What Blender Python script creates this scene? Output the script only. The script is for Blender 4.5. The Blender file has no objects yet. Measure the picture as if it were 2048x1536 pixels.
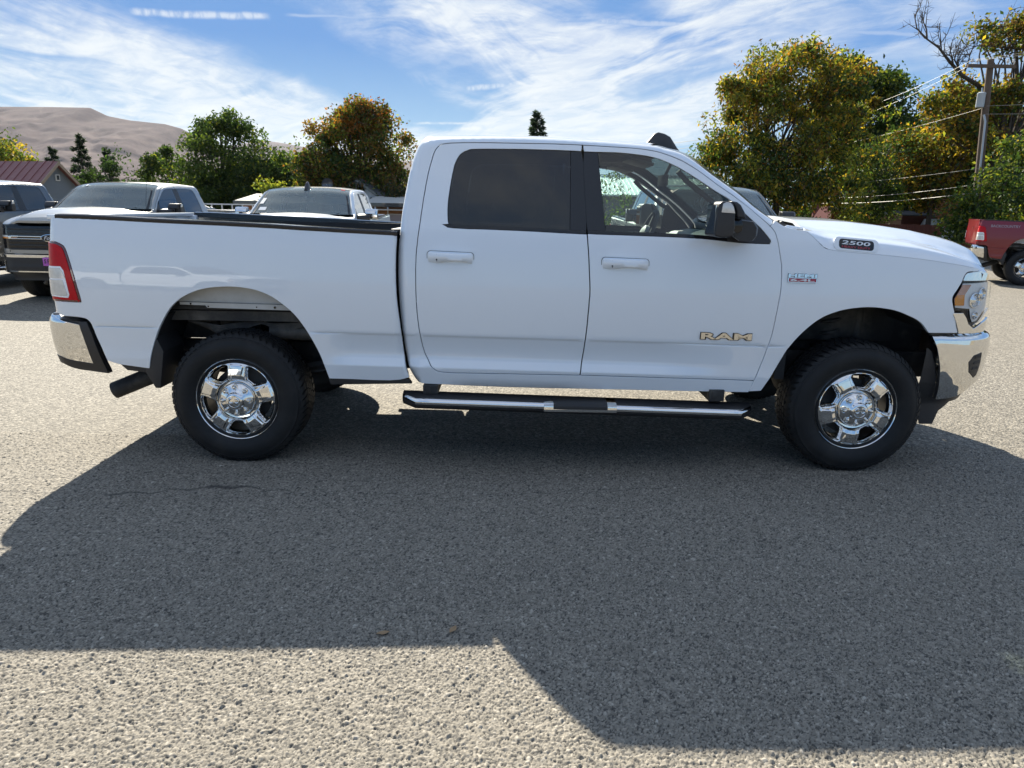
import bpy, bmesh, math, random
import numpy as np
from mathutils import Vector, Matrix, noise
from mathutils.geometry import delaunay_2d_cdt
rnd = random.Random(7)
sc = bpy.context.scene
COL = sc.collection

# ------------------------------------------------------------------ camera, sky, sun, exposure
cam_d = bpy.data.cameras.new('camera'); cam = bpy.data.objects.new('camera', cam_d); COL.objects.link(cam)
sc.camera = cam
cam_d.sensor_width = 36.0; cam_d.lens = 24.97; cam_d.clip_start = .05; cam_d.clip_end = 20000
CAM = Vector((0, -4.1685, 1.5729))
_pitch, _yaw, _roll = .2433, .0034, .0173
_f = Vector((math.sin(_yaw)*math.cos(_pitch), math.cos(_yaw)*math.cos(_pitch), -math.sin(_pitch)))
_r0 = Vector((math.cos(_yaw), -math.sin(_yaw), 0)); _u0 = _r0.cross(_f)
_r = _r0*math.cos(_roll) + _u0*math.sin(_roll); _u = _u0*math.cos(_roll) - _r0*math.sin(_roll)
cam.matrix_world = Matrix(((_r.x, _u.x, -_f.x, CAM.x), (_r.y, _u.y, -_f.y, CAM.y), (_r.z, _u.z, -_f.z, CAM.z), (0, 0, 0, 1)))

SUN_DIR = Vector((-.44, 1.34, 1.0)).normalized()          # towards the sun: behind the truck, a little left
SUN_EL = math.asin(SUN_DIR.z); SUN_AZ = math.atan2(SUN_DIR.x, SUN_DIR.y)
EXPOSURE = 1.26
sc.view_settings.view_transform = 'Standard'; sc.view_settings.look = 'None'
sc.view_settings.exposure = EXPOSURE; sc.view_settings.gamma = 1.0
sun_d = bpy.data.lights.new('sun', 'SUN'); sun = bpy.data.objects.new('sun', sun_d); COL.objects.link(sun)
sun_d.energy = 5.0; sun_d.angle = math.radians(.53); sun_d.color = (1, .93, .80)
sun.rotation_euler = SUN_DIR.to_track_quat('Z', 'Y').to_euler()
sc.cycles.max_bounces = 8; sc.cycles.transparent_max_bounces = 24; sc.cycles.glossy_bounces = 4
sc.cycles.use_denoising = True
sc.cycles.caustics_reflective = False; sc.cycles.caustics_refractive = False
sc.cycles.sample_clamp_indirect = 6.0

class NT:
    """small helper round a node tree"""
    def __init__(self, tree): self.t = tree; self.n = tree.nodes; self.l = tree.links
    def add(self, typ, **kw):
        nd = self.n.new(typ)
        for k, v in kw.items(): setattr(nd, k, v)
        return nd
    def put(self, sock, v):
        if isinstance(v, bpy.types.NodeSocket): self.l.new(v, sock)
        elif v is not None:
            if hasattr(sock, 'default_value'):
                try: sock.default_value = v
                except Exception: sock.default_value = tuple(v) + (1,)
    def math(self, op, a, b=None, c=None, clamp=False):
        nd = self.add('ShaderNodeMath', operation=op, use_clamp=clamp)
        self.put(nd.inputs[0], a); self.put(nd.inputs[1], b); self.put(nd.inputs[2], c)
        return nd.outputs[0]
    def vec(self, op, a, b=None):
        nd = self.add('ShaderNodeVectorMath', operation=op)
        self.put(nd.inputs[0], a); self.put(nd.inputs[1], b)
        return nd.outputs['Value'] if op in ('DOT_PRODUCT', 'LENGTH', 'DISTANCE') else nd.outputs[0]
    def comb(self, x, y, z):
        nd = self.add('ShaderNodeCombineXYZ')
        for i, v in enumerate((x, y, z)): self.put(nd.inputs[i], v)
        return nd.outputs[0]
    def sep(self, v):
        nd = self.add('ShaderNodeSeparateXYZ'); self.put(nd.inputs[0], v); return nd.outputs
    def noise(self, vec, scale, detail=4, rough=.55, dist=0.0):
        nd = self.add('ShaderNodeTexNoise'); self.put(nd.inputs['Vector'], vec)
        nd.inputs['Scale'].default_value = scale; nd.inputs['Detail'].default_value = detail
        nd.inputs['Roughness'].default_value = rough; nd.inputs['Distortion'].default_value = dist
        return nd.outputs['Fac']
    def rng(self, v, a, b, c=0.0, d=1.0, smooth=True):
        nd = self.add('ShaderNodeMapRange', interpolation_type='SMOOTHSTEP' if smooth else 'LINEAR')
        self.put(nd.inputs[0], v)
        for i, x in enumerate((a, b, c, d)): self.put(nd.inputs[i+1], x)
        return nd.outputs[0]
    def mix(self, f, a, b, mode='MIX'):
        nd = self.add('ShaderNodeMix', data_type='RGBA', blend_type=mode)
        self.put(nd.inputs['Factor'], f); self.put(nd.inputs[6], a); self.put(nd.inputs[7], b)
        return nd.outputs[2]
    def ramp(self, f, stops):
        nd = self.add('ShaderNodeValToRGB'); self.put(nd.inputs[0], f)
        e = nd.color_ramp.elements
        while len(e) < len(stops): e.new(.5)
        for k, (p, c) in enumerate(stops): e[k].position = p; e[k].color = tuple(c) + (1,)
        return nd.outputs[0]

def unit(x, y, z): v = Vector((x, y, z)).normalized(); return (v.x, v.y, v.z)
def view_dir(px, py):
    v = _f + _r*((px-1024)/1420.56) - _u*((py-768)/1420.56); return v.normalized()

world = bpy.data.worlds.new('World'); sc.world = world; world.use_nodes = True
W = NT(world.node_tree); W.n.clear()
SKY_STRENGTH = .07
def build_sky():
    out = W.add('ShaderNodeOutputWorld'); bg = W.add('ShaderNodeBackground')
    bg.inputs['Strength'].default_value = SKY_STRENGTH
    W.l.new(bg.outputs[0], out.inputs[0])
    sky = W.add('ShaderNodeTexSky', sky_type='NISHITA')
    sky.sun_disc = False; sky.sun_elevation = SUN_EL; sky.sun_rotation = SUN_AZ
    sky.altitude = 400; sky.air_density = 1.0; sky.dust_density = .2; sky.ozone_density = 3.0
    tc = W.add('ShaderNodeTexCoord'); d = tc.outputs['Generated']
    dx, dy, dz = W.sep(d)
    # cirrus layer: project the direction on a high plane
    dzc = W.math('MAXIMUM', dz, .0)
    k = W.math('DIVIDE', 1.0, W.math('ADD', dzc, .09))
    p = W.comb(W.math('MULTIPLY', dx, k), W.math('MULTIPLY', dy, k), 0.0)
    def rot(a, sx, sy):
        ca, sa = math.cos(a), math.sin(a)
        px, py, _ = W.sep(p)
        u = W.math('ADD', W.math('MULTIPLY', px, ca*sx), W.math('MULTIPLY', py, sa*sx))
        v = W.math('ADD', W.math('MULTIPLY', px, -sa*sy), W.math('MULTIPLY', py, ca*sy))
        return W.comb(u, v, 0.0)
    warp = W.noise(rot(.2, .8, .35), 1.3, 3, .5)
    def warped(v, amt):
        return W.vec('ADD', v, W.comb(W.math('MULTIPLY', W.math('SUBTRACT', warp, .5), amt), W.math('MULTIPLY', W.math('SUBTRACT', warp, .5), -amt*.6), 0.0))
    n1 = W.noise(warped(rot(.30, 1.0, .30), 1.6), 1.0, 7, .58, .3)
    n2 = W.noise(warped(rot(-.35, 2.2, .7), 1.2), 1.6, 8, .60, .5)
    n3 = W.noise(warped(rot(.55, 3.0, 1.5), .9), 2.0, 8, .62, .5)
    dens = W.math('ADD', W.math('MULTIPLY', n1, .62), W.math('ADD', W.math('MULTIPLY', n2, .26), W.math('MULTIPLY', n3, .14)))
    # broad banks and gaps of the cirrus sheet
    def band(p0, p1, w, gain, soft=1.0):
        a, b = view_dir(*p0), view_dir(*p1)
        nrm = a.cross(b).normalized(); mid = (a+b).normalized(); half = math.acos(max(-1, min(1, a.dot(mid))))
        off = W.math('ABSOLUTE', W.vec('DOT_PRODUCT', d, tuple(nrm)))
        x = W.rng(off, 0.0, w, 1.0, 0.0)
        al = W.vec('DOT_PRODUCT', d, tuple(mid))
        y = W.rng(al, math.cos(half*1.5*soft + w), math.cos(half*.55), 0.0, 1.0)
        if gain > 0:      # fibres that run along the bank
            tn = (b-a).normalized(); ph = float(p0[0]*.013+p0[1]*.029)
            u = W.vec('DOT_PRODUCT', d, tuple(tn)); v = W.vec('DOT_PRODUCT', d, tuple(nrm))
            fb = W.noise(W.comb(W.math('MULTIPLY', u, 2.6), W.math('ADD', W.math('MULTIPLY', v, 17.0), W.math('MULTIPLY', W.math('SUBTRACT', warp, .5), 1.6)), ph), 2.1, 8, .64, .35)
            g = W.math('ADD', gain*.55, W.math('MULTIPLY', W.math('SUBTRACT', fb, .47), gain*4.2))
        else: g = gain
        return W.math('MULTIPLY', W.math('MULTIPLY', x, y), g)
    for args in SKY_BANDS:
        dens = W.math('ADD', dens, band(*args[:3], args[3]*1.25))
    dens = W.math('ADD', dens, W.rng(dz, .30, .75, 0.0, .125))
    cover = W.rng(dens, .435, .83)
    wisps = W.rng(n3, .30, .70, .62, 1.0)
    cover = W.math('MULTIPLY', W.math('MULTIPLY', cover, wisps), .92)
    # vapour trails: straight lines, broken into tufts
    tuft = W.noise(W.comb(W.math('MULTIPLY', dx, 1.0), W.math('MULTIPLY', dz, .35), W.math('MULTIPLY', dy, .5)), 150, 3, .6)
    fray = W.noise(d, 26, 4, .6)
    for (p0, p1, w, g) in TRAILS:
        a, b = view_dir(*p0), view_dir(*p1)
        nrm = a.cross(b).normalized(); mid = (a+b).normalized(); half = math.acos(min(1, a.dot(mid)))
        off = W.vec('DOT_PRODUCT', d, tuple(nrm))
        off = W.math('ADD', off, W.math('MULTIPLY', W.math('SUBTRACT', fray, .5), .006))
        x = W.rng(W.math('ABSOLUTE', off), w*.15, w, 1.0, 0.0)
        y = W.rng(W.vec('DOT_PRODUCT', d, tuple(mid)), math.cos(half*1.08), math.cos(half*.86), 0.0, 1.0)
        m = W.math('MULTIPLY', W.math('MULTIPLY', x, y), W.rng(tuft, .36, .60, .25, g))
        cover = W.math('MAXIMUM', cover, m)
    # thin veil low over the horizon
    veil = W.rng(dz, .0, .20, .35, .0)
    skyc = W.mix(1.0, sky.outputs[0], SKY_TINT, 'MULTIPLY')
    cap = W.ramp(W.math('MULTIPLY', dz, 2.0, clamp=True), SKY_CAP)
    skyc = W.mix(1.0, skyc, W.vec('SCALE', cap) if False else W.mix(1.0, cap, (4, 4, 4, 1), 'MULTIPLY'), 'DARKEN')
    skyc = W.mix(veil, skyc, VEIL_COL)
    col = W.mix(cover, skyc, CLOUD_COL)
    W.l.new(col, bg.inputs['Color'])
SKY_TINT = (1.3, 1.5, 1.7, 1); VEIL_COL = (2.7, 4.2, 5.2, 1); CLOUD_COL = (5.55, 5.75, 5.8, 1)
# the haze-free blue, paler towards the horizon
SKY_CAP = [(0.0, (.64, .97, 1.12)), (.16, (.42, .78, 1.18)), (.40, (.20, .50, 1.08)), (1.0, (.24, .52, 1.02))]
SKY_BANDS = [((-200, 150), (620, 290), .10, .20), ((-150, 290), (560, 300), .07, .16), ((120, 20), (640, 260), .055, .15), ((450, 240), (980, 335), .055, .20), ((760, 330), (1110, 175), .030, .20), ((850, 170), (1080, 260), .022, .16),
             ((820, 30), (1150, 60), .075, .20), ((900, 20), (1180, 230), .06, .16), ((1000, 230), (1420, 70), .055, .20), ((900, 290), (1460, 190), .035, .17), ((860, 265), (1420, 262), .022, .13), ((1150, 120), (1560, 30), .07, .16), ((1250, 260), (1500, 200), .06, .15), ((1400, 40), (1900, 20), .06, .12), ((1650, 110), (1990, 60), .05, .10),
             ((580, 80), (790, 190), .048, -.22), ((-120, 50), (330, 120), .06, .15), ((300, 10), (520, 55), .03, -.10), ((1230, 0), (1330, 60), .04, -.12), ((890, 250), (1010, 222), .02, -.22)]
TRAILS = [((262, 24), (535, 33), .0055, .62), ((575, 29), (850, 38), .0028, .26), ((1190, 42), (1400, 52), .005, .42), ((1400, 53), (1560, 60), .003, .35), ((1545, 60), (1900, 70), .0035, .26),
          ((228, 236), (345, 222), .004, .5), ((830, 247), (1230, 241), .0022, .55), ((500, 262), (610, 252), .003, .45), ((930, 178), (1120, 160), .005, .55), ((1360, 138), (1460, 124), .004, .40), ((-60, 170), (420, 300), .004, .0)]
build_sky()

# ------------------------------------------------------------------ materials
MATS = {}
def newmat(name):
    m = bpy.data.materials.new(name); m.use_nodes = True
    t = NT(m.node_tree); t.n.clear()
    out = t.add('ShaderNodeOutputMaterial'); MATS[name] = m
    return m, t, out
def pbr(name, col, rough=.5, metal=0.0, coat=0.0, var=.08, scale=30, bump=0.0, bscale=200, spec=.5, rvar=.0, coat_rough=.012, dust=0.0):
    m, t, out = newmat(name)
    b = t.add('ShaderNodeBsdfPrincipled'); t.l.new(b.outputs[0], out.inputs[0])
    tc = t.add('ShaderNodeTexCoord'); P = tc.outputs['Object']
    n = t.noise(P, scale, 5, .6)
    c0 = tuple(x*(1-var) for x in col); c1 = tuple(min(1, x*(1+var)) for x in col)
    c = t.mix(n, c0+(1,), c1+(1,))
    if dust:
        n2 = t.noise(P, 3.1, 6, .65)
        c = t.mix(t.math('MULTIPLY', t.rng(n2, .45, .75), dust), c, (.33, .30, .25, 1))
    t.put(b.inputs['Base Color'], c)
    if rvar: t.put(b.inputs['Roughness'], t.rng(t.noise(P, scale*.7, 5, .6), .3, .7, rough-rvar, rough+rvar))
    else: b.inputs['Roughness'].default_value = rough
    b.inputs['Metallic'].default_value = metal; b.inputs['Coat Weight'].default_value = coat
    b.inputs['Coat Roughness'].default_value = coat_rough; b.inputs['Coat IOR'].default_value = 1.6; b.inputs['Specular IOR Level'].default_value = spec
    if bump:
        bp = t.add('ShaderNodeBump'); bp.inputs['Strength'].default_value = 1; bp.inputs['Distance'].default_value = bump
        t.put(bp.inputs['Height'], t.noise(P, bscale, 4, .6)); t.l.new(bp.outputs[0], b.inputs['Normal'])
    return m
def glass(name, tint, refl=1.0, rough=.0, ior=1.5, body=(0, 0, 0), bodyw=0.0, gain=1.5):
    m, t, out = newmat(name)
    tr = t.add('ShaderNodeBsdfTransparent'); tr.inputs[0].default_value = tint + (1,)
    gl = t.add('ShaderNodeBsdfGlossy'); gl.inputs['Roughness'].default_value = rough; gl.inputs[0].default_value = (refl, refl, refl, 1)
    fr = t.add('ShaderNodeFresnel'); fr.inputs[0].default_value = ior
    base = tr.outputs[0]
    if bodyw:
        df = t.add('ShaderNodeBsdfDiffuse'); df.inputs[0].default_value = body + (1,)
        mx = t.add('ShaderNodeMixShader'); mx.inputs[0].default_value = bodyw
        t.l.new(base, mx.inputs[1]); t.l.new(df.outputs[0], mx.inputs[2]); base = mx.outputs[0]
    mx = t.add('ShaderNodeMixShader'); f = t.math('MULTIPLY', fr.outputs[0], gain, clamp=True)
    t.l.new(f, mx.inputs[0]); t.l.new(base, mx.inputs[1]); t.l.new(gl.outputs[0], mx.inputs[2])
    t.l.new(mx.outputs[0], out.inputs[0])
    return m
M = MATS
pbr('white_paint', (.80, .835, .87), .34, 0, 1.0, var=.012, scale=5)
pbr('red_paint', (.19, .003, .009), .30, .0, .45, var=.05, scale=5)
pbr('silver_paint', (.33, .33, .32), .38, .55, 1.0, var=.03, scale=5)
pbr('grey_paint', (.06, .063, .067), .35, .5, 1.0, var=.04, scale=5)
pbr('black_paint', (.015, .016, .018), .3, 0, 1.0, var=.05, scale=5)
pbr('chrome', (.78, .78, .77), .035, 1.0, 0, var=.015, scale=9)
pbr('dull_steel', (.30, .29, .28), .42, .9, 0, var=.2, scale=25, dust=.3)
pbr('black_plastic', (.022, .022, .024), .45, 0, 0, var=.15, scale=40, bump=.0004, bscale=600)
pbr('gloss_black', (.012, .012, .014), .10, 0, 0, var=.1)
pbr('rubber', (.0115, .012, .013), .60, 0, 0, var=.25, scale=22, bump=.0003, bscale=260, dust=.045, spec=.30)
pbr('under_metal', (.025, .025, .026), .65, .2, 0, var=.35, scale=20, bump=.001, bscale=60, dust=.35)
pbr('raw_panel', (.55, .54, .51), .5, 0, 0, var=.12, scale=14, dust=.35)
pbr('liner', (.02, .02, .021), .6, 0, 0, var=.2, scale=30, bump=.0006, bscale=300)
pbr('cabin_dark', (.03, .031, .034), .7, 0, 0, var=.12, scale=20)
pbr('cabin_grey', (.10, .105, .105), .6, 0, 0, var=.12, scale=20)
pbr('cabin_light', (.30, .31, .30), .55, 0, 0, var=.08, scale=20)
pbr('seat_cloth', (.035, .036, .038), .9, 0, 0, var=.2, scale=90)
pbr('red_lens', (.50, .004, .010), .22, 0, .08, spec=.2, var=.22, scale=60)
pbr('dark_red_lens', (.09, .005, .010), .06, 0, 1.0, var=.2, scale=40)
pbr('amber_lens', (.85, .28, .02), .08, 0, 1.0, var=.2, scale=60)
pbr('amber_pale', (.62, .30, .20), .10, .0, 1.0, var=.12, scale=60)
pbr('white_lens', (.66, .64, .60), .14, .15, .5, var=.32, scale=38)
pbr('badge_red', (.38, .012, .02), .25, 0, .5, var=.05)
pbr('badge_beige', (.62, .61, .585), .09, 1.0, 0, var=.02)
pbr('lamp_mirror', (.93, .94, .95), .16, .0, 0, var=.10, scale=40)
pbr('paper_white', (.72, .73, .74), .5, 0, 0, var=.03)
pbr('white_letter', (.75, .77, .80), .35, 0, .3, var=.02)
pbr('pink_plate', (.50, .10, .48), .4, 0, .3, var=.05)
pbr('decal_silver', (.32, .27, .28), .4, .2, 0, var=.05)
glass('clear_glass', (.80, .89, .86))
glass('screen_glass', (.66, .80, .75), body=(.42, .50, .46), bodyw=.035, gain=.8)
glass('screen_film', (.60, .72, .68), body=(.52, .58, .55), bodyw=.30, gain=1.0)  # pale diffuse body stands in for sky reflection and haze in the glass
glass('tint_glass', (.010, .013, .018))
glass('lens_clear', (.97, .98, .985), gain=.6)

# outlines of the panels in metres: along the truck, above the ground
TRACE = {
    'rear_sil': [[-0.516,1.968],[-0.523,1.964],[-0.53,1.96],[-0.536,1.955],[-0.543,1.948],[-0.55,1.939],[-0.557,1.93],[-0.562,1.922],[-0.566,1.913],[-0.57,1.903],[-0.575,1.892],[-0.579,1.879],[-0.584,1.866],[-0.587,1.854],[-0.591,1.842],[-0.595,1.825],[-0.6,1.801],[-0.607,1.773],[-0.613,1.743],[-0.619,1.708],[-0.625,1.671],[-0.631,1.637],[-0.635,1.608],[-0.639,1.582],[-0.643,1.556],[-0.646,1.528],[-0.649,1.501],[-0.651,1.476],[-0.652,1.455],[-0.654,1.436],[-0.655,1.417],[-0.657,1.399],[-0.66,1.38],[-0.662,1.354],[-0.664,1.317],[-0.666,1.272],[-0.667,1.226],[-0.668,1.183],[-0.667,1.138],[-0.666,1.094],[-0.664,1.047],[-0.661,1.0],[-0.658,0.955],[-0.655,0.916],[-0.652,0.879],[-0.648,0.841],[-0.645,0.801],[-0.642,0.76],[-0.638,0.723],[-0.632,0.69],[-0.625,0.661],[-0.617,0.633],[-0.607,0.606],[-0.595,0.581],[-0.584,0.56],[-0.575,0.545],[-0.566,0.535],[-0.558,0.524]],
    'roof_sil': [[-0.516,1.968],[-0.512,1.969],[-0.509,1.97],[-0.48,1.971],[-0.41,1.973],[-0.314,1.976],[-0.219,1.978],[-0.133,1.98],[-0.047,1.981],[0.04,1.981],[0.127,1.98],[0.214,1.978],[0.302,1.975],[0.392,1.971],[0.482,1.967],[0.57,1.963],[0.657,1.958],[0.74,1.953],[0.807,1.948],[0.847,1.942],[0.87,1.936],[0.893,1.929],[0.924,1.923],[0.955,1.915],[0.986,1.905],[1.014,1.892],[1.042,1.876],[1.072,1.857],[1.104,1.834],[1.139,1.807],[1.178,1.778],[1.224,1.747],[1.274,1.713],[1.32,1.681],[1.358,1.651],[1.392,1.623],[1.426,1.596],[1.461,1.571],[1.496,1.548],[1.532,1.525]],
    'doorrear': [[-0.368,1.936],[-0.387,1.934],[-0.406,1.931],[-0.423,1.926],[-0.435,1.92],[-0.444,1.912],[-0.451,1.903],[-0.457,1.895],[-0.462,1.885],[-0.467,1.873],[-0.472,1.857],[-0.476,1.839],[-0.482,1.818],[-0.488,1.795],[-0.494,1.768],[-0.5,1.737],[-0.507,1.698],[-0.513,1.654],[-0.52,1.61],[-0.525,1.568],[-0.531,1.525],[-0.535,1.486],[-0.539,1.454],[-0.543,1.425],[-0.547,1.396],[-0.55,1.364],[-0.554,1.332],[-0.557,1.297],[-0.558,1.258],[-0.56,1.217],[-0.56,1.176],[-0.56,1.137],[-0.56,1.098],[-0.559,1.06],[-0.558,1.026],[-0.556,0.993],[-0.554,0.957],[-0.55,0.915],[-0.545,0.871],[-0.539,0.829],[-0.534,0.791],[-0.528,0.757],[-0.52,0.725],[-0.509,0.696],[-0.495,0.67],[-0.484,0.649],[-0.476,0.636],[-0.469,0.628],[-0.462,0.622],[-0.453,0.614],[-0.442,0.608],[-0.428,0.603],[-0.408,0.6],[-0.385,0.598],[-0.362,0.596]],
    'doortop_r': [[-0.368,1.936],[-0.322,1.938],[-0.276,1.94],[-0.218,1.941],[-0.14,1.942],[-0.05,1.942],[0.04,1.942],[0.133,1.942],[0.226,1.942],[0.302,1.941],[0.348,1.94],[0.376,1.939],[0.405,1.938]],
    'doortop_f': [[0.405,1.938],[0.459,1.936],[0.513,1.934],[0.569,1.931],[0.631,1.929],[0.694,1.926],[0.749,1.922],[0.79,1.917],[0.824,1.912],[0.857,1.905],[0.894,1.894],[0.93,1.882],[0.963,1.869],[0.99,1.858],[1.013,1.846],[1.035,1.833],[1.058,1.82],[1.08,1.806],[1.106,1.789],[1.139,1.766],[1.176,1.739],[1.213,1.713],[1.25,1.689],[1.287,1.665],[1.319,1.642],[1.346,1.623],[1.368,1.606],[1.39,1.589],[1.414,1.569],[1.439,1.549],[1.46,1.531],[1.477,1.517],[1.491,1.505],[1.503,1.493],[1.514,1.483],[1.523,1.472],[1.531,1.46],[1.537,1.444],[1.542,1.426],[1.548,1.405],[1.554,1.379],[1.56,1.349],[1.566,1.322],[1.57,1.302],[1.574,1.284],[1.577,1.266],[1.578,1.249],[1.58,1.231],[1.581,1.211],[1.581,1.185],[1.582,1.157],[1.582,1.131],[1.581,1.111],[1.58,1.094],[1.577,1.073],[1.575,1.045],[1.572,1.013],[1.568,0.979],[1.565,0.94],[1.56,0.899],[1.556,0.862],[1.55,0.832],[1.544,0.806],[1.537,0.779],[1.53,0.749],[1.523,0.719],[1.515,0.688],[1.505,0.655],[1.495,0.622],[1.487,0.598],[1.483,0.586],[1.482,0.583],[1.481,0.58]],
    'bgap': [[0.405,1.938],[0.405,1.932],[0.405,1.926],[0.406,1.898],[0.41,1.834],[0.415,1.747],[0.42,1.662],[0.426,1.582],[0.431,1.502],[0.436,1.432],[0.441,1.377],[0.446,1.331],[0.45,1.282],[0.454,1.223],[0.459,1.161],[0.462,1.112],[0.462,1.088],[0.462,1.076],[0.46,1.054],[0.459,1.013],[0.456,0.962],[0.454,0.909],[0.45,0.854],[0.446,0.796],[0.442,0.741],[0.436,0.69],[0.43,0.642],[0.424,0.595]],
    'bed_top': [[-2.65,1.482],[-2.582,1.482],[-2.515,1.482],[-2.422,1.48],[-2.287,1.476],[-2.126,1.47],[-1.967,1.465],[-1.815,1.461],[-1.664,1.457],[-1.517,1.452],[-1.376,1.447],[-1.239,1.44],[-1.101,1.435],[-0.957,1.429],[-0.812,1.424],[-0.667,1.419]],
    'bed_front': [[-0.667,1.419],[-0.669,1.378],[-0.672,1.336],[-0.674,1.295],[-0.675,1.254],[-0.676,1.213],[-0.676,1.173],[-0.676,1.134],[-0.674,1.096],[-0.673,1.058],[-0.67,1.023],[-0.667,0.989],[-0.663,0.954],[-0.659,0.918],[-0.655,0.881],[-0.651,0.841],[-0.648,0.796],[-0.645,0.748],[-0.641,0.707],[-0.637,0.678],[-0.633,0.655],[-0.628,0.633],[-0.622,0.609],[-0.615,0.586],[-0.609,0.563]],
    'bed_bot': [[-0.609,0.563],[-0.639,0.554],[-0.67,0.546],[-0.728,0.541],[-0.832,0.541],[-0.964,0.545],[-1.095,0.548]],
    'rarch': [[-1.095,0.548],[-1.107,0.589],[-1.119,0.63],[-1.131,0.667],[-1.144,0.701],[-1.157,0.732],[-1.171,0.762],[-1.187,0.794],[-1.204,0.826],[-1.221,0.856],[-1.238,0.883],[-1.255,0.908],[-1.272,0.93],[-1.288,0.948],[-1.304,0.964],[-1.323,0.981],[-1.348,1.001],[-1.375,1.022],[-1.403,1.04],[-1.432,1.055],[-1.462,1.067],[-1.492,1.077],[-1.522,1.084],[-1.552,1.089],[-1.582,1.093],[-1.612,1.095],[-1.643,1.096],[-1.673,1.096],[-1.705,1.094],[-1.737,1.092],[-1.766,1.088],[-1.793,1.083],[-1.817,1.078],[-1.841,1.071],[-1.863,1.063],[-1.885,1.054],[-1.906,1.044],[-1.926,1.033],[-1.946,1.021],[-1.964,1.007],[-1.982,0.992],[-2.0,0.975],[-2.016,0.956],[-2.032,0.935],[-2.047,0.912],[-2.061,0.89],[-2.073,0.869],[-2.085,0.85],[-2.097,0.827],[-2.11,0.799],[-2.123,0.769],[-2.135,0.739],[-2.145,0.713],[-2.154,0.687],[-2.161,0.662],[-2.167,0.639],[-2.172,0.616],[-2.178,0.593]],
    'bed_rbot': [[-2.178,0.593],[-2.232,0.6],[-2.286,0.607],[-2.33,0.613],[-2.356,0.617],[-2.371,0.621],[-2.384,0.625],[-2.398,0.63],[-2.411,0.635],[-2.424,0.639]],
    'bed_notch': [[-2.424,0.639],[-2.429,0.656],[-2.434,0.672],[-2.44,0.692],[-2.449,0.719],[-2.458,0.749],[-2.467,0.778],[-2.473,0.802],[-2.478,0.825],[-2.483,0.844],[-2.488,0.86],[-2.494,0.872],[-2.501,0.882],[-2.51,0.89],[-2.522,0.895],[-2.54,0.899],[-2.569,0.903],[-2.605,0.905],[-2.641,0.907]],
    'tail': [[-2.642,1.338],[-2.627,1.332],[-2.613,1.325],[-2.6,1.317],[-2.593,1.308],[-2.588,1.297],[-2.583,1.281],[-2.576,1.256],[-2.569,1.225],[-2.562,1.192],[-2.554,1.154],[-2.546,1.112],[-2.54,1.076],[-2.534,1.045],[-2.53,1.019],[-2.528,1.001],[-2.528,0.992],[-2.53,0.99],[-2.538,0.99],[-2.555,0.989],[-2.578,0.99],[-2.601,0.991],[-2.621,0.992],[-2.642,0.993],[-2.662,0.995]],
    'glass_r': [[-0.365,1.472],[-0.368,1.479],[-0.37,1.486],[-0.372,1.5],[-0.374,1.525],[-0.375,1.556],[-0.374,1.587],[-0.372,1.618],[-0.368,1.649],[-0.364,1.681],[-0.359,1.716],[-0.353,1.752],[-0.347,1.782],[-0.343,1.803],[-0.338,1.818],[-0.332,1.832],[-0.325,1.847],[-0.317,1.86],[-0.308,1.871],[-0.296,1.88],[-0.284,1.887],[-0.269,1.892],[-0.261,1.896],[-0.251,1.899],[-0.218,1.901],[-0.147,1.903],[-0.054,1.904],[0.042,1.905],[0.144,1.904],[0.25,1.903],[0.331,1.901],[0.371,1.9],[0.385,1.899],[0.4,1.898]],
    'molding_r': [[-0.394,1.47],[-0.384,1.464],[-0.375,1.458],[-0.336,1.454],[-0.253,1.451],[-0.141,1.45],[-0.016,1.447],[0.123,1.443],[0.276,1.437],[0.429,1.432]],
    'glass_f': [[0.412,1.897],[0.478,1.896],[0.544,1.896],[0.605,1.895],[0.658,1.892],[0.705,1.888],[0.749,1.883],[0.787,1.878],[0.822,1.871],[0.856,1.862],[0.892,1.849],[0.927,1.834],[0.963,1.818],[0.998,1.799],[1.035,1.778],[1.07,1.757],[1.106,1.734],[1.142,1.711],[1.177,1.688],[1.21,1.669],[1.242,1.652],[1.273,1.632],[1.3,1.61],[1.327,1.585],[1.354,1.56],[1.385,1.533],[1.417,1.505],[1.445,1.48],[1.465,1.458],[1.481,1.439],[1.493,1.424],[1.5,1.415],[1.502,1.409],[1.502,1.405],[1.501,1.4],[1.499,1.397],[1.497,1.394]],
    'molding_f': [[1.497,1.394],[1.438,1.395],[1.378,1.397],[1.316,1.4],[1.25,1.405],[1.18,1.412],[1.103,1.418],[1.014,1.422],[0.917,1.425],[0.819,1.427],[0.718,1.429],[0.616,1.431],[0.535,1.432],[0.49,1.433],[0.465,1.434],[0.44,1.435]],
    'fender_top': [[1.503,1.493],[1.532,1.525]],
    'fender_top2': [[1.532,1.525],[1.545,1.517],[1.558,1.508],[1.57,1.501],[1.58,1.496],[1.589,1.492],[1.602,1.488],[1.624,1.483],[1.65,1.477],[1.672,1.473],[1.686,1.472],[1.697,1.472],[1.707,1.473]],
    'hoodgap': [[1.707,1.473],[1.72,1.464],[1.732,1.456],[1.744,1.446],[1.756,1.435],[1.768,1.423],[1.779,1.412],[1.789,1.402],[1.798,1.393],[1.808,1.386],[1.816,1.379],[1.825,1.374],[1.836,1.37],[1.847,1.368],[1.86,1.366],[1.877,1.364],[1.896,1.361],[1.918,1.359],[1.956,1.355],[2.017,1.351],[2.094,1.347],[2.17,1.342],[2.242,1.336],[2.313,1.33],[2.385,1.323],[2.46,1.314],[2.535,1.304],[2.6,1.295],[2.653,1.287],[2.695,1.28],[2.729,1.275],[2.75,1.272],[2.762,1.27],[2.774,1.269]],
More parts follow.
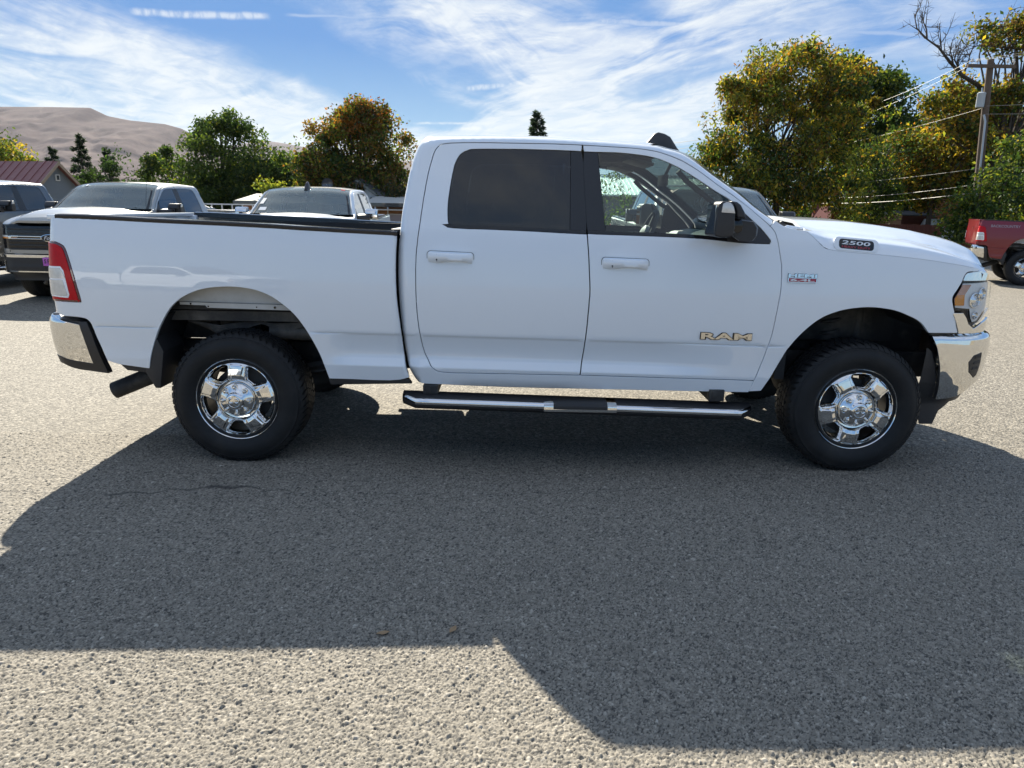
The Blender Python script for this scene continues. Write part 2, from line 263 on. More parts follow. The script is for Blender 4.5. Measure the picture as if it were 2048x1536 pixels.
    'fender_front': [[2.774,1.269],[2.766,1.265],[2.757,1.26],[2.746,1.257],[2.726,1.255],[2.703,1.255],[2.684,1.254],[2.674,1.252],[2.667,1.249],[2.662,1.244],[2.656,1.236],[2.651,1.227],[2.647,1.218],[2.645,1.212],[2.644,1.207],[2.641,1.199],[2.635,1.186],[2.626,1.17],[2.618,1.154],[2.61,1.14],[2.602,1.128],[2.597,1.116],[2.594,1.107],[2.594,1.099],[2.594,1.09],[2.597,1.076],[2.602,1.061],[2.606,1.047],[2.609,1.039],[2.612,1.032],[2.616,1.02],[2.622,1.0],[2.63,0.975],[2.637,0.951],[2.644,0.931],[2.652,0.913],[2.66,0.894]],
    'farch': [[2.485,0.892],[2.466,0.914],[2.448,0.935],[2.427,0.954],[2.403,0.969],[2.376,0.982],[2.349,0.993],[2.324,1.003],[2.298,1.013],[2.273,1.02],[2.249,1.026],[2.225,1.03],[2.201,1.033],[2.176,1.036],[2.152,1.038],[2.128,1.039],[2.103,1.039],[2.079,1.038],[2.056,1.036],[2.032,1.033],[2.009,1.03],[1.986,1.026],[1.963,1.021],[1.939,1.015],[1.916,1.007],[1.893,0.999],[1.87,0.989],[1.847,0.977],[1.825,0.963],[1.803,0.947],[1.782,0.929],[1.761,0.909],[1.739,0.886],[1.718,0.862],[1.696,0.834],[1.675,0.803],[1.656,0.775],[1.643,0.75],[1.633,0.726],[1.623,0.704],[1.614,0.684],[1.606,0.666],[1.597,0.646],[1.586,0.623],[1.574,0.598],[1.562,0.575],[1.551,0.554],[1.541,0.535],[1.53,0.516]],
    'doorbot_r': [[-0.362,0.596],[0.424,0.595]],
    'doorbot_f': [[0.424,0.595],[1.481,0.58]],
    'sill': [[-0.558,0.524],[-0.391,0.519],[-0.224,0.513],[-0.059,0.509],[0.085,0.507],[0.228,0.506],[0.43,0.506],[0.732,0.505],[1.094,0.504],[1.456,0.504]],
    'fend_bot': [[1.53,0.516],[1.456,0.51]],
    'fend_gap': [[1.481,0.58],[1.456,0.51]],
    'handle_r': [[-0.485,1.313],[-0.228,1.255]],
    'handle_f': [[0.531,1.292],[0.793,1.236]],
    'ram': [[1.131,0.866],[1.433,0.831]],
    'hemi': [[1.618,1.221],[1.783,1.175]],
    'b2500': [[1.901,1.444],[2.105,1.39]],
    'b2500o': [[1.869,1.454],[2.132,1.383]],
    'hl_lens': [[2.65,1.189],[2.833,1.197],[2.922,1.154],[2.859,1.084],[2.826,1.032],[2.619,1.04],[2.606,1.09],[2.634,1.14]],
    'amber': [[2.651,1.178],[2.712,1.177],[2.67,1.114],[2.675,1.058],[2.617,1.058],[2.609,1.096]],
    'chrome_top': [[2.654,1.209],[2.667,1.244],[2.78,1.254],[2.841,1.226],[2.808,1.204]],
    'bezel': [[2.623,1.017],[2.689,1.014],[2.725,0.965],[2.76,0.94],[2.836,0.965],[2.867,0.88],[2.665,0.891]],
    'lamp_white': [[-2.73,1.197],[-2.622,1.197],[-2.607,1.174],[-2.588,1.035],[-2.596,1.017],[-2.677,1.023]],
    'hood_crease': [[1.754,0.17,1.476],[1.839,0.17,1.458],[2.021,0.17,1.445],[2.201,0.17,1.429],[2.383,0.17,1.409],[2.572,0.17,1.369],[2.732,0.17,1.319],[2.822,0.17,1.284]],
    'hood_dome': [[1.842,0.5,1.527],[1.97,0.5,1.524],[2.163,0.5,1.518],[2.357,0.5,1.499],[2.552,0.5,1.474],[2.752,0.5,1.434],[2.853,0.5,1.407],[2.922,0.5,1.38],[2.997,0.5,1.359],[3.033,0.5,1.334]],
    'fb_top': [[2.511,0.87],[2.652,0.874],[2.892,0.88],[2.938,0.865]],
    'fb_low': [[2.511,0.87],[2.539,0.802],[2.581,0.692],[2.602,0.586],[2.626,0.477],[2.687,0.484],[2.775,0.495],[2.824,0.529],[2.867,0.609]],
    'fog': [[2.794,0.756],[2.861,0.769],[2.875,0.705],[2.871,0.626],[2.847,0.612],[2.783,0.653],[2.762,0.715]],
    'dam': [[2.546,0.438],[2.639,0.314],[2.68,0.323],[2.709,0.403],[2.837,0.492]],
    'rb': [[-2.818,0.862],[-2.811,0.893],[-2.656,0.869],[-2.561,0.851],[-2.554,0.796],[-2.542,0.728],[-2.529,0.612],[-2.634,0.633],[-2.819,0.646],[-2.818,0.711],[-2.818,0.801]],
    'rbb': [[-2.559,0.865],[-2.513,0.861],[-2.495,0.786],[-2.476,0.689],[-2.457,0.55],[-2.64,0.578],[-2.819,0.601],[-2.819,0.646]],
    'mir_end': [[1.091,-0.27,1.443],[1.097,-0.27,1.586],[1.103,-0.27,1.613],[1.12,-0.27,1.625],[1.158,-0.27,1.626],[1.177,-0.27,1.614],[1.189,-0.27,1.576],[1.197,-0.27,1.49],[1.188,-0.27,1.44],[1.132,-0.27,1.434]],
    'mir_lens': [[1.116,-0.28,1.567],[1.121,-0.28,1.613],[1.139,-0.28,1.621],[1.16,-0.28,1.619],[1.178,-0.28,1.599],[1.19,-0.28,1.563]],
    'mir_shell': [[1.178,-0.2,1.628],[1.211,-0.2,1.623],[1.232,-0.2,1.608],[1.257,-0.2,1.569],[1.268,-0.2,1.534],[1.214,-0.2,1.539],[1.207,-0.2,1.581]],
    'mir_arm': [[1.238,-0.12,1.542],[1.281,-0.12,1.528],[1.354,-0.12,1.521],[1.379,-0.12,1.489],[1.378,-0.12,1.443],[1.359,-0.12,1.415],[1.328,-0.12,1.409],[1.275,-0.12,1.413],[1.236,-0.12,1.437]],
    'step_chrome': [[-0.613,-0.1,0.482],[-0.534,-0.1,0.454],[0.212,-0.1,0.444],[1.396,-0.1,0.415],[1.446,-0.1,0.449]],
    'step_bot': [[-0.613,-0.1,0.467],[-0.525,-0.1,0.41],[0.84,-0.1,0.383],[1.398,-0.1,0.393]],
    'step_back': [[-0.56,0.06,0.464],[1.455,0.06,0.427]],
    'step_pad': [[0.211,-0.07,0.436],[0.228,-0.07,0.458],[0.278,-0.07,0.474],[0.556,-0.07,0.476],[0.602,-0.07,0.464],[0.631,-0.07,0.418]],
    'exh': [[-2.594,0.35,0.377],[-2.564,0.35,0.329],[-2.392,0.35,0.404],[-2.352,0.35,0.465],[-2.469,0.35,0.446]],
    'mud_r': [[-2.159,0.05,0.808],[-2.194,0.05,0.586],[-2.135,0.05,0.48],[-2.133,0.05,0.499]],
    'wheelr': [[-1.66,0.03,0.409]],
    'wheelf': [[2.12,0.03,0.407]],
    'flange_r': [[-1.981,0.1,0.982],[-1.838,0.1,0.973],[-1.83,0.1,0.961],[-1.327,0.1,0.951]],
    'flange_top': [[-1.981,0.1,0.991],[-1.362,0.1,0.984]],
    'antenna': [[0.932,0.9,2.005],[0.982,0.9,2.063],[1.013,0.9,2.067],[1.075,0.9,2.049],[1.142,0.9,1.96]],
    'wiper': [[1.658,0.4,1.556],[1.741,0.4,1.512],[1.864,0.4,1.483]],
}

# ---- pickup body surface: plan curve (rounded at nose and tail) with a side profile ----
XA, RA = 2.60, 0.40        # nose corner: where it starts, radius
XB, RB = -2.60, 0.10       # tail corner
PZ = np.array([.46, .50, .515, .570, .616, .622, .628, .664, .674, .692, .745, .806, .8125, .819, .826, .87, .95, 1.02, 1.08, 1.15, 1.22, 1.28, 1.33, 1.37, 1.405, 1.43, 1.445, 1.47, 1.60, 1.75, 1.90, 1.96, 2.05])
PY = np.array([.075,.042,.030,.020,.0115,.0105,.0125,.036, .0395,.041,.033,.0175,.0155,.0080,.0060,.0035,.0008,.0003,.0020,.0057,.0108,.0165,.0223,.0280,.0335,.0385,.0430,.0520,.0960,.1480,.2030,.2270,.2650])
def sstep(a, b, x):
    t = np.clip((x - a) / (b - a), 0, 1)
    return t * t * (3 - 2 * t)
def prof(s, z):
    s = np.asarray(s, float); z = np.asarray(z, float)
    zb = z + 0.014 * np.clip(s, -2.7, 2.6)
    y = np.interp(zb, PZ, PY)
    # the shelf above the sill fades out ahead of the rear arch and towards the front fender
    w = sstep(-1.16, -0.92, s) * (1 - sstep(0.75, 1.50, s))
    plain = np.interp(zb, [.46, .515, .62, .82, .9], [.055, .022, .012, .004, .002])
    y = np.where(zb < .812, plain + (y - plain) * np.maximum(w, .12), y)
    # crease step also fades near the arches
    wc = sstep(-1.20, -1.12, s) * (1 - sstep(1.56, 1.66, s)) + sstep(-2.56, -2.50, s) * (1 - sstep(-2.16, -2.08, s))
    flat = np.interp(zb, [.74, .812, .87], [0.010, .0065, .0035])
    y = np.where((zb >= .74) & (zb < .87), flat + (y - flat) * np.clip(wc, 0, 1), y)
    return y
class Surf:
    """body skin: plan curve along s (straight flank, rounded nose and tail), pushed inwards by prof(s, z)"""
    def __init__(self, xa, ra, xb, rb, prof):
        self.xa, self.ra, self.xb, self.rb, self.prof = xa, ra, xb, rb, prof
    def plan(self, s):
        xa, ra, xb, rb = self.xa, self.ra, self.xb, self.rb
        s = np.asarray(s, float); q = np.pi / 2
        pf = np.clip((s - xa) / ra, 0, q); pr = np.clip((xb - s) / rb, 0, q)
        x = np.where(s > xa, xa + ra * np.sin(pf), np.where(s < xb, xb - rb * np.sin(pr), s))
        y = ra * (1 - np.cos(pf)) + rb * (1 - np.cos(pr)) + np.maximum(s - xa - ra * q, 0) + np.maximum(xb - rb * q - s, 0)
        nx = np.where(s > xa, -np.sin(pf), np.where(s < xb, np.sin(pr), 0.0))
        ny = np.where(s > xa, np.cos(pf), np.where(s < xb, np.cos(pr), 1.0))
        return x, y, nx, ny
    def __call__(self, s, z, off=0.0):
        x, y, nx, ny = self.plan(s); z = np.asarray(z, float)
        o = self.prof(s, z) + off
        return np.stack([x + nx * o, y + ny * o, z + 0 * x], -1)
BODY = Surf(2.60, .40, -2.63, .10, prof)
def prof_fb(s, z):      # front bumper: rolled top lip, tucked chin
    zb = np.asarray(z, float) + .016 * np.clip(s, 0, 3)
    return np.interp(zb, [.50, .56, .62, .70, .80, .865, .90, .912, .922, .928], [.075, .045, .022, .008, 0, 0, .004, .013, .03, .055])
FBUMP = Surf(2.62, .42, -9, .1, lambda s, z: prof_fb(s, z) - .012)
def prof_rb(s, z):
    return np.interp(z, [.56, .62, .68, .74, .82, .87, .895, .905, .91], [.05, .03, .015, .005, 0, .002, .01, .02, .035])
RBUMP = Surf(9, .1, -2.66, .16, lambda s, z: prof_rb(s, z) + .012)

# ------------------------------------------------------------------ object helpers
def link(o, parent=None):
    COL.objects.link(o)
    if parent is not None: o.parent = parent
    return o
def tag(o, label=None, cat=None, group=None, kind=None):
    for k, v in (('label', label), ('category', cat), ('group', group), ('kind', kind)):
        if v: o[k] = v
    return o
def thing(name, loc=(0, 0, 0), rz=0.0, label=None, cat=None, group=None, scale=1.0):
    o = bpy.data.objects.new(name, None); o.empty_display_size = .2
    o.location = loc; o.rotation_euler = (0, 0, rz); o.scale = (scale,)*3
    return tag(link(o), label, cat, group)
def holder(name, parent, loc=(0, 0, 0), rot=(0, 0, 0)):
    o = bpy.data.objects.new(name, None); o.location = loc; o.rotation_euler = rot
    return link(o, parent)
def copy_tree(o, parent=None, swap=None):
    c = o.copy(); link(c, parent)
    if parent is None: pass
    if swap and o.type == 'MESH':
        for i, sl in enumerate(c.material_slots):
            if sl.material and sl.material.name in swap:
                m = MATS[swap[sl.material.name]]
                sl.link = 'OBJECT'; sl.material = m
    for ch in list(KIDS.get(o.name, [])): copy_tree(ch, c, swap)
    return c
KIDS = {}
def index_kids():
    KIDS.clear()
    for o in bpy.data.objects:
        if o.parent: KIDS.setdefault(o.parent.name, []).append(o)
def mesh_obj(name, me, mat, parent=None):
    o = bpy.data.objects.new(name, me)
    for m in (mat if isinstance(mat, (list, tuple)) else [mat]): me.materials.append(MATS[m] if isinstance(m, str) else m)
    return link(o, parent)

class MB:
    """collects shapes; build() links them as one mesh object"""
    def __init__(self): self.v = []; self.f = []; self.mi = []; self.m = 0
    def add(self, vs, fs):
        k = len(self.v); self.v += [tuple(p) for p in vs]; self.f += [tuple(i+k for i in f) for f in fs]; self.mi += [self.m]*len(fs); return self
    def box(self, c, s, rot=None):
        x, y, z = s[0]/2, s[1]/2, s[2]/2
        vs = [Vector(p) for p in ((-x,-y,-z),(x,-y,-z),(x,y,-z),(-x,y,-z),(-x,-y,z),(x,-y,z),(x,y,z),(-x,y,z))]
        if rot is not None: vs = [rot @ p for p in vs]
        return self.add([p + Vector(c) for p in vs], [(0,3,2,1),(4,5,6,7),(0,1,5,4),(1,2,6,5),(2,3,7,6),(3,0,4,7)])
    def hexa(self, p8):
        return self.add(p8, [(0,3,2,1),(4,5,6,7),(0,1,5,4),(1,2,6,5),(2,3,7,6),(3,0,4,7)])
    def prism(self, pts, y0, y1, axis='y', close=True):
        """pts (a,b): axis y -> (x,z); axis x -> (y,z); axis z -> (x,y)"""
        def P(a, b, t): return (a, t, b) if axis == 'y' else ((t, a, b) if axis == 'x' else (a, b, t))
        n = len(pts); vs = [P(a, b, y0) for a, b in pts] + [P(a, b, y1) for a, b in pts]
        fs = [(i, (i+1) % n, n+(i+1) % n, n+i) for i in range(n)]
        if close: fs += [tuple(range(n))[::-1], tuple(range(n, 2*n))]
        return self.add(vs, fs)
    def tube(self, pts, rad, n=8, cap=True):
        pts = [Vector(p) for p in pts]; rad = rad if isinstance(rad, (list, tuple)) else [rad]*len(pts)
        vs = []; up = None
        for i, p in enumerate(pts):
            d = (pts[min(i+1, len(pts)-1)] - pts[max(i-1, 0)]).normalized()
            if up is None: up = Vector((0, 0, 1)) if abs(d.z) < .9 else Vector((1, 0, 0))
            a = d.cross(up).normalized(); b = a.cross(d).normalized(); up = b
            for k in range(n):
                t = 2*math.pi*k/n; vs.append(p + (a*math.cos(t) + b*math.sin(t))*rad[i])
        fs = [(i*n+k, i*n+(k+1) % n, (i+1)*n+(k+1) % n, (i+1)*n+k) for i in range(len(pts)-1) for k in range(n)]
        if cap: fs += [tuple(range(n))[::-1], tuple(range((len(pts)-1)*n, len(pts)*n))]
        return self.add(vs, fs)
    def lathe(self, prof, n=48, axis='y', c=(0, 0, 0), t0=0.0):
        """prof: (radius, along)"""
        vs = []
        for r, a in prof:
            for k in range(n):
                t = 2*math.pi*k/n + t0; u, w = r*math.cos(t), r*math.sin(t)
                q = (u, a, w) if axis == 'y' else ((a, u, w) if axis == 'x' else (u, w, a))
                vs.append((q[0]+c[0], q[1]+c[1], q[2]+c[2]))
        fs = [(i*n+k, i*n+(k+1) % n, (i+1)*n+(k+1) % n, (i+1)*n+k) for i in range(len(prof)-1) for k in range(n)]
        return self.add(vs, fs)
    def grid(self, rows):
        n = len(rows[0]); vs = [p for r in rows for p in r]
        return self.add(vs, [(i*n+k, i*n+k+1, (i+1)*n+k+1, (i+1)*n+k) for i in range(len(rows)-1) for k in range(n-1)])
    def build(self, name, mat, parent=None, bevel=0.0, seg=2, smooth=35, fix=True):
        me = bpy.data.meshes.new(name); me.from_pydata(self.v, [], self.f)
        if len(set(self.mi)) > 1: me.polygons.foreach_set('material_index', self.mi)
        if fix or bevel:
            bm = bmesh.new(); bm.from_mesh(me)
            if bevel:
                ed = [e for e in bm.edges if len(e.link_faces) == 2 and e.calc_face_angle(0) > .5]
                bmesh.ops.bevel(bm, geom=ed, offset=bevel, segments=seg, profile=.6, affect='EDGES', clamp_overlap=True)
            bmesh.ops.recalc_face_normals(bm, faces=bm.faces)
            bm.to_mesh(me); bm.free()
        me.polygons.foreach_set('use_smooth', [True]*len(me.polygons))
        if smooth: me.set_sharp_from_angle(angle=math.radians(smooth))
        return mesh_obj(name, me, mat, parent)

def inpoly(P, poly):
    x, y = P[:, 0], P[:, 1]; c = np.zeros(len(P), bool); n = len(poly); j = n-1
    for i in range(n):
        xi, yi = poly[i]; xj, yj = poly[j]
        k = ((yi > y) != (yj > y)); den = (yj-yi) if yj != yi else 1e-12
        c ^= k & (x < (xj-xi)*(y-yi)/den + xi); j = i
    return c
def polydist(P, poly, closed=True):
    d = np.full(len(P), 1e9); n = len(poly)
    for i in range(n if closed else n-1):
        a = np.array(poly[i]); b = np.array(poly[(i+1) % n]); ab = b-a; L = ab @ ab + 1e-12
        t = np.clip(((P-a) @ ab)/L, 0, 1); d = np.minimum(d, np.hypot(*(P - a - t[:, None]*ab).T))
    return d
def clean(pts, eps=.0015):
    out = []
    for p in pts:
        if not out or math.hypot(p[0]-out[-1][0], p[1]-out[-1][1]) > eps: out.append((float(p[0]), float(p[1])))
    if math.hypot(out[0][0]-out[-1][0], out[0][1]-out[-1][1]) <= eps: out.pop()
    return out
def area(p): return .5*sum(p[i][0]*p[(i+1) % len(p)][1] - p[(i+1) % len(p)][0]*p[i][1] for i in range(len(p)))
def inset_poly(pts, d):
    if area(pts) < 0: pts = pts[::-1]
    n = len(pts); out = []
    for i in range(n):
        a, b, c = (np.array(pts[(i+k) % n]) for k in (-1, 0, 1))
        u = (b-a)/(np.linalg.norm(b-a)+1e-9); v = (c-b)/(np.linalg.norm(c-b)+1e-9)
        n1 = np.array((-u[1], u[0])); n2 = np.array((-v[1], v[0])); m = n1+n2; L = m @ m
        m = m*(2/max(L, .35)) if L > 1e-6 else n1
        out.append(tuple(b + m*d))
    return out
def resample(pts, step):
    out = []; n = len(pts)
    for i in range(n):
        a, b = pts[i], pts[(i+1) % n]; L = math.hypot(b[0]-a[0], b[1]-a[1]); k = max(1, int(math.ceil(L/step)))
        out += [(a[0]+(b[0]-a[0])*j/k, a[1]+(b[1]-a[1])*j/k) for j in range(k)]
    return out
TRUCK_W = 2.02
def CREASE_ROW(z): return .60 < z < .70 or .80 < z < .83
ROWS = sorted(set([round(float(z), 4) for z in PZ] + [.69, .77, .845, .91, .985, 1.05, 1.115, 1.185, 1.25, 1.305, 1.35, 1.388, 1.5, 1.54, 1.58, 1.65, 1.7, 1.8, 1.85]))
def panel(name, outline, mat, parent, surf=None, inset=.0018, off=0.0, roll=None, gx=.05, rows=ROWS, skirt=.022, mirror=False, rake=.014, dens=.03, holes=(), flip=False, back=0.0):
    """sheet-metal panel: outline in (s,z) on the body skin, meshed on a grid, exact normals, edges turned inwards"""
    surf = surf or BODY
    op = resample(inset_poly(clean(outline), inset), dens)
    hp = [resample(inset_poly(clean(h), -inset), dens) for h in holes]
    A = np.array(op)
    s0, s1 = A[:, 0].min(), A[:, 0].max(); z0, z1 = A[:, 1].min(), A[:, 1].max()
    gs = np.arange(math.floor(s0/gx)*gx, s1+gx, gx)
    extra = []
    if s1 > surf.xa: extra += list(np.arange(surf.xa, s1, .03))
    if s0 < surf.xb: extra += list(np.arange(s0, surf.xb+.02, .02))
    gs = np.unique(np.round(np.concatenate([gs, extra]), 4))
    P = []; ID = []
    for r_, zz in enumerate(rows):
        P.append(np.stack([gs, zz - rake*np.clip(gs, -2.7, 2.6)], -1)); ID.append(np.stack([np.full(len(gs), r_), np.arange(len(gs))], -1))
    P = np.concatenate(P); ID = np.concatenate(ID)
    k_ = inpoly(P, op); P, ID = P[k_], ID[k_]
    for h in hp:
        if len(P): k_ = ~inpoly(P, h); P, ID = P[k_], ID[k_]
    for h in [op] + hp:
        if len(P): k_ = polydist(P, h) > .005; P, ID = P[k_], ID[k_]
    pts = [Vector(p) for p in op]; edges = [(i, (i+1) % len(op)) for i in range(len(op))]
    for h in hp:
        k = len(pts); pts += [Vector(p) for p in h]; edges += [(k+i, k+(i+1) % len(h)) for i in range(len(h))]
    nb = len(pts)
    if len(P):
        where = {(int(a), int(b)): nb+i for i, (a, b) in enumerate(ID)}
        thin = np.array([len(h) for h in hp]).sum() == 0
        edges += [(i, where[(a, b+1)]) for (a, b), i in where.items() if (a, b+1) in where and thin and CREASE_ROW(rows[a])]
    pts += [Vector(p) for p in P]
    vo, eo, fo, ov, oe, of = delaunay_2d_cdt(pts, edges, [], 0, 1e-5)
    V = np.array([(p.x, p.y) for p in vo]); F = np.array(fo)
    cen = V[F].mean(1); ok = inpoly(cen, op)
    for h in hp: ok &= ~inpoly(cen, h)
    F = F[ok]
    if roll is not None:
        line, R = roll
        def addr(q):
            d = np.clip(polydist(q, line, closed=False), R*.03, R); return R - np.sqrt(np.maximum(R*R - (R-d)**2, 0))
    else: addr = lambda q: np.zeros(len(q))
    def pos(q): return surf(q[:, 0], q[:, 1], off + addr(q))
    X = pos(V); e = 2e-3
    gsv = pos(V + np.array((e, 0))) - pos(V - np.array((e, 0))); gzv = pos(V + np.array((0, e))) - pos(V - np.array((0, e)))
    N = np.cross(gsv, gzv); N /= np.linalg.norm(N, axis=1)[:, None] + 1e-12       # outward (-y)
    # orientation so that the faces look outwards
    a, b, c = V[F[:, 0]], V[F[:, 1]], V[F[:, 2]]
    ccw = ((b-a)[:, 0]*(c-a)[:, 1] - (b-a)[:, 1]*(c-a)[:, 0]) > 0
    F = np.where(ccw[:, None], F, F[:, ::-1])
    # boundary edges of the kept region -> turned edge
    from collections import Counter
    cnt = Counter(); 
    for t in F:
        for i in range(3): cnt[(int(t[i]), int(t[(i+1) % 3]))] += 1
    bd = [(i, j) for (i, j) in cnt if (j, i) not in cnt]
    verts = X.tolist(); norms = []; faces = []; ln = []
    for t in F: faces.append([int(i) for i in t]); ln += [N[int(i)] for i in t]
    if skirt:
        m1, m2 = {}, {}
        outw = {}
        for i, j in bd:
            dv = V[j]-V[i]; o = np.array((dv[1], -dv[0])); o = o/(np.linalg.norm(o)+1e-9)
            for k in (i, j): outw[k] = outw.get(k, np.zeros(2)) + o
        lip = min(.0022, skirt*.3)
        O3 = {}
        for k, o in outw.items():
            o = o/(np.linalg.norm(o)+1e-9)
            q1 = surf(np.array([V[k][0]+o[0]*lip*.8]), np.array([V[k][1]+o[1]*lip*.8]), off + addr(V[k][None]) + lip)[0]
            q2 = surf(np.array([V[k][0]+o[0]*lip*.8]), np.array([V[k][1]+o[1]*lip*.8]), off + addr(V[k][None]) + skirt)[0]
            m1[k] = len(verts); verts.append(q1.tolist()); m2[k] = len(verts); verts.append(q2.tolist())
            g = gsv[k]/np.linalg.norm(gsv[k])*o[0] + gzv[k]/np.linalg.norm(gzv[k])*o[1]; O3[k] = g/(np.linalg.norm(g)+1e-9)
        for i, j in bd:
            faces.append([j, i, m1[i], m1[j]]); ln += [N[j]*.9+O3[j]*.3, N[i]*.9+O3[i]*.3, N[i]*.3+O3[i], N[j]*.3+O3[j]]
            faces.append([m1[j], m1[i], m2[i], m2[j]]); ln += [O3[j], O3[i], O3[i], O3[j]]
    if mirror:
        verts = [(x, TRUCK_W-y, z) for x, y, z in verts]; k = 0; nl = []
        nf = []
        for f in faces:
            seg = ln[k:k+len(f)]; k += len(f)
            nf.append(f[::-1]); nl += [np.array((n[0], -n[1], n[2])) for n in seg[::-1]]
        faces, ln = nf, nl
    me = bpy.data.meshes.new(name); me.from_pydata(verts, [], faces)
    me.polygons.foreach_set('use_smooth', [True]*len(me.polygons))
    L = np.array(ln); L /= np.linalg.norm(L, axis=1)[:, None] + 1e-9
    me.normals_split_custom_set(L.tolist())
    return mesh_obj(name, me, mat, parent)

def mirror_obj(o, name=None):
    """the same part on the other flank"""
    me = o.data.copy()
    co = np.empty(len(me.vertices)*3); me.vertices.foreach_get('co', co); co = co.reshape(-1, 3); co[:, 1] = TRUCK_W - co[:, 1]
    me.vertices.foreach_set('co', co.ravel()); me.flip_normals()
    c = bpy.data.objects.new(name or o.name.split('.')[0], me); c.location = o.location
    return c
def text_mesh(txt, w, h, depth, shear=0.0, bold=0.0, space=1.0):
    cu = bpy.data.curves.new('lettering', 'FONT'); cu.body = txt; cu.size = 1; cu.shear = shear; cu.offset = bold; cu.space_character = space
    cu.extrude = .5; cu.resolution_u = 3
    o = bpy.data.objects.new('lettering', cu); me = bpy.data.meshes.new_from_object(o)
    co = np.empty(len(me.vertices)*3); me.vertices.foreach_get('co', co); co = co.reshape(-1, 3)
    lo, hi = co.min(0), co.max(0)
    co = (co-lo)/(hi-lo+1e-9)*np.array((w, h, depth)) - np.array((w/2, h/2, 0))
    fs = [tuple(p.vertices) for p in me.polygons]
    bpy.data.objects.remove(o); bpy.data.curves.remove(cu); bpy.data.meshes.remove(me)
    return co, fs
def lettering(name, txt, w, h, depth, frame, mat, parent, **kw):
    """flat letters; frame = 4x4 matrix whose x,y span the lettering and z leaves the surface"""
    co, fs = text_mesh(txt, w, h, depth, **kw)
    me = bpy.data.meshes.new(name); me.from_pydata([tuple(frame @ Vector(p)) for p in co], [], fs)
    return mesh_obj(name, me, mat, parent)
def frame_at(o, x, y):
    x = Vector(x).normalized(); y = Vector(y); y = (y - x*y.dot(x)).normalized(); z = x.cross(y)
    return Matrix(((x.x, y.x, z.x, o[0]), (x.y, y.y, z.y, o[1]), (x.z, y.z, z.z, o[2]), (0, 0, 0, 1)))

# ------------------------------------------------------------------ the pickup
T = TRACE
PIVOT = {}
def link(o, parent=None):
    COL.objects.link(o)
    if parent is not None:
        o.parent = parent
        if parent.name in PIVOT: o.matrix_parent_inverse = Matrix.Translation(-Vector(PIVOT[parent.name]))
    return o
def seg(name, rev=False):
    p = [tuple(q) for q in T[name]]
    return p[::-1] if rev else p
def split_z(pts, z):      # pts run top to bottom: (above, below)
    return [p for p in pts if p[1] >= z], [p for p in pts if p[1] < z]

# ---- wheel -------------------------------------------------------
RW = .409
def tyre_mesh():
    m = MB()
    R = RW + .004
    prof = [(.228, .010), (.240, .004), (.248, .010), (.256, .006), (.270, -.004), (.300, -.016), (.330, -.018), (.352, -.012), (.366, -.004), (.372, -.004), (.380, .006),
            (R-.016, .014), (R-.008, .022), (R-.002, .040)]
    W_ = .262
    p = prof + [(R, .06), (R, W_-.06)] + [(r, W_-a) for r, a in prof[::-1]]
    p = [(r - (.007 if .02 < a < W_-.02 and r > .38 else 0), a) for r, a in p]
    m.lathe(p, 72)
    m2 = MB()
    n = 60                          # tread blocks: two shoulder rows and three ribs
    for k in range(n):
        t0 = 2*math.pi*k/n; dt = 2*math.pi/n
        def pt(r, a, t): return (r*math.cos(t), a, r*math.sin(t))
        for side in (0, 1):
            y_ = (lambda a: a) if side == 0 else (lambda a: W_-a)
            sh = .22*dt if side == 0 else -.22*dt
            w = .74 if k % 2 else .62
            ring = [(R-.030, .0035), (R-.012, .0135), (R-.002, .030), (R, .070)]
            vs = []
            for i, (r, a) in enumerate(ring):
                for tt in (0, w): vs.append(pt(r, y_(a), t0 + tt*dt + sh*i))
            for i, (r, a) in enumerate(ring):
                for tt in (0, w): vs.append(pt(r-.014, y_(a)+(.012 if side == 0 else -.012), t0 + tt*dt + sh*i))
            fs = []
            for i in range(3):
                b = 2*i; fs += [(b, b+1, b+3, b+2), (b, b+2, b+10, b+8), (b+1, b+9, b+11, b+3)]
            fs += [(0, 8, 9, 1), (6, 7, 15, 14)]
            m2.add(vs, fs)
        for a0, a1, o in ((.082, .110, .3), (.118, .144, .0), (.152, .180, .6)):
            vs = [pt(r, a, t0 + (o+tt)*dt) for r in (R-.012, R) for a in (a0, a1) for tt in (.06, .90)]
            m2.add(vs, [(4, 5, 7, 6), (0, 4, 6, 2), (1, 3, 7, 5), (0, 1, 5, 4), (2, 6, 7, 3)])
    return m, m2
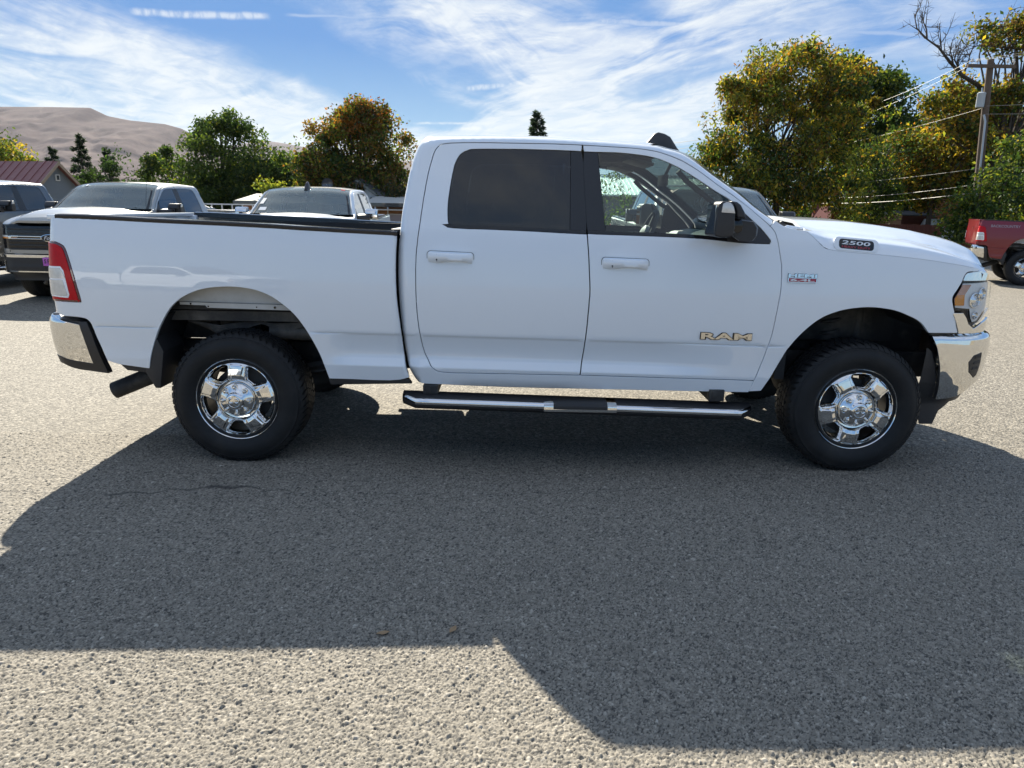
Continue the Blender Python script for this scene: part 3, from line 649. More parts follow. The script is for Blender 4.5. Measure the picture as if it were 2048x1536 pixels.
def rim_mesh():
    """chrome wheel face: five windows, flat-topped spokes, stepped lip"""
    wins = []
    for k in range(5):
        c = 2*math.pi*k/5; poly = []
        def P(r, a): return (r*math.cos(c+a), r*math.sin(c+a))
        corner = [(.199, .40, -1), (.199, -.40, -1), (.158, -.43, 0), (.126, -.22, 0), (.126, .22, 0), (.158, .43, 0)]
        pts = [P(r, a) for r, a, _ in [(.214, .20, 0), (.215, 0, 0), (.214, -.20, 0), (.2115, -.305, 0), (.204, -.345, 0), (.192, -.335, 0), (.162, -.285, 0), (.139, -.225, 0), (.130, -.165, 0), (.128, 0, 0), (.130, .165, 0), (.139, .225, 0), (.162, .285, 0), (.192, .335, 0), (.204, .345, 0), (.2115, .305, 0)]]
        q = []
        n = len(pts)
        for i in range(n):
            a, b, c2, d = (np.array(pts[(i+j) % n]) for j in (-1, 0, 1, 2))
            for t in (0, .25, .5, .75): q.append(tuple(.5*((2*b)+(c2-a)*t+(2*a-5*b+4*c2-d)*t*t+(3*b-a-3*c2+d)*t**3)))
        wins.append(inset_poly(q, .0065))
    def depth(P):
        r = np.hypot(P[:, 0], P[:, 1]); th = np.arctan2(P[:, 1], P[:, 0])
        base = np.interp(r, [.0, .10, .118, .128, .150, .190, .212, .220, .225, .231, .236, .242, .246, .2485],
                            [-.020, -.020, -.016, .004, .010, .004, .000, -.004, -.012, -.028, -.012, -.001, .000, -.006])
        # bevel round the windows
        dw = np.full(len(P), 1.0)
        for w in wins: dw = np.minimum(dw, polydist(P, w))
        ins = (r > .118) & (r < .2225)
        base = np.where(ins, base - .026*(1-sstep(.0, .014, dw)), base)
        # flat raised plate on every spoke
        a = (th - math.pi/5 + math.pi/5) % (2*math.pi/5) - math.pi/5
        a = (th % (2*math.pi/5)) - math.pi/5
        tan = r*np.sin(a); rad = r*np.cos(a)
        w_ = .0300 + (rad-.13)*.14
        plate = sstep(.0, .004, w_-np.abs(tan))*sstep(.120, .128, rad)*sstep(.0, .006, .212-rad)
        return base + .0075*plate*ins
    ths = np.arange(0, 2*math.pi, math.radians(2.0))
    P = []
    for r in list(np.arange(.06, .118, .012)) + list(np.arange(.118, .2485, .0036)):
        P.append(np.stack([r*np.cos(ths), r*np.sin(ths)], -1))
    P = np.concatenate(P)
    out = [(.2485*math.cos(t), .2485*math.sin(t)) for t in np.linspace(0, 2*math.pi, 121)[:-1]]
    for w in wins:
        P = P[~inpoly(P, w)]; P = P[polydist(P, w) > .0022]
        # rings that follow each window bevel
    for w in wins:
        for d_ in (.0035, .007, .0105, .014):
            ww = inset_poly(w, -d_); P = np.concatenate([P, np.array(ww)])
    rr = np.hypot(P[:, 0], P[:, 1]); P = P[rr < .2475]
    pts = [Vector(p) for p in out]; ed = [(i, (i+1) % len(out)) for i in range(len(out))]
    for w in wins:
        k = len(pts); pts += [Vector(p) for p in w]; ed += [(k+i, k+(i+1) % len(w)) for i in range(len(w))]
    pts += [Vector(p) for p in P]
    vo, eo, fo, *_ = delaunay_2d_cdt(pts, ed, [], 0, 1e-6)
    V = np.array([(p.x, p.y) for p in vo]); F = np.array(fo); cen = V[F].mean(1)
    ok = np.ones(len(F), bool)
    for w in wins: ok &= ~inpoly(cen, w)
    F = F[ok]
    D = depth(V)
    verts = [(float(x), float(-d), float(z)) for (x, z), d in zip(V, D)]
    a, b, c = V[F[:, 0]], V[F[:, 1]], V[F[:, 2]]
    ccw = ((b-a)[:, 0]*(c-a)[:, 1]-(b-a)[:, 1]*(c-a)[:, 0]) > 0
    F = np.where(ccw[:, None], F, F[:, ::-1])
    faces = [tuple(int(i) for i in f) for f in F]
    # window walls
    cnt = {}
    for f in faces:
        for i in range(3): cnt[(f[i], f[(i+1) % 3])] = 1
    back = {}
    for (i, j) in list(cnt):
        if (j, i) not in cnt and math.hypot(*V[i]) < .22:
            for k in (i, j):
                if k not in back: back[k] = len(verts); verts.append((verts[k][0]*.985, verts[k][1]+.03, verts[k][2]*.985))
            faces.append((j, i, back[i], back[j]))
    me = bpy.data.meshes.new('rim'); me.from_pydata(verts, [], faces)
    me.polygons.foreach_set('use_smooth', [True]*len(me.polygons)); me.set_sharp_from_angle(angle=math.radians(46))
    return me
def ram_emblem():
    """relief of a ram's head with curled horns"""
    m = MB()
    head = [(0, -.030), (.007, -.026), (.009, -.012), (.012, .004), (.008, .016), (0, .019), (-.008, .016), (-.012, .004), (-.009, -.012), (-.007, -.026)]
    m.prism(head, -.004, 0)
    for s in (-1, 1):
        pts = []
        for k in range(13):
            t = k/12; a = math.radians(100 - 290*t); r = .0165 - .0065*t
            pts.append((s*(.0155 + r*math.cos(a)), -.003, .004 + r*math.sin(a)))
        m.tube(pts, [.0058 - .0034*k/12 for k in range(13)], 6)
    return m
def build_wheel(root, hub, ang, side=1):
    w = holder('wheel', root, hub, (0, 0, 0 if side == 1 else math.pi))
    if side == -1: pass
    if not WHEEL:
        m, m2 = tyre_mesh()
        t = m.build('tyre', 'rubber', w, smooth=40)
        b = m2.build('tread_blocks', 'rubber', w, smooth=30, fix=True); b['kind'] = 'stuff'
        me = rim_mesh(); r = mesh_obj('rim', me, 'chrome', w)
        bar = MB(); bar.lathe([(.246, .004), (.243, .014), (.232, .02), (.225, .07), (.22, .2), (.235, .25)], 48)
        ba = bar.build('rim_barrel', 'dull_steel', w)
        d = MB(); d.lathe([(.02, .085), (.16, .085), (.178, .088), (.178, .112), (.06, .115)], 40); d.box((.11, .10, .12), (.10, .08, .14))
        br = d.build('brake_disc', 'under_metal', w)
        c = MB()
        c.lathe([(.106, .016), (.108, .004), (.104, -.006), (.094, -.014), (.072, -.026), (.058, -.033), (.054, -.036), (.051, -.048), (.045, -.053), (.036, -.054), (.034, -.0515), (0.0005, -.0515)], 48)
        cap = c.build('hub_cap', 'chrome', w, smooth=50)
        nuts = []; nu = None
        for k in range(8):
            t_ = 2*math.pi*k/8 + math.pi/2
            if nu is None:
                n = MB(); n.lathe([(.019, -.010), (.019, -.0245), (.0155, -.0245), (.0155, -.018), (.0115, -.019), (.0110, -.035), (.007, -.040), (.0004, -.041)], 14); nu = n.build('lug_nut', 'chrome', w, smooth=40); q = nu
            else: q = nu.copy(); link(q, w)
            q.location = (.081*math.cos(t_), 0, .081*math.sin(t_)); nuts.append(q)
        e = ram_emblem(); em = e.build('emblem', 'chrome', w, smooth=30)
        for v in em.data.vertices: v.co = Vector((v.co.x, v.co.y-.051, v.co.z))
        WHEEL.update(tyre=t, tread_blocks=b, rim=r, rim_barrel=ba, brake_disc=br, hub_cap=cap, emblem=em); WHEEL.update({'nut%d' % k: q for k, q in enumerate(nuts)})
    else:
        for k, o in WHEEL.items():
            c = o.copy(); link(c, w); c.rotation_euler = (0, 0, 0)
    for ch in w.children_recursive if False else [o for o in bpy.data.objects if o.parent == w]:
        if ch.name.split('.')[0] in ('rim',): ch.rotation_euler = (0, -ang, 0); ch.scale = (1.03, 1, 1.03)
    return w
WHEEL = {}

# ---- body --------------------------------------------------------
def mid_loft(line_near, n=14, crown=0.0, bow=None, lift=None):
    """rows from a near-side 3D line across to its mirror image"""
    rows = []
    for i, p in enumerate(line_near):
        row = []
        for k in range(n+1):
            t = k/n; y = p[1] + (TRUCK_W-2*p[1])*t; q = 1-(2*t-1)**2
            b = bow(i) if bow else 0; c = lift(i) if lift else crown
            row.append((p[0] + b*q, y, p[2] + c*(1-abs(2*t-1)**3.0)))
        rows.append(row)
    return rows
def surf_pts(pts, surf=None, off=0.0):
    surf = surf or BODY
    return [tuple(surf(np.array([s]), np.array([z]), off)[0]) for s, z in pts]

def build_pickup(root, front='ram'):
    paint = 'white_paint'
    top = seg('roof_sil'); rear = seg('rear_sil')
    bg_up, bg_lo = split_z(seg('bgap'), 1.433)
    # cab frame: rear pillar, rocker, roof rail and windscreen pillar in one pressing
    frame = rear + seg('sill') + [T['fend_gap'][0]] + seg('doorbot_f', True) + seg('doorbot_r', True) + seg('doorrear', True) + seg('doortop_r') 
    dt = seg('doortop_f'); cut = min(range(len(dt)), key=lambda i: abs(dt[i][0]-1.503)+abs(dt[i][1]-1.493))
    frame += dt[:cut+1] + seg('fender_top') + top[::-1]
    rollline = [p for p in rear if p[1] > .52][::-1] + top
    cab = None
    for mir in (False, True):
        c = panel('cab_frame', frame, paint, root, inset=.003, roll=(rollline, .052), mirror=mir, dens=.022, gx=.06)
        # inner pillar trim
        panel('pillar_trim', frame, 'cabin_dark', root, inset=.006, off=.055, roll=(rollline, .03), mirror=mir, skirt=.0, dens=.05)
        # rear door and front door
        op_r = seg('doorrear') + seg('doorbot_r')[1:] + bg_lo[::-1] + seg('molding_r', True) + seg('glass_r') + [bg_up[0]] + seg('doortop_r', True)
        d1 = panel('door', op_r, paint, root, inset=.0048, mirror=mir)
        panel('door_frame_trim', op_r, 'cabin_dark', d1, inset=.010, off=.030, mirror=mir, skirt=.0, dens=.05)
        gap_r = seg('glass_r') + [p for p in bg_up if p[1] < 1.90] + seg('molding_r', True)
        W_r = [p for p in seg('glass_r')] 
        gl = [p for p in seg('glass_r') if p[0] < .335] + [(.335, 1.897), (.335, 1.448)] + [(p[0], p[1]+.016) for p in seg('molding_r', True) if p[0] < .33 and p[0] > -.35]
        panel('window_pane', gl, 'tint_glass', d1, inset=.001, off=.006, mirror=mir, skirt=.004, dens=.03)
        tr = [(.337, 1.8975)] + [p for p in seg('glass_r') if p[0] > .337] + [p for p in bg_up if p[1] < 1.895] + [(.43, 1.436), (.30, 1.452), (.337, 1.452)]
        panel('pillar_cover', tr, 'black_plastic', d1, inset=.0012, off=.0035, mirror=mir, skirt=.012)
        ms = seg('molding_r'); strip = ms + [(p[0], p[1]+.0175) for p in ms[::-1] if p[0] > -.35]
        panel('window_molding', strip, 'gloss_black', d1, inset=.0005, off=.001, mirror=mir, skirt=.012, dens=.02)
        op_f = seg('doortop_f')[:] + seg('doorbot_f', True)[1:] + bg_lo[::-1] + seg('molding_f', True) + seg('glass_f', True)
        op_f = seg('doortop_f') + seg('doorbot_f', True) + bg_lo[::-1] + seg('molding_f', True) + seg('glass_f', True)
        d2 = panel('door', op_f, paint, root, inset=.0048, mirror=mir)
        panel('door_frame_trim', op_f, 'cabin_dark', d2, inset=.010, off=.030, mirror=mir, skirt=.0, dens=.05)
        gf = [p for p in seg('glass_f') if .50 < p[0] < 1.24]
        mf = [p for p in seg('molding_f', True) if .55 < p[0] < 1.25]
        gfl = [(.497, 1.893)] + gf + [(1.25, 1.60), (1.27, 1.43)] + [(p[0], p[1]+.016) for p in mf[::-1]] + [(.545, 1.447)]
        panel('window_pane', gfl, 'clear_glass', d2, inset=.001, off=.006, mirror=mir, skirt=.004, dens=.03)
        tr = [(.495, 1.8945)] + [(.414, 1.8965)] + [p for p in bg_up if p[1] < 1.89] + [(.44, 1.4345), (.55, 1.4325), (.542, 1.448)]
        panel('pillar_cover', tr, 'black_plastic', d2, inset=.0012, off=.0035, mirror=mir, skirt=.012)
        sail = [p for p in seg('glass_f') if p[0] > 1.25] + [p for p in seg('molding_f') if p[0] > 1.24] + [(1.262, 1.60)]
        panel('mirror_base', sail, 'black_plastic', d2, inset=.0012, off=.0025, mirror=mir, skirt=.012)
        ms = seg('molding_f'); strip = [p for p in ms if p[0] < 1.28] + [(p[0], p[1]+.0175) for p in ms[::-1] if p[0] < 1.28]
        panel('window_molding', strip, 'gloss_black', d2, inset=.0005, off=.001, mirror=mir, skirt=.012, dens=.02)
        # door cards inside
        for d, x0, x1 in ((d1, -.50, .43), (d2, .45, 1.45)):
            card = [(x0, .62), (x1, .62), (x1, 1.40), (x0, 1.45)]
            panel('door_card', card, 'cabin_dark', d, inset=.0, off=.075, mirror=mir, skirt=.0, dens=.1)
        for d, nm in ((d1, 'handle_r'), (d2, 'handle_f')):
            (a0, b0), (a1, b1) = T[nm]; zm = (b0+b1)/2 - .001; xm = (a0+a1)/2; w = (a1-a0); 
            def yb(x, z): return float(BODY(np.array([x]), np.array([z]))[0, 1])
            for cup in (1, 0):
                h = MB()
                hh = .070 if cup else .046; ww = w + (.012 if cup else -.002)
                pr = []
                for cx, cz, a0_ in ((ww/2-.02, hh/2-.02, 0), (-ww/2+.02, hh/2-.02, 90), (-ww/2+.02, -hh/2+.02, 180), (ww/2-.02, -hh/2+.02, 270)):
                    for k in range(5):
                        a = math.radians(a0_+22.5*k); pr.append((xm+cx+.02*math.cos(a), zm+cz+.02*math.sin(a)-.014*(cx/ (w/2))*.25))
                y0 = yb(xm, zm)
                if cup:
                    h.prism(pr, y0-.0018, y0+.02); o = h.build('handle_cup', paint, d, bevel=.001)
                    hq = MB(); cxm = sum(p[0] for p in pr)/len(pr); czm = sum(p[1] for p in pr)/len(pr); hq.prism([(cxm+(x-cxm)*1.022, czm+(z-czm)*1.075) for x, z in pr], y0-.0006, y0+.01); hq = hq.build('handle_gap', 'cabin_grey', d)  # dark ring stands in for the shaded gap round the handle
                    if mir: link(mirror_obj(hq), d); bpy.data.objects.remove(hq)
                else:
                    # bowed grip with a hollow under it
                    rows = []
                    N_ = 16
                    for i in range(N_+1):
                        t = i/N_; x = xm - ww/2 + ww*t; bow_ = .030*(1-abs(2*t-1)**3.2)
                        low = -.028 if t < .26 else -.028 + .012*math.sin(math.pi*(t-.26)/.74)
                        tilt = -.0045*(2*t-1)
                        sec = [(y0+.004, zm+.029+tilt), (y0-.008-bow_*.6, zm+.0285+tilt), (y0-.014-bow_*.75, zm+.015+tilt), (y0-.012-bow_*.75, zm-.010+tilt), (y0-.004-bow_*.55, zm+low+tilt), (y0+.004, zm+low+tilt)]
                        rows.append([(x, yy, zz) for yy, zz in sec])
                    h.grid(rows); h.add(rows[0], [tuple(range(6))]); h.add(rows[-1], [tuple(range(6))[::-1]])
                    o = h.build('door_handle', paint, d, smooth=50)
                if mir:
                    m_ = mirror_obj(o); link(m_, d); bpy.data.objects.remove(o)
            if not mir:
                k = MB(); k.box((xm-w*.30, yb(xm, zm)-.0275, zm+.002), (.0022, .004, .041)); k.lathe([(.0045, 0), (.0045, -.003), (.0003, -.003)], 10, c=(xm-w*.305+.001, yb(xm, zm)-.0285, zm-.008)); k.build('lock_cylinder', 'black_plastic', d)
        # fender
        fen = [T['fend_gap'][0]] + [p for p in dt[::-1][1:] if dt.index(p) >= cut] + seg('fender_top')[1:] + seg('fender_top2')[1:] + seg('hoodgap')[1:] + seg('fender_front')[1:] + seg('farch') + seg('fend_bot')[1:]
        fd = panel('fender', fen, paint, root, mirror=mir, inset=.002, dens=.018)
        # bed side
        bed = seg('bed_top') + seg('bed_front')[1:] + seg('bed_bot')[1:] + seg('rarch')[1:] + seg('bed_rbot')[1:] + seg('bed_notch')[1:] + [(-2.735, .93), (-2.752, .99)] 
        tl = seg('tail')
        bed += [(-2.752, .99)] + tl[::-1] + [(-2.752, 1.352), (-2.765, 1.40), (-2.752, 1.455)]
        bs = panel('bed_side', bed, paint, root, mirror=mir, inset=.002, roll=(seg('bed_front'), .014), dens=.018)
        if not mir: BEDSIDE = bs
        # tail lamp wrapping round the corner
        full = [(-2.787, 1.345)] + tl + [(-2.787, .985)]
        lamp = panel('tail_light', full, 'dark_red_lens', root, inset=.0025, off=-.003, mirror=mir, gx=.03, dens=.012)
        inner = inset_poly(clean([(-2.80, 1.35)] + tl + [(-2.80, .975)]), .0125); inner = [(max(a, -2.787), b) for a, b in inner]
        panel('red_lens', inner, 'red_lens', lamp, off=-.008, mirror=mir, gx=.03, dens=.012, skirt=.006)
        wl_ = [tuple(p) for p in T['lamp_white']]; wl_ = [(-2.787, wl_[0][1]+.004)] + wl_[:] + [(-2.787, wl_[-1][1]-.002)]
        zmid = .58*wl_[0][1]+.42*wl_[-1][1]
        bz_ = inset_poly(clean(wl_), .0035)
        panel('lamp_bezel', wl_, 'lamp_mirror', lamp, off=-.0100, inset=0, mirror=mir, gx=.03, dens=.012, skirt=.006)
        def clampz(poly, lo, hi): return [(a, min(max(b, lo), hi)) for a, b in poly]
        inn = [(max(a, -2.7865), b) for a, b in inset_poly(clean([(-2.79, wl_[0][1])] + wl_[1:-1] + [(-2.79, wl_[-1][1])]), .0075)]
        for lo, hi in ((.9, zmid-.004), (zmid+.004, 2)):
            panel('reverse_lamp', clean(clampz(inn, lo, hi)), 'white_lens', lamp, off=-.0125, mirror=mir, gx=.03, dens=.012, skirt=.005)
        # rail cap
        rc = MB(); bt = seg('bed_top'); rows = []
        for s, z in bt[::-1]:
            x, y, _ = BODY(np.array([s]), np.array([z]))[0]
            sec = [(y-.004, z-.014), (y-.006, z+.002), (y+.002, z+.010), (y+.055, z+.013), (y+.085, z+.008), (y+.088, z-.03), (y+.03, z-.03)]
            rows.append([(x, yy if not mir else TRUCK_W-yy, zz) for yy, zz in sec] )
        rows = [r+[r[0]] for r in rows]
        rc.grid(rows); rc.add(rows[0], [tuple(range(7))]); rc.add(rows[-1], [tuple(range(7))])
        rc.build('rail_cap', 'gloss_black', bs, smooth=30)
        # bed inner wall
        iw = MB(); ys = (lambda y: y) if not mir else (lambda y: TRUCK_W-y)
        iw.box((-1.68, ys(.135), 1.20), (1.98, .03, .46)); iw.build('bed_wall', 'liner', bs)
        # wheel-house sheet seen through the arch
        if True:
            fl = MB()
            fl.prism([(-2.06, 1.16), (-2.06, .995), (-1.99, .992), (-1.36, .983), (-1.20, .98), (-1.20, 1.16)], ys(.105), ys(.112))
            fl.build('wheelhouse_panel', 'raw_panel', bs)
            f2 = MB(); f2.m = 0
            f2.prism([(-1.99, .9905), (-1.99, .975), (-1.838, .972), (-1.828, .958), (-1.25, .948), (-1.25, .981)], ys(.090), ys(.096))
            for hx, hz, hr in ((-1.925, .981, .006), (-1.82, .966, .005), (-1.42, .965, .008), (-1.53, .966, .004)):
                f2.m = 1; f2.lathe([(hr, ys(.090)-.0015*(1 if not mir else -1)), (.0004, ys(.090)-.0016*(1 if not mir else -1))], 12, c=(hx, 0, hz)); f2.m = 0
            f2.build('wheelhouse_flange', ['raw_panel', 'gloss_black'], bs)
            # arch liners
            for arch, cx, nm, owner, z0 in ((seg('rarch'), -1.66, 'arch_liner', bs, .93), (seg('farch'), 2.12, 'arch_liner', fd, 0)):
                lin = MB(); n0 = []; n1 = []
                for s, z in arch:
                    x, y, _ = BODY(np.array([s]), np.array([z]))[0]
                    up = max(0, (z-.6))/.5
                    k = 1.0 + .035
                    if nm == 'arch_liner' and owner is bs and z > .93: continue
                    n0.append((cx+(x-cx)*1.01, ys(y+.024), z+.004)); n1.append((cx+(x-cx)*k, ys(.62), z+.03))
                if owner is bs:
                    for part in (0, 1):
                        a = [p for p in n0 if (p[0] < cx) == bool(part)]; b = [p for p in n1 if (p[0] < cx) == bool(part)]
                        lin = MB(); lin.grid([a, b]); lin.build(nm, 'liner', owner, smooth=60)
                else: lin.grid([n0, n1]); lin.build(nm, 'liner', owner, smooth=60)
        # lower black trim ahead of and behind the rear wheel
        lt = MB(); lt.prism([(-1.11, .545), (-.62, .545), (-.60, .515), (-1.10, .50)], ys(.06), ys(.10)); lt.build('lower_trim', 'black_plastic', bs, bevel=.004); lt = MB(); lt.prism([(-2.40, .64), (-2.17, .60), (-2.17, .555), (-2.33, .572)], ys(.05), ys(.30)); lt.build('lower_trim', 'black_plastic', bs, bevel=.004)
        mf_ = MB(); mf_.prism([(-2.162, .815), (-2.135, .815), (-2.085, .70), (-2.125, .47), (-2.155, .47), (-2.205, .57), (-2.195, .70)], ys(.022), ys(.30)); mf_.build('mud_flap', 'black_plastic', bs, bevel=.004)
        lt = MB(); lt.prism([(1.47, .515), (1.535, .515), (1.60, .66), (1.66, .80), (1.63, .80), (1.52, .60)], ys(.03), ys(.36)); lt.build('mud_flap', 'black_plastic', fd, bevel=.004)
        # roof drip / side marker nothing
        # mirror
        mr = MB()
        me_ = [(p[0], p[2]) for p in T['mir_end']]
        mr.prism(me_, ys(-.265), ys(-.045)); mo = mr.build('side_mirror', 'black_plastic', root, bevel=.012, seg=3, smooth=50)
        ms_ = MB(); sh = [(p[0]-.004, p[2]) for p in T['mir_shell']]
        ms_.prism(sh, ys(-.235), ys(-.05)); ms_.build('mirror_shell', 'black_plastic', mo, bevel=.014, seg=3, smooth=50)
        ar = MB(); arm = [(p[0], p[2]) for p in T['mir_arm']]
        cx_ = sum(p[0] for p in arm)/len(arm); cz_ = sum(p[1] for p in arm)/len(arm)
        n_ = len(arm); a0 = [(cx_-.02+(x-cx_)*.78, ys(-.15), cz_+(z-cz_)*.86) for x, z in arm]; a1 = [(x, ys(-.09), z) for x, z in arm]; a2 = [(cx_+.03+(x-cx_)*.92, ys(.06), cz_+(z-cz_)*.9) for x, z in arm]
        ar.add(a0+a1+a2, [(i, (i+1) % n_, n_+(i+1) % n_, n_+i) for i in range(n_)] + [(n_+i, n_+(i+1) % n_, 2*n_+(i+1) % n_, 2*n_+i) for i in range(n_)] + [tuple(range(n_))])
        ar.build('mirror_arm', 'black_plastic', mo, bevel=.006, seg=2, smooth=40)
        el = MB(); lx = [p[0] for p in T['mir_end']]
        el.prism([(1.228, 1.455), (1.262, 1.465), (1.268, 1.50), (1.255, 1.535), (1.215, 1.53), (1.20, 1.49)], ys(-.18), ys(-.10)); el.build('mirror_pivot', 'gloss_black', mo, bevel=.008)
        ll = MB(); ll.prism([(p[0], p[2]) for p in T['mir_lens']], ys(-.2685), ys(-.235)); ll.build('turn_signal', 'white_lens', mo, bevel=.003)
        gm = MB(); gm.box((1.093, ys(-.155), 1.53), (.004, .17, .15)); gm.build('mirror_glass', 'chrome', mo)
        # running board
        rb_ = MB()
        x0, x1 = -.650, 1.478
        nst = 24; rows = []
        for i in range(nst+1):
            t = i/nst; x = x0 + (x1-x0)*t; z = .452 - .0205*(x+.5)
            e = min(1, min(t, 1-t)/.035)             # tapered ends
            yo = -.10 + .10*(1-e)
            sec = [(.07, z+.016), (yo+.03, z+.012), (yo+.012, z+.004), (yo, z-.012), (yo+.006, z-.038), (yo+.04, z-.060), (.07, z-.050)]
            rows.append([(x, ys(yy), zz) for yy, zz in sec])
        rows = [r+[r[0]] for r in rows]
        rb_.grid(rows); rb_.add(rows[0], [tuple(range(7))]); rb_.add(rows[-1], [tuple(range(7))])
        rbo = rb_.build('running_board', 'black_plastic', root, smooth=30)
        st = MB(); rows = []
        for i in range(nst+1):
            t = i/nst; x = x0+.004 + (x1-x0-.008)*t; z = .452 - .0205*(x+.5); e = min(1, min(t, 1-t)/.035); yo = -.10 + .10*(1-e) - .0025
            sec = [(yo+.016, z+.0095), (yo+.008, z+.005), (yo+.000, z-.003), (yo-.002, z-.012), (yo+.002, z-.024), (yo+.024, z-.034)]
            rows.append([(x, ys(yy), zz) for yy, zz in sec])
        rows = [r+[r[0]] for r in rows]
        st.grid(rows); st.add(rows[0], [tuple(range(6))]); st.add(rows[-1], [tuple(range(6))])
        st.build('chrome_strip', 'chrome', rbo, smooth=40)
        pd = MB(); z = .452 - .0205*(.42+.5)
        pd.prism([(ys(.045), z+.0155), (ys(-.075), z+.0165), (ys(-.110), z+.002), (ys(-.113), z-.034), (ys(-.095), z-.036), (ys(-.09), z-.006)], .205, .640, axis='x'); pd.build('step_frame', 'chrome', rbo, bevel=.004)
        p2_ = MB(); p2_.prism([(ys(.043), z+.0185), (ys(-.070), z+.0195), (ys(-.1125), z+.004), (ys(-.1135), z-.018), (ys(-.06), z-.006), (ys(.04), z+.004)], .262, .585, axis='x'); p2_.build('step_pad', 'black_plastic', rbo, bevel=.003)
        for bx in (-.48, 1.26):
            bk = MB(); bk.box((bx, ys(.03), .485), (.09, .06, .07)); bk.box((bx, ys(.35), .46), (.07, .62, .045)); bk.box((bx-.01, ys(-.001), .492), (.04, .01, .04)); bk.build('board_bracket', 'under_metal', rbo, bevel=.004)
    # ---------------- roof, glass, back of cab
    hi = min(range(len(top)), key=lambda i: abs(top[i][0]-.80))
    lo_end = len(top)-1
    def rolled(p):
        R = .052; return tuple(BODY(np.array([p[0]]), np.array([p[1]]), R - math.sqrt(R*R-(R*.97)**2))[0])
    roof_line = [rolled(p) for p in top[:hi+1]]
    bow_f = lambda i: .16*max(0, (roof_line[i][0]-.0))/.8
    rf = MB(); rows = mid_loft(roof_line, 16, bow=bow_f, lift=lambda i: .042)
    rf.grid(rows); roof = rf.build('roof', paint, root, smooth=60, fix=False)
    hl = MB(); rows2 = [[(x, y, z-.05) for x, y, z in r] for r in mid_loft([(p[0], p[1]+.02, p[2]) for p in roof_line], 12, bow=bow_f, lift=lambda i: .02)]
    hl.grid(rows2); hl.build('headliner', 'cabin_dark', roof, smooth=60)
    ws_line = [rolled(p) for p in top[hi:]]
    nW = len(ws_line)
    wl = MB(); wrows = mid_loft([(p[0], p[1]+.012, p[2]-.004) for p in ws_line], 18, bow=lambda i: .16+.05*i/nW, lift=lambda i: .042*(1-i/nW)); wl.grid(wrows); wind = wl.build('windscreen', 'screen_glass', root, smooth=60)
    # black ceramic edge of the screen
    for k in (0, 1):
        bb = MB(); e0 = [(p[0], p[1]+.014, p[2]-.007) for p in ws_line]; e1 = [(p[0]+.035, p[1]+.07, p[2]-.003) for p in ws_line]
        if k: e0 = [(x, TRUCK_W-y, z) for x, y, z in e0]; e1 = [(x, TRUCK_W-y, z) for x, y, z in e1]
        bb.grid([e0, e1]); bb.build('screen_pillar_trim', 'cabin_dark', wind)
    rl = [rolled(p) for p in rear if p[1] > .9]
    bw = MB(); bw.grid(mid_loft(rl, 12, bow=lambda i: -.02)); back = bw.build('cab_back', paint, root, smooth=60, fix=False)
    rw = MB()
    def rx(z): 
        a = [p for p in rl]; return float(np.interp(z, [p[2] for p in a][::-1], [p[0] for p in a][::-1]))
    rw.add([(rx(zz)-.03, y, zz) for y, zz in ((.35, 1.50), (TRUCK_W-.35, 1.50), (TRUCK_W-.40, 1.86), (.40, 1.86))], [(0, 1, 2, 3)])
    rw.build('rear_window', 'gloss_black', back)
    lo_ = MB(); lo_.grid(mid_loft([rolled(p) for p in rear if p[1] <= .93], 4)); lo_.build('cab_back_lower', 'liner', back, smooth=60)
    # antenna fin
    an = MB(); ax = [(p[0], p[2]) for p in T['antenna']]
    base = [(.925, 1.985), (1.145, 1.950)]
    rows = []
    for w_, k in ((.035, 0.0), (.030, .5), (.018, .9), (.006, 1.0)):
        pass
    prof_ = [(1.035+(x-1.035)*1.18, 2.0+(z-2.0)*1.30+.008) for x, z in [(.925, 1.99), (.945, 2.022), (.978, 2.060), (1.005, 2.067), (1.040, 2.060), (1.075, 2.045), (1.115, 1.995), (1.150, 1.940)]]
    for (x, z) in prof_:
        zb_ = 2.0 - .22*(x-.925); h_ = max(.002, z-zb_); 
        rows.append([(x, 1.01+yy, zb_-.03 + (h_+.03)*t) for yy, t in ((-.040, 0), (-.030, .55), (-.014, .93), (0, 1.0), (.014, .93), (.030, .55), (.040, 0))])
    an.grid(rows); an.build('antenna_fin', 'black_plastic', roof, smooth=50)
    # ---------------- hood
    xg = np.array([p[0] for p in surf_pts(seg('hoodgap'))]); gpts = np.array(surf_pts(seg('hoodgap'), off=-.001))
    hc = np.array(T['hood_crease']); hd = np.array(T['hood_dome'])
    o_ = np.argsort(gpts[:, 0]); gpts = gpts[o_]
    def cspline(ys_, zs_, q):
        out = []
        for v in q:
            i = max(0, min(len(ys_)-2, int(np.searchsorted(ys_, v)-1)))
            a, b = ys_[i], ys_[i+1]; t = (v-a)/(b-a); h = b-a
            def slope(j):
                if j == 0: return (zs_[1]-zs_[0])/(ys_[1]-ys_[0])
                if j == len(ys_)-1: return 0.0
                s0 = (zs_[j]-zs_[j-1])/(ys_[j]-ys_[j-1]); s1 = (zs_[j+1]-zs_[j])/(ys_[j+1]-ys_[j])
                return 0.0 if s0*s1 <= 0 else 2*s0*s1/(s0+s1)
            m0, m1 = slope(i), slope(i+1)
            out.append((2*t**3-3*t*t+1)*zs_[i] + (t**3-2*t*t+t)*h*m0 + (-2*t**3+3*t*t)*zs_[i+1] + (t**3-t*t)*h*m1)
        return out
    nx_ = 40; rows = []
    yq0 = [0, .012, .03, .055, .085, .115, .14, .16, .20, .25, .31, .37, .43, .48, .53, .6, .7, .8, .9]
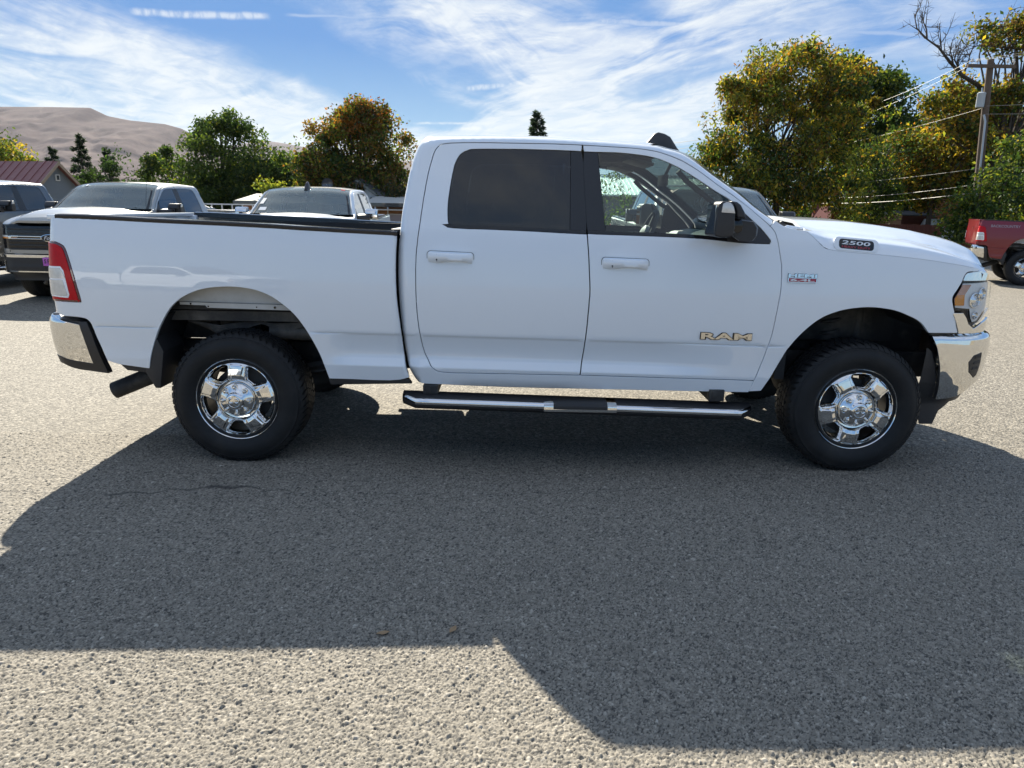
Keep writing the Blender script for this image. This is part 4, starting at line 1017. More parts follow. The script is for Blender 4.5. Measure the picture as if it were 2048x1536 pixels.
    for i in range(nx_+1):
        t = i/nx_; t = t**.92
        row = []
        for yk in yq0 + [None]:
            pass
        xs_of = lambda y: np.interp(y, [.03, .17, .5, 1.01], [1.712, 1.752, 1.80, 1.80]); xe_of = lambda y: np.interp(y, [.03, .10, .17, .5, 1.01], [2.775, 2.845, 2.885, 3.005, 3.06])
        for u in yq0:
            # u: distance from the gap line
            y_nom = .035 + u*(1.01-.035)/.9
            x = xs_of(y_nom) + (xe_of(y_nom)-xs_of(y_nom))*t
            yg = float(np.interp(x, gpts[:, 0], gpts[:, 1])); zg = float(np.interp(x, gpts[:, 0], gpts[:, 2]))
            y = yg + u*(1.01-yg)/.9
            xc = min(x, 2.83); zc = float(np.interp(x, hc[:, 0], hc[:, 2])); zd = float(np.interp(x, hd[:, 0], hd[:, 2]))
            if x > 2.83: zc = 1.284 - (x-2.83)*.35
            zc = max(zc, zg+.004)
            ysn = np.array([yg, yg+.035, .165, .25, .36, .50, 1.02]); zsn = np.array([zg, zg+.62*(zc-zg), zc, zc+.012, zc+.45*(zd-zc), zd, zd+.022])
            z = cspline(ysn, zsn, [y])[0]
            # rounded nose
            z -= .030*max(0, (t-.93)/.07)**2
            row.append((x, y, z))
        row += [(x, TRUCK_W-y, z) for x, y, z in row[-2::-1]] if False else [(x, TRUCK_W-y, z) for x, y, z in row[::-1]]
        rows.append(row)
    hb = MB(); hb.grid(rows)
    hb.grid([rows[-1], [(x-.004, y, z-.035) for x, y, z in rows[-1]]]); hb.grid([[(x-.004, y, z-.02) for x, y, z in rows[0]], rows[0]])
    hood = hb.build('hood', paint, root, smooth=70, fix=False)
    # badge in a recess on the hood flank
    (a0, b0), (a1, b1) = T['b2500']
    def hood_pt(x, u):
        yg = float(np.interp(x, gpts[:, 0], gpts[:, 1])); zg = float(np.interp(x, gpts[:, 0], gpts[:, 2])); zc = float(np.interp(x, hc[:, 0], hc[:, 2])); zd = float(np.interp(x, hd[:, 0], hd[:, 2]))
        y = yg + u; ysn = np.array([yg, yg+.035, .165, .25, .36, .50, 1.02]); zsn = np.array([zg, zg+.62*(zc-zg), zc, zc+.012, zc+.45*(zd-zc), zd, zd+.022])
        return Vector((x, y, cspline(ysn, zsn, [y])[0]))
    c0 = hood_pt(2.005, .022); dxv = hood_pt(2.10, .022)-hood_pt(1.91, .022); dyv = hood_pt(2.005, .036)-hood_pt(2.005, .010)
    F0 = frame_at(c0, dxv, dyv)
    # stand the badge a little more upright than the flank
    F0 = frame_at(c0 + Vector((0, -.006, .002)), dxv, Vector((0, .36, 1)))
    def rrect(w, h, r, n=5):
        out = []
        for cx, cy, a in ((w/2-r, h/2-r, 0), (-w/2+r, h/2-r, 90), (-w/2+r, -h/2+r, 180), (w/2-r, -h/2+r, 270)):
            out += [(cx+r*math.cos(math.radians(a+90*k/(n-1))), cy+r*math.sin(math.radians(a+90*k/(n-1)))) for k in range(n)]
        return out
    def plate(name, pts, d0, d1, mat, parent, F, bev=.0):
        m = MB(); n = len(pts)
        vs = [F @ Vector((x, y, d0)) for x, y in pts] + [F @ Vector((x, y, d1)) for x, y in pts]
        m.add(vs, [(i, (i+1) % n, n+(i+1) % n, n+i) for i in range(n)] + [tuple(range(n, 2*n))]); return m.build(name, mat, parent, bevel=bev)
    bz = plate('badge_surround', rrect(.262, .080, .030), -.03, .0035, paint, hood, F0, .002)
    bd = plate('badge', rrect(.205, .058, .018), -.01, .0052, 'gloss_black', hood, F0, .001)
    F1 = F0.copy(); F1.translation = F0 @ Vector((-.004, .0075, .0052)); lettering('lettering', '2500', .168, .023, .0015, F1, 'white_letter', bd, bold=.015, shear=.12)
    F1.translation = F0 @ Vector((-.002, -.0175, .0052)); lettering('lettering', 'HEAVY DUTY', .168, .0125, .0012, F1, 'badge_red', bd, bold=.02)
    # cowl and wipers
    cw = MB(); cwl = [(1.53, .09, 1.492), (1.62, .09, 1.470), (1.72, .085, 1.462), (1.80, .10, 1.45)]
    cw.grid(mid_loft(cwl, 12, bow=lambda i: .19-.04*i)); cow = cw.build('cowl', 'black_plastic', root, smooth=60)
    fw = MB(); fw.box((1.78, 1.01, 1.22), (.12, 1.80, .40)); fw.box((1.62, 1.01, 1.425), (.30, 1.74, .02)); fw.build('light_block', 'under_metal', cow)  # unseen boxes added to stop sun leaking through to the front wheel
    hg = MB(); hg.box((1.67, .20, 1.476), (.07, .03, .012)); hg.tube([(1.60, .15, 1.475), (1.66, .22, 1.487), (1.76, .24, 1.475)], .012, 8); hg.build('hood_hinge', 'white_paint', cow, bevel=.003)
    for y0 in (.30, 1.10):
        wp = MB(); wp.tube([(1.70, y0+.05, 1.478), (1.66, y0+.02, 1.51), (1.60, y0+.35, 1.535)], .011, 8); wp.tube([(1.625, y0-.02, 1.520), (1.60, y0+.30, 1.532), (1.595, y0+.58, 1.54)], .008, 6); wp.lathe([(.02, 1.46), (.02, 1.495), (.005, 1.50)], 12, axis='z', c=(1.70, y0+.05, 0)); wp.build('wiper', 'black_plastic', cow)
    # badges on the flank
    def flank_frame(x, z, off=0.0, dz=.02, slope=-.0135):
        p = Vector(BODY(np.array([x]), np.array([z]), -off)[0].tolist()); q = Vector(BODY(np.array([x]), np.array([z+dz]), -off)[0].tolist())
        return frame_at(p, Vector((1, 0, slope)), q-p)
    dn = [o for o in bpy.data.objects if o.parent == root and o.name.startswith('door')]
    fdoor = dn[1]; fnear = [o for o in bpy.data.objects if o.parent == root and o.name.startswith('fender')][0]
    lettering('lettering', 'RAM', .310, .0455, .004, flank_frame(1.282, .8515, .001), 'gloss_black', fdoor, bold=.075, space=1.05)  # bolder black copy behind the letters paints their shadow outline
    lettering('lettering', 'RAM', .302, .0385, .010, flank_frame(1.282, .8525, .001), 'badge_beige', fdoor, bold=.03, space=1.05)
    FH = flank_frame(1.700, 1.2005, .001)
    bp = plate('badge', rrect(.166, .026, .004), -.01, .004, 'badge_red', fnear, frame_at(FH @ Vector((0, -.011, 0)), FH.col[0].xyz, FH.col[1].xyz), .001)
    fo_ = MB()
    FM = frame_at(FH @ Vector((0, -.011, .004)), FH.col[0].xyz, FH.col[1].xyz)
    for (cx, cy, sx, sy) in ((0, .0118, .168, .003), (0, -.0118, .168, .003), (-.0825, 0, .004, .024), (.0825, 0, .004, .024)):
        vs = [FM @ Vector((cx+a*sx/2, cy+b*sy/2, c)) for c in (-.004, .002) for a, b in ((-1, -1), (1, -1), (1, 1), (-1, 1))]; fo_.hexa(vs)
    fo_.build('badge_frame', 'chrome', bp)
    FM2 = FM.copy(); FM2.translation = FM @ Vector((0, .0005, 0)); lettering('lettering', '6.4L', .142, .0145, .0015, FM2, 'white_letter', bp, bold=.03)
    FM2.translation = FH @ Vector((0, .0145, 0)); lettering('lettering', 'HEMI', .1720, .0255, .003, FM2, 'cabin_grey', fnear, bold=.03); lettering('lettering', 'HEMI', .168, .0215, .0055, FM2, 'chrome', fnear, bold=.03)  # grey copy under the chrome letters paints a thin shadow edge
    # ---------------- front end
    if front == 'ram': front_end(root, hood)
    # ---------------- tail end
    tg = MB(); zt = 1.476
    tg.box((-2.695, 1.01, 1.19), (.05, 1.78, .56)); tg.box((-2.685, 1.01, zt), (.085, 1.82, .026)); tg.box((-2.723, 1.01, 1.30), (.012, .30, .07)); tgo = tg.build('tailgate', paint, root, bevel=.008)
    for y in (.13, TRUCK_W-.13):
        cp = MB(); cp.box((-2.65, y, 1.18), (.07, .06, .58)); cp.build('tailgate_post', paint, tgo, bevel=.008)
    fl = MB(); fl.box((-1.68, 1.01, .955), (2.02, 1.76, .03)); fl.box((-.69, 1.01, 1.20), (.03, 1.72, .48)); 
    for k in range(9): fl.box((-1.68, .32+k*.172, .973), (1.98, .06, .012))
    bf = fl.build('bed_floor', 'liner', root, bevel=.004)
    hdr = MB(); hdr.box((-.685, 1.01, 1.425), (.06, 1.80, .03)); hdr.build('bed_header', 'liner', bf, bevel=.006)
    # rear bumper
    rbp = seg('rb')
    chrome_rb = [(-3.30, .905), (-2.90, .905), (-2.739, .902), (-2.66, .873), (-2.563, .852), (-2.554, .796), (-2.542, .728), (-2.529, .612), (-2.634, .630), (-2.743, .655), (-2.90, .66), (-3.30, .66)]
    full = [(-3.76, .905), (-2.90, .905)] + chrome_rb[2:-2] + [(-2.90, .66), (-3.76, .66)]
    bum = None
    for mir in (False, True):
        b1_ = panel('rear_bumper', full, 'chrome', root if bum is None else bum, surf=RBUMP, inset=0, mirror=mir, rake=0, rows=[.56, .6, .62, .66, .68, .70, .72, .74, .77, .80, .82, .845, .86, .87, .88, .89, .90], gx=.05, dens=.02, skirt=.03)
        if bum is None: bum = b1_
        b2_ = [(-2.566, .868), (-2.52, .872), (-2.498, .80), (-2.478, .69), (-2.455, .55), (-2.62, .572), (-2.74, .607), (-2.90, .615), (-3.76, .615), (-3.76, .655), (-2.90, .657), (-2.744, .652), (-2.634, .627), (-2.5265, .609), (-2.539, .728), (-2.551, .796)]
        panel('bumper_trim', b2_, 'black_plastic', bum, surf=RBUMP, inset=0, off=-.004, mirror=mir, rake=0, gx=.06, dens=.02, skirt=.05)
    pad = MB(); ring = []
    for s in list(np.linspace(-2.56, -2.65, 4)) + list(np.linspace(-2.66, -2.91, 9)) + [-3.3, -3.76]:
        x, y, z = RBUMP(np.array([s]), np.array([.87]), .018)[0]; ring.append((x, y))
    ring = ring + [(x, TRUCK_W-y) for x, y in ring[::-1]]
    zr = lambda x: .872 + max(0, min(1, (-2.60-x)/.2))*.034
    m_ = len(ring)
    pad.add([(x, y, zr(x)) for x, y in ring] + [(x, y, zr(x)-.04) for x, y in ring], [tuple(range(m_)), ] + [(i, (i+1) % m_, m_+(i+1) % m_, m_+i) for i in range(m_)])
    po = pad.build('bumper_step', 'black_plastic', bum)
    ty = MB()
    for i in range(5):
        for j in range(3): ty.box((-2.66-.028*i, .15+.035*j + .012*(i % 2), .905), (.018, .018, .006))
    ty.build('step_grip', 'decal_silver', po)
    # ---------------- underbody
    ch = MB()
    for y in (.52, TRUCK_W-.52): ch.box((.2, y, .60), (5.3, .09, .17)); ch.box((-1.7, y, .76), (1.9, .08, .12))
    ch.box((-.3, 1.01, .58), (.14, 1.1, .12)); ch.box((-2.45, 1.01, .66), (.14, 1.1, .12)); ch.box((1.15, 1.01, .52), (.35, .5, .22)); ch.box((2.3, 1.01, .75), (1.0, .8, .5)); ch.box((2.0, 1.01, 1.05), (1.1, 1.0, .6))
    cho = ch.build('chassis', 'under_metal', root, bevel=.01)
    ax = MB()
    for x in (-1.66, 2.12):
        ax.tube([(x, .26, RW), (x, TRUCK_W-.26, RW)], .055, 14); ax.lathe([(.03, .80), (.14, .88), (.17, 1.0), (.14, 1.12), (.03, 1.2)], 20, c=(x, 0, RW))
    ax.tube([(-1.5, 1.01, .44), (.9, 1.01, .52)], .045, 12); ax.tube([(2.0, 1.25, .44), (1.1, 1.2, .5)], .04, 12)
    ax.build('axle', 'under_metal', cho, smooth=40)
    for y in (.40, TRUCK_W-.40):
        sp = MB(); sp.tube([(-2.32, y, .66), (-1.95, y, .53), (-1.66, y, .49), (-1.36, y, .53), (-1.0, y, .60)], .035, 8); sp.build('leaf_spring', 'under_metal', cho, smooth=40); sp = MB(); sp.tube([(-1.85, y+.06, .42), (-1.98, y+.1, .92)], [.03, .035], 10); sp.build('shock_absorber', 'under_metal', cho, smooth=40); sp = MB()
        sp.tube([(2.12+.075*math.cos(k*.7), y+.16+.075*math.sin(k*.7), .52+.0085*k) for k in range(46)], .012, 6); sp.build('coil_spring', 'under_metal', cho, smooth=40); sp = MB(); sp.tube([(2.28, y+.1, .42), (2.32, y+.14, .98)], [.03, .036], 10); sp.build('shock_absorber', 'under_metal', cho, smooth=40)
    tk = MB(); tk.box((-.95, 1.45, .55), (1.3, .5, .28)); tk.box((-.86, .42, .51), (.26, .25, .10)); tk.box((1.16, .40, .475), (.62, .18, .09)); tk.build('fuel_tank', 'under_metal', cho, bevel=.05, seg=3)
    # spare wheel under the bed
    ex = MB(); ex.tube([(-2.585, .335, .368), (-2.40, .36, .445), (-2.2, .42, .52), (-1.95, .5, .58), (-1.2, .6, .55), (0, .62, .52)], [.055, .055, .055, .05, .045, .045], 20, cap=False)
    ex.tube([(-2.583, .335, .369), (-2.40, .36, .445)], .051, 20, cap=False)
    ex.build('exhaust_pipe', 'under_metal', cho, smooth=50)
    bl = MB(); bl.box((-1.7, 1.01, .90), (1.9, 1.70, .06)); bl.box((-1.66, 1.01, .78), (.1, 1.3, .12)); 
    for k in range(6): bl.tube([(-2.0+.02*k, .20+.01*k, .86-.01*k), (-1.8, .19, .83-.012*k), (-1.62+.02*k, .20, .86), (-1.45, .2, .845-.01*k), (-1.15, .2, .87)], .006, 6)
    bl.tube([(-1.50, .24, .80), (-.90, .24, .77)], .05, 12); bl.build('bed_underside', 'under_metal', cho, bevel=.0)
    # ---------------- wheels
    for x, ang in ((-1.66, math.radians(-93)), (2.12, math.radians(84))):
        build_wheel(root, (x, .012, RW), ang, 1); build_wheel(root, (x, TRUCK_W-.012, RW), ang*.7, -1)
    # ---------------- cabin
    cb = MB(); cb.box((.46, 1.01, .59), (2.0, 1.86, .06)); cb.box((1.60, 1.01, .59), (.27, 1.36, .06)); cb.box((1.70, 1.01, .95), (.06, 1.62, .8)); cabin = cb.build('cabin_floor', 'cabin_dark', root)
    ds = MB()
    dprof = [(1.70, 1.36), (1.57, 1.385), (1.37, 1.385), (1.29, 1.355), (1.275, 1.32), (1.31, 1.27), (1.29, 1.13), (1.37, 1.0), (1.70, .95)]
    ds.prism(dprof, .13, TRUCK_W-.13); dash = ds.build('dashboard', 'cabin_grey', cabin, bevel=.012)
    tp = MB(); tp.prism([(1.68, 1.43), (1.60, 1.435), (1.45, 1.43), (1.32, 1.415), (1.262, 1.385), (1.29, 1.372), (1.68, 1.37)], .16, TRUCK_W-.16); tp.build('dashboard_top', 'cabin_light', dash, bevel=.01)
    sc_ = MB(); sc_.box((1.262, 1.01, 1.26), (.03, .27, .30), Matrix.Rotation(-.18, 3, 'Y')); sc_.build('touch_screen', ['cabin_light'], dash, bevel=.004)
    s2 = MB(); s2.box((1.243, 1.01, 1.265), (.004, .20, .20), Matrix.Rotation(-.18, 3, 'Y')); s2.build('screen_glass', 'gloss_black', dash)
    for y in (.80, .30):
        vt = MB()
        for k in range(3): vt.box((1.268+.004*k, y, 1.27+.022*k), (.016, .13, .009))
        vt.build('air_vent', 'cabin_light', dash)
    sw = MB()
    cS = Vector((1.03, 1.44, 1.385)); nS = Vector((-1, 0, .42)).normalized(); uS = nS.cross(Vector((0, 1, 0))).normalized(); vS = Vector((0, 1, 0))
    sw.tube([cS + (vS*math.cos(t) + uS*math.sin(t))*.19 for t in np.linspace(0, 2*math.pi, 41)], .016, 8, cap=False)
    for t in (0, math.pi, -math.pi/2): sw.tube([cS+nS*-.02, cS + (vS*math.cos(t)+uS*math.sin(t))*.185], [.03, .014], 8)
    swo = sw.build('steering_wheel', 'cabin_dark', cabin, smooth=50)
    hub = MB(); hub.lathe([(.075, 0), (.07, .03), (.04, .045), (.0005, .047)], 20, axis='z'); ho = hub.build('wheel_hub', 'cabin_light', swo, smooth=50)
    ho.data.transform(Matrix.Translation(cS) @ nS.to_track_quat('Z', 'Y').to_matrix().to_4x4())
    col = MB(); col.tube([cS-nS*.02, cS-nS*.32], [.04, .06], 10); col.build('steering_column', 'cabin_dark', swo)
    for (x, ys_) in ((.42, (.50, 1.52)), (-.10, (.50, 1.01, 1.52))):
        for y in ys_:
            st = MB(); st.box((x+.12, y, .92), (.52, .50, .16)); 
            st.box((x-.20, y, 1.22), (.15, .48, .60), Matrix.Rotation(-.28, 3, 'Y')); s_ = st.build('seat', 'seat_cloth', cabin, bevel=.05, seg=3)
            hr = MB(); hr.box((x-.33, y, 1.60), (.10, .26, .18), Matrix.Rotation(-.22, 3, 'Y')); hr.tube([(x-.28, y-.06, 1.45), (x-.32, y-.06, 1.56)], .008, 6); hr.tube([(x-.28, y+.06, 1.45), (x-.32, y+.06, 1.56)], .008, 6); hr.build('headrest', 'seat_cloth', s_, bevel=.035, seg=3)
    vs_ = MB(); vs_.box((.80, .62, 1.868), (.16, .34, .018), Matrix.Rotation(.25, 3, 'Y')); vs_.build('sun_visor', 'cabin_grey', cabin, bevel=.006)
    vs_ = MB(); vs_.box((.80, 1.40, 1.868), (.16, .34, .018), Matrix.Rotation(.25, 3, 'Y')); vs_.build('sun_visor', 'cabin_grey', cabin, bevel=.006)
    oc = MB(); oc.box((.78, 1.01, 1.915), (.34, .16, .05)); oc.tube([(1.10, 1.01, 1.89), (1.06, 1.01, 1.80)], .012, 8); oc.box((1.05, 1.01, 1.775), (.025, .25, .075)); oc.build('overhead_console', 'cabin_dark', cabin, bevel=.01)
    gh = MB(); gh.tube([(.98, TRUCK_W-.235, 1.80), (1.03, TRUCK_W-.245, 1.75), (1.22, TRUCK_W-.225, 1.61), (1.25, TRUCK_W-.20, 1.60)], .016, 8); gh.tube([(.98, .235, 1.80), (1.03, .245, 1.75), (1.22, .225, 1.61), (1.25, .20, 1.60)], .016, 8); gh.build('grab_handle', 'cabin_dark', cabin, smooth=50)
    stk = MB()
    stk.add([(1.115, 1.62, 1.72), (1.20, 1.62, 1.665), (1.235, 1.70, 1.645), (1.15, 1.70, 1.70)], [(0, 1, 2, 3)])
    return dict(hood=hood, cab=roof, doors=dn, screen=wrows)
def front_end(root, hood):
    """chrome grille, lamps and bumper"""
    g = MB(); g.box((2.965, 1.01, 1.06), (.06, 1.22, .34)); gr = g.build('grille', 'gloss_black', root, bevel=.01)
    ge = MB()
    for y0 in (.38, TRUCK_W-.38): ge.box((2.945, y0, 1.07), (.08, .05, .38))
    ge.box((2.99, 1.01, 1.235), (.06, 1.04, .05)); ge.box((2.98, 1.01, .895), (.06, 1.10, .04)); ge.build('grille_frame', 'chrome', gr, bevel=.012)
    for k in range(4):
        b = MB(); b.box((3.004, 1.01, .95+.073*k), (.016, 1.18, .03)); b.build('grille_bar', 'chrome', gr, bevel=.005)
    lt = frame_at(Vector((3.016, 1.01, 1.06)), Vector((0, 1, 0)), Vector((0, 0, 1))); lettering('lettering', 'RAM', .50, .10, .012, lt, 'chrome', gr, bold=.04)
    up = [(2.648, 1.203), (2.658, 1.232), (2.672, 1.2455), (2.78, 1.257), (2.86, 1.240), (2.885, 1.222), (2.86, 1.202)]
    hous = [(2.634, 1.204), (2.592, 1.115), (2.590, 1.088), (2.604, 1.022), (2.68, 1.020), (2.705, .985), (2.728, .950), (2.775, .925), (2.85, .955), (2.96, 1.0), (3.0, 1.20), (2.86, 1.2035)]
    lens = [(2.652, 1.192), (2.86, 1.195), (2.97, 1.19), (2.97, 1.03), (2.88, 1.00), (2.82, .955), (2.77, .945), (2.745, .975), (2.725, 1.028), (2.62, 1.036), (2.606, 1.09), (2.634, 1.14)]
    amb = [(2.654, 1.178), (2.716, 1.178), (2.672, 1.114), (2.676, 1.056), (2.617, 1.056), (2.610, 1.096)]
    amb_lo = [(2.6225, 1.118), (2.673, 1.120), (2.672, 1.114), (2.676, 1.056), (2.617, 1.056), (2.610, 1.096)]
    bez = [(2.608, 1.012), (2.672, 1.012), (2.697, .985), (2.722, .945), (2.772, .915), (2.85, .945), (2.98, .97), (2.99, .90), (2.90, .888), (2.665, .892), (2.64, .95)]
    for mir in (False, True):
        ys = (lambda y: y) if not mir else (lambda y: TRUCK_W-y)
        panel('lamp_trim', up, 'chrome', root, off=-.002, inset=0, mirror=mir, gx=.03, dens=.015, skirt=.01)
        h = panel('headlight', hous, 'gloss_black', root, off=.020, inset=0, mirror=mir, gx=.03, dens=.015, skirt=.0)
        panel('lamp_reflector', inset_poly(clean(lens), .008), 'lamp_mirror', h, off=.015, inset=0, mirror=mir, gx=.03, dens=.012, skirt=.0)
        pj = MB()
        for (s, z, r) in ((2.765, 1.085, .044), (2.83, 1.12, .036), (2.78, .995, .022)):
            x, y, zz = BODY(np.array([s]), np.array([z]), .012)[0]; _, _, nx_, ny_ = BODY.plan(np.array([s]))
            mm = Matrix.Translation((x, y, zz)) @ Vector((-float(nx_[0])-.0, -float(ny_[0]), 0)).to_track_quat('Z', 'Y').to_matrix().to_4x4()
            q = MB(); q.lathe([(r, -.01), (r*1.08, .004), (r*.92, .008), (r*.86, -.012), (r*.5, .004), (.0005, .009)], 24, axis='z'); vs = [mm @ Vector(v) for v in q.v]
            pj.add([(v.x, ys(v.y), v.z) for v in vs], q.f)
        pj.build('projector', 'chrome', h, smooth=40)
        panel('amber_reflector', amb, 'amber_pale', h, off=.006, inset=.001, mirror=mir, gx=.03, dens=.012, skirt=.004)
        panel('amber_reflector', amb_lo, 'amber_lens', h, off=.003, inset=.001, mirror=mir, gx=.03, dens=.012, skirt=.003)
        panel('headlight_lens', lens, 'lens_clear', h, off=-.001, inset=0, mirror=mir, gx=.03, dens=.012, skirt=.016)
        panel('lamp_bezel', bez, 'chrome', root, off=-.003, inset=0, mirror=mir, gx=.03, dens=.012, skirt=.012)
    full = [(2.511, .884), (2.60, .888), (2.80, .892), (3.0, .892), (3.28, .892), (4.5, .892), (4.5, .60), (3.28, .60), (2.98, .60), (2.87, .555), (2.824, .515), (2.775, .488), (2.687, .476), (2.626, .472), (2.602, .586), (2.581, .692), (2.545, .80), (2.515, .86)]
    s_end = 2.62 + .42*math.pi/2 + (1.01-.42) + .001
    full = [(min(s, s_end), z) for s, z in full]
    fog = [tuple(p) for p in T['fog']]
    first = None
    for mir in (False, True):
        b = panel('front_bumper' if first is None else 'bumper_half', full, 'chrome', root if first is None else first, surf=FBUMP, inset=0, mirror=mir, rake=.016, gx=.05, dens=.018, skirt=.04,
                  rows=[.49, .52, .54, .56, .58, .60, .62, .66, .70, .75, .80, .84, .865, .88, .89, .90, .907, .912, .917, .922, .926, .93])
        if first is None: first = b
        fg = panel('fog_lamp', fog, 'black_plastic', first, surf=FBUMP, off=-.003, inset=0, mirror=mir, rake=.016, gx=.03, dens=.012, skirt=.006)
        for k in range(3):
            z = .745-.036*k; gl_ = [(2.80, z+.008), (2.858, z+.012), (2.858, z-.004), (2.80, z-.008)]
            panel('fog_lamp_slot', gl_, 'under_metal', fg, surf=FBUMP, off=-.005, inset=0, mirror=mir, gx=.03, dens=.012, skirt=.003)
        gapf = [(2.50, .905), (2.50, .880), (2.66, .886), (2.95, .888), (2.95, .91), (2.66, .905)]
        panel('bumper_gap', gapf, 'black_plastic', first, off=.012, inset=0, mirror=mir, gx=.04, dens=.02, skirt=.0)
        dm = [(2.50, .49), (2.57, .30), (2.665, .30), (2.70, .385), (2.80, .44), (3.2, .46), (s_end, .46), (s_end, .56), (2.98, .60), (2.87, .56), (2.775, .50), (2.687, .485), (2.62, .48), (2.60, .58), (2.57, .69), (2.53, .78), (2.50, .80)]
        panel('air_dam', dm, 'black_plastic', first, surf=FBUMP, off=.035, inset=0, mirror=mir, gx=.05, dens=.02, skirt=.0)
    cen = MB(); cen.box((2.93, 1.01, .74), (.06, 1.5, .26)); cen.build('bumper_core', 'under_metal', first)

# ------------------------------------------------------------------ ground
def asphalt_nodes(t, fine):
    tc = t.add('ShaderNodeTexCoord'); P = tc.outputs['Object']
    b = t.add('ShaderNodeBsdfPrincipled'); b.inputs['Roughness'].default_value = .82; b.inputs['Specular IOR Level'].default_value = .35
    patch = t.noise(P, .35, 5, .6); patch2 = t.noise(P, 2.3, 4, .6)
    tone = t.math('ADD', t.math('MULTIPLY', t.rng(patch, .3, .7), .22), t.math('MULTIPLY', t.rng(patch2, .3, .7), .16))
    return P, b, tone
def mat_pavement():
    m, t, out = newmat('pavement_far')
    P, b, tone = asphalt_nodes(t, False)
    vo = t.add('ShaderNodeTexVoronoi'); vo.inputs['Scale'].default_value = 105; t.l.new(P, vo.inputs['Vector'])
    vo2 = t.add('ShaderNodeTexVoronoi'); vo2.inputs['Scale'].default_value = 48; t.l.new(P, vo2.inputs['Vector'])
    chip = t.sep(vo.outputs['Color'])[0]; chip2 = t.sep(vo2.outputs['Color'])[1]
    v = t.math('ADD', t.math('MULTIPLY', chip, .55), t.math('MULTIPLY', chip2, .45))
    c = t.ramp(v, [(.15, (.075, .069, .058)), (.42, (.18, .163, .132)), (.70, (.275, .247, .20)), (.95, (.46, .42, .345))])
    c = t.mix(tone, c, (.18, .160, .125, 1))
    t.l.new(c, b.inputs['Base Color'])
    bp = t.add('ShaderNodeBump'); bp.inputs['Strength'].default_value = .9; bp.inputs['Distance'].default_value = .008
    h = t.math('SUBTRACT', t.math('MULTIPLY', vo2.outputs['Distance'], -1.0), t.math('MULTIPLY', vo.outputs['Distance'], .5)); t.l.new(h, bp.inputs['Height']); t.l.new(bp.outputs[0], b.inputs['Normal'])
    t.l.new(b.outputs[0], out.inputs[0])
    m, t, out = newmat('pavement_near')
    P, b, tone = asphalt_nodes(t, True)
    at = t.add('ShaderNodeAttribute', attribute_name='chip'); tar = t.add('ShaderNodeAttribute', attribute_name='tar')
    c = t.ramp(at.outputs['Fac'], [(.0, (.030, .029, .027)), (.13, (.070, .066, .058)), (.36, (.225, .202, .162)), (.70, (.345, .308, .248)), (.97, (.57, .52, .43))])
    c = t.mix(t.math('MULTIPLY', tone, .5), c, (.20, .178, .14, 1))
    g = t.noise(P, 900, 3, .6); c = t.mix(t.rng(g, .3, .7, 0, .35), c, (.06, .058, .055, 1))
    c = t.mix(tar.outputs['Fac'], c, (.02, .02, .021, 1))
    t.l.new(c, b.inputs['Base Color']); t.l.new(b.outputs[0], out.inputs[0])
    bp = t.add('ShaderNodeBump'); bp.inputs['Strength'].default_value = .5; bp.inputs['Distance'].default_value = .0015
    t.l.new(t.noise(P, 500, 4, .65), bp.inputs['Height']); t.l.new(bp.outputs[0], b.inputs['Normal'])
    m, t, out = newmat('dirt')
    tc = t.add('ShaderNodeTexCoord'); P = tc.outputs['Object']; b = t.add('ShaderNodeBsdfPrincipled'); b.inputs['Roughness'].default_value = .95
    n = t.noise(P, .05, 8, .65); t.l.new(t.ramp(n, [(.3, (.11, .10, .06)), (.5, (.20, .165, .10)), (.7, (.27, .22, .14))]), b.inputs['Base Color']); t.l.new(b.outputs[0], out.inputs[0])
mat_pavement()
def flat_sheet(name, x0, x1, y0, y1, z, mat, n=1):
    m = MB(); xs = np.linspace(x0, x1, n+1); ys = np.linspace(y0, y1, n+1)
    m.grid([[(float(x), float(y), z) for x in xs] for y in ys]); o = m.build(name, mat, smooth=0, fix=False); return tag(o, kind='structure')
flat_sheet('ground', -7200, 7200, -7200, 7200, -.02, 'dirt', 4)
flat_sheet('pavement', -70, 70, -45, 27.5, 0.0, 'pavement_far', 6)
CRACK = [(-3.6, -.42), (-2.35, -.54), (-2.0, -.49), (-1.70, -.40), (-1.52, -.38), (-1.2, -.45), (-.6, -.46), (0, -.43), (.8, -.32), (1.7, -.10), (2.4, .02), (3.4, .10)]
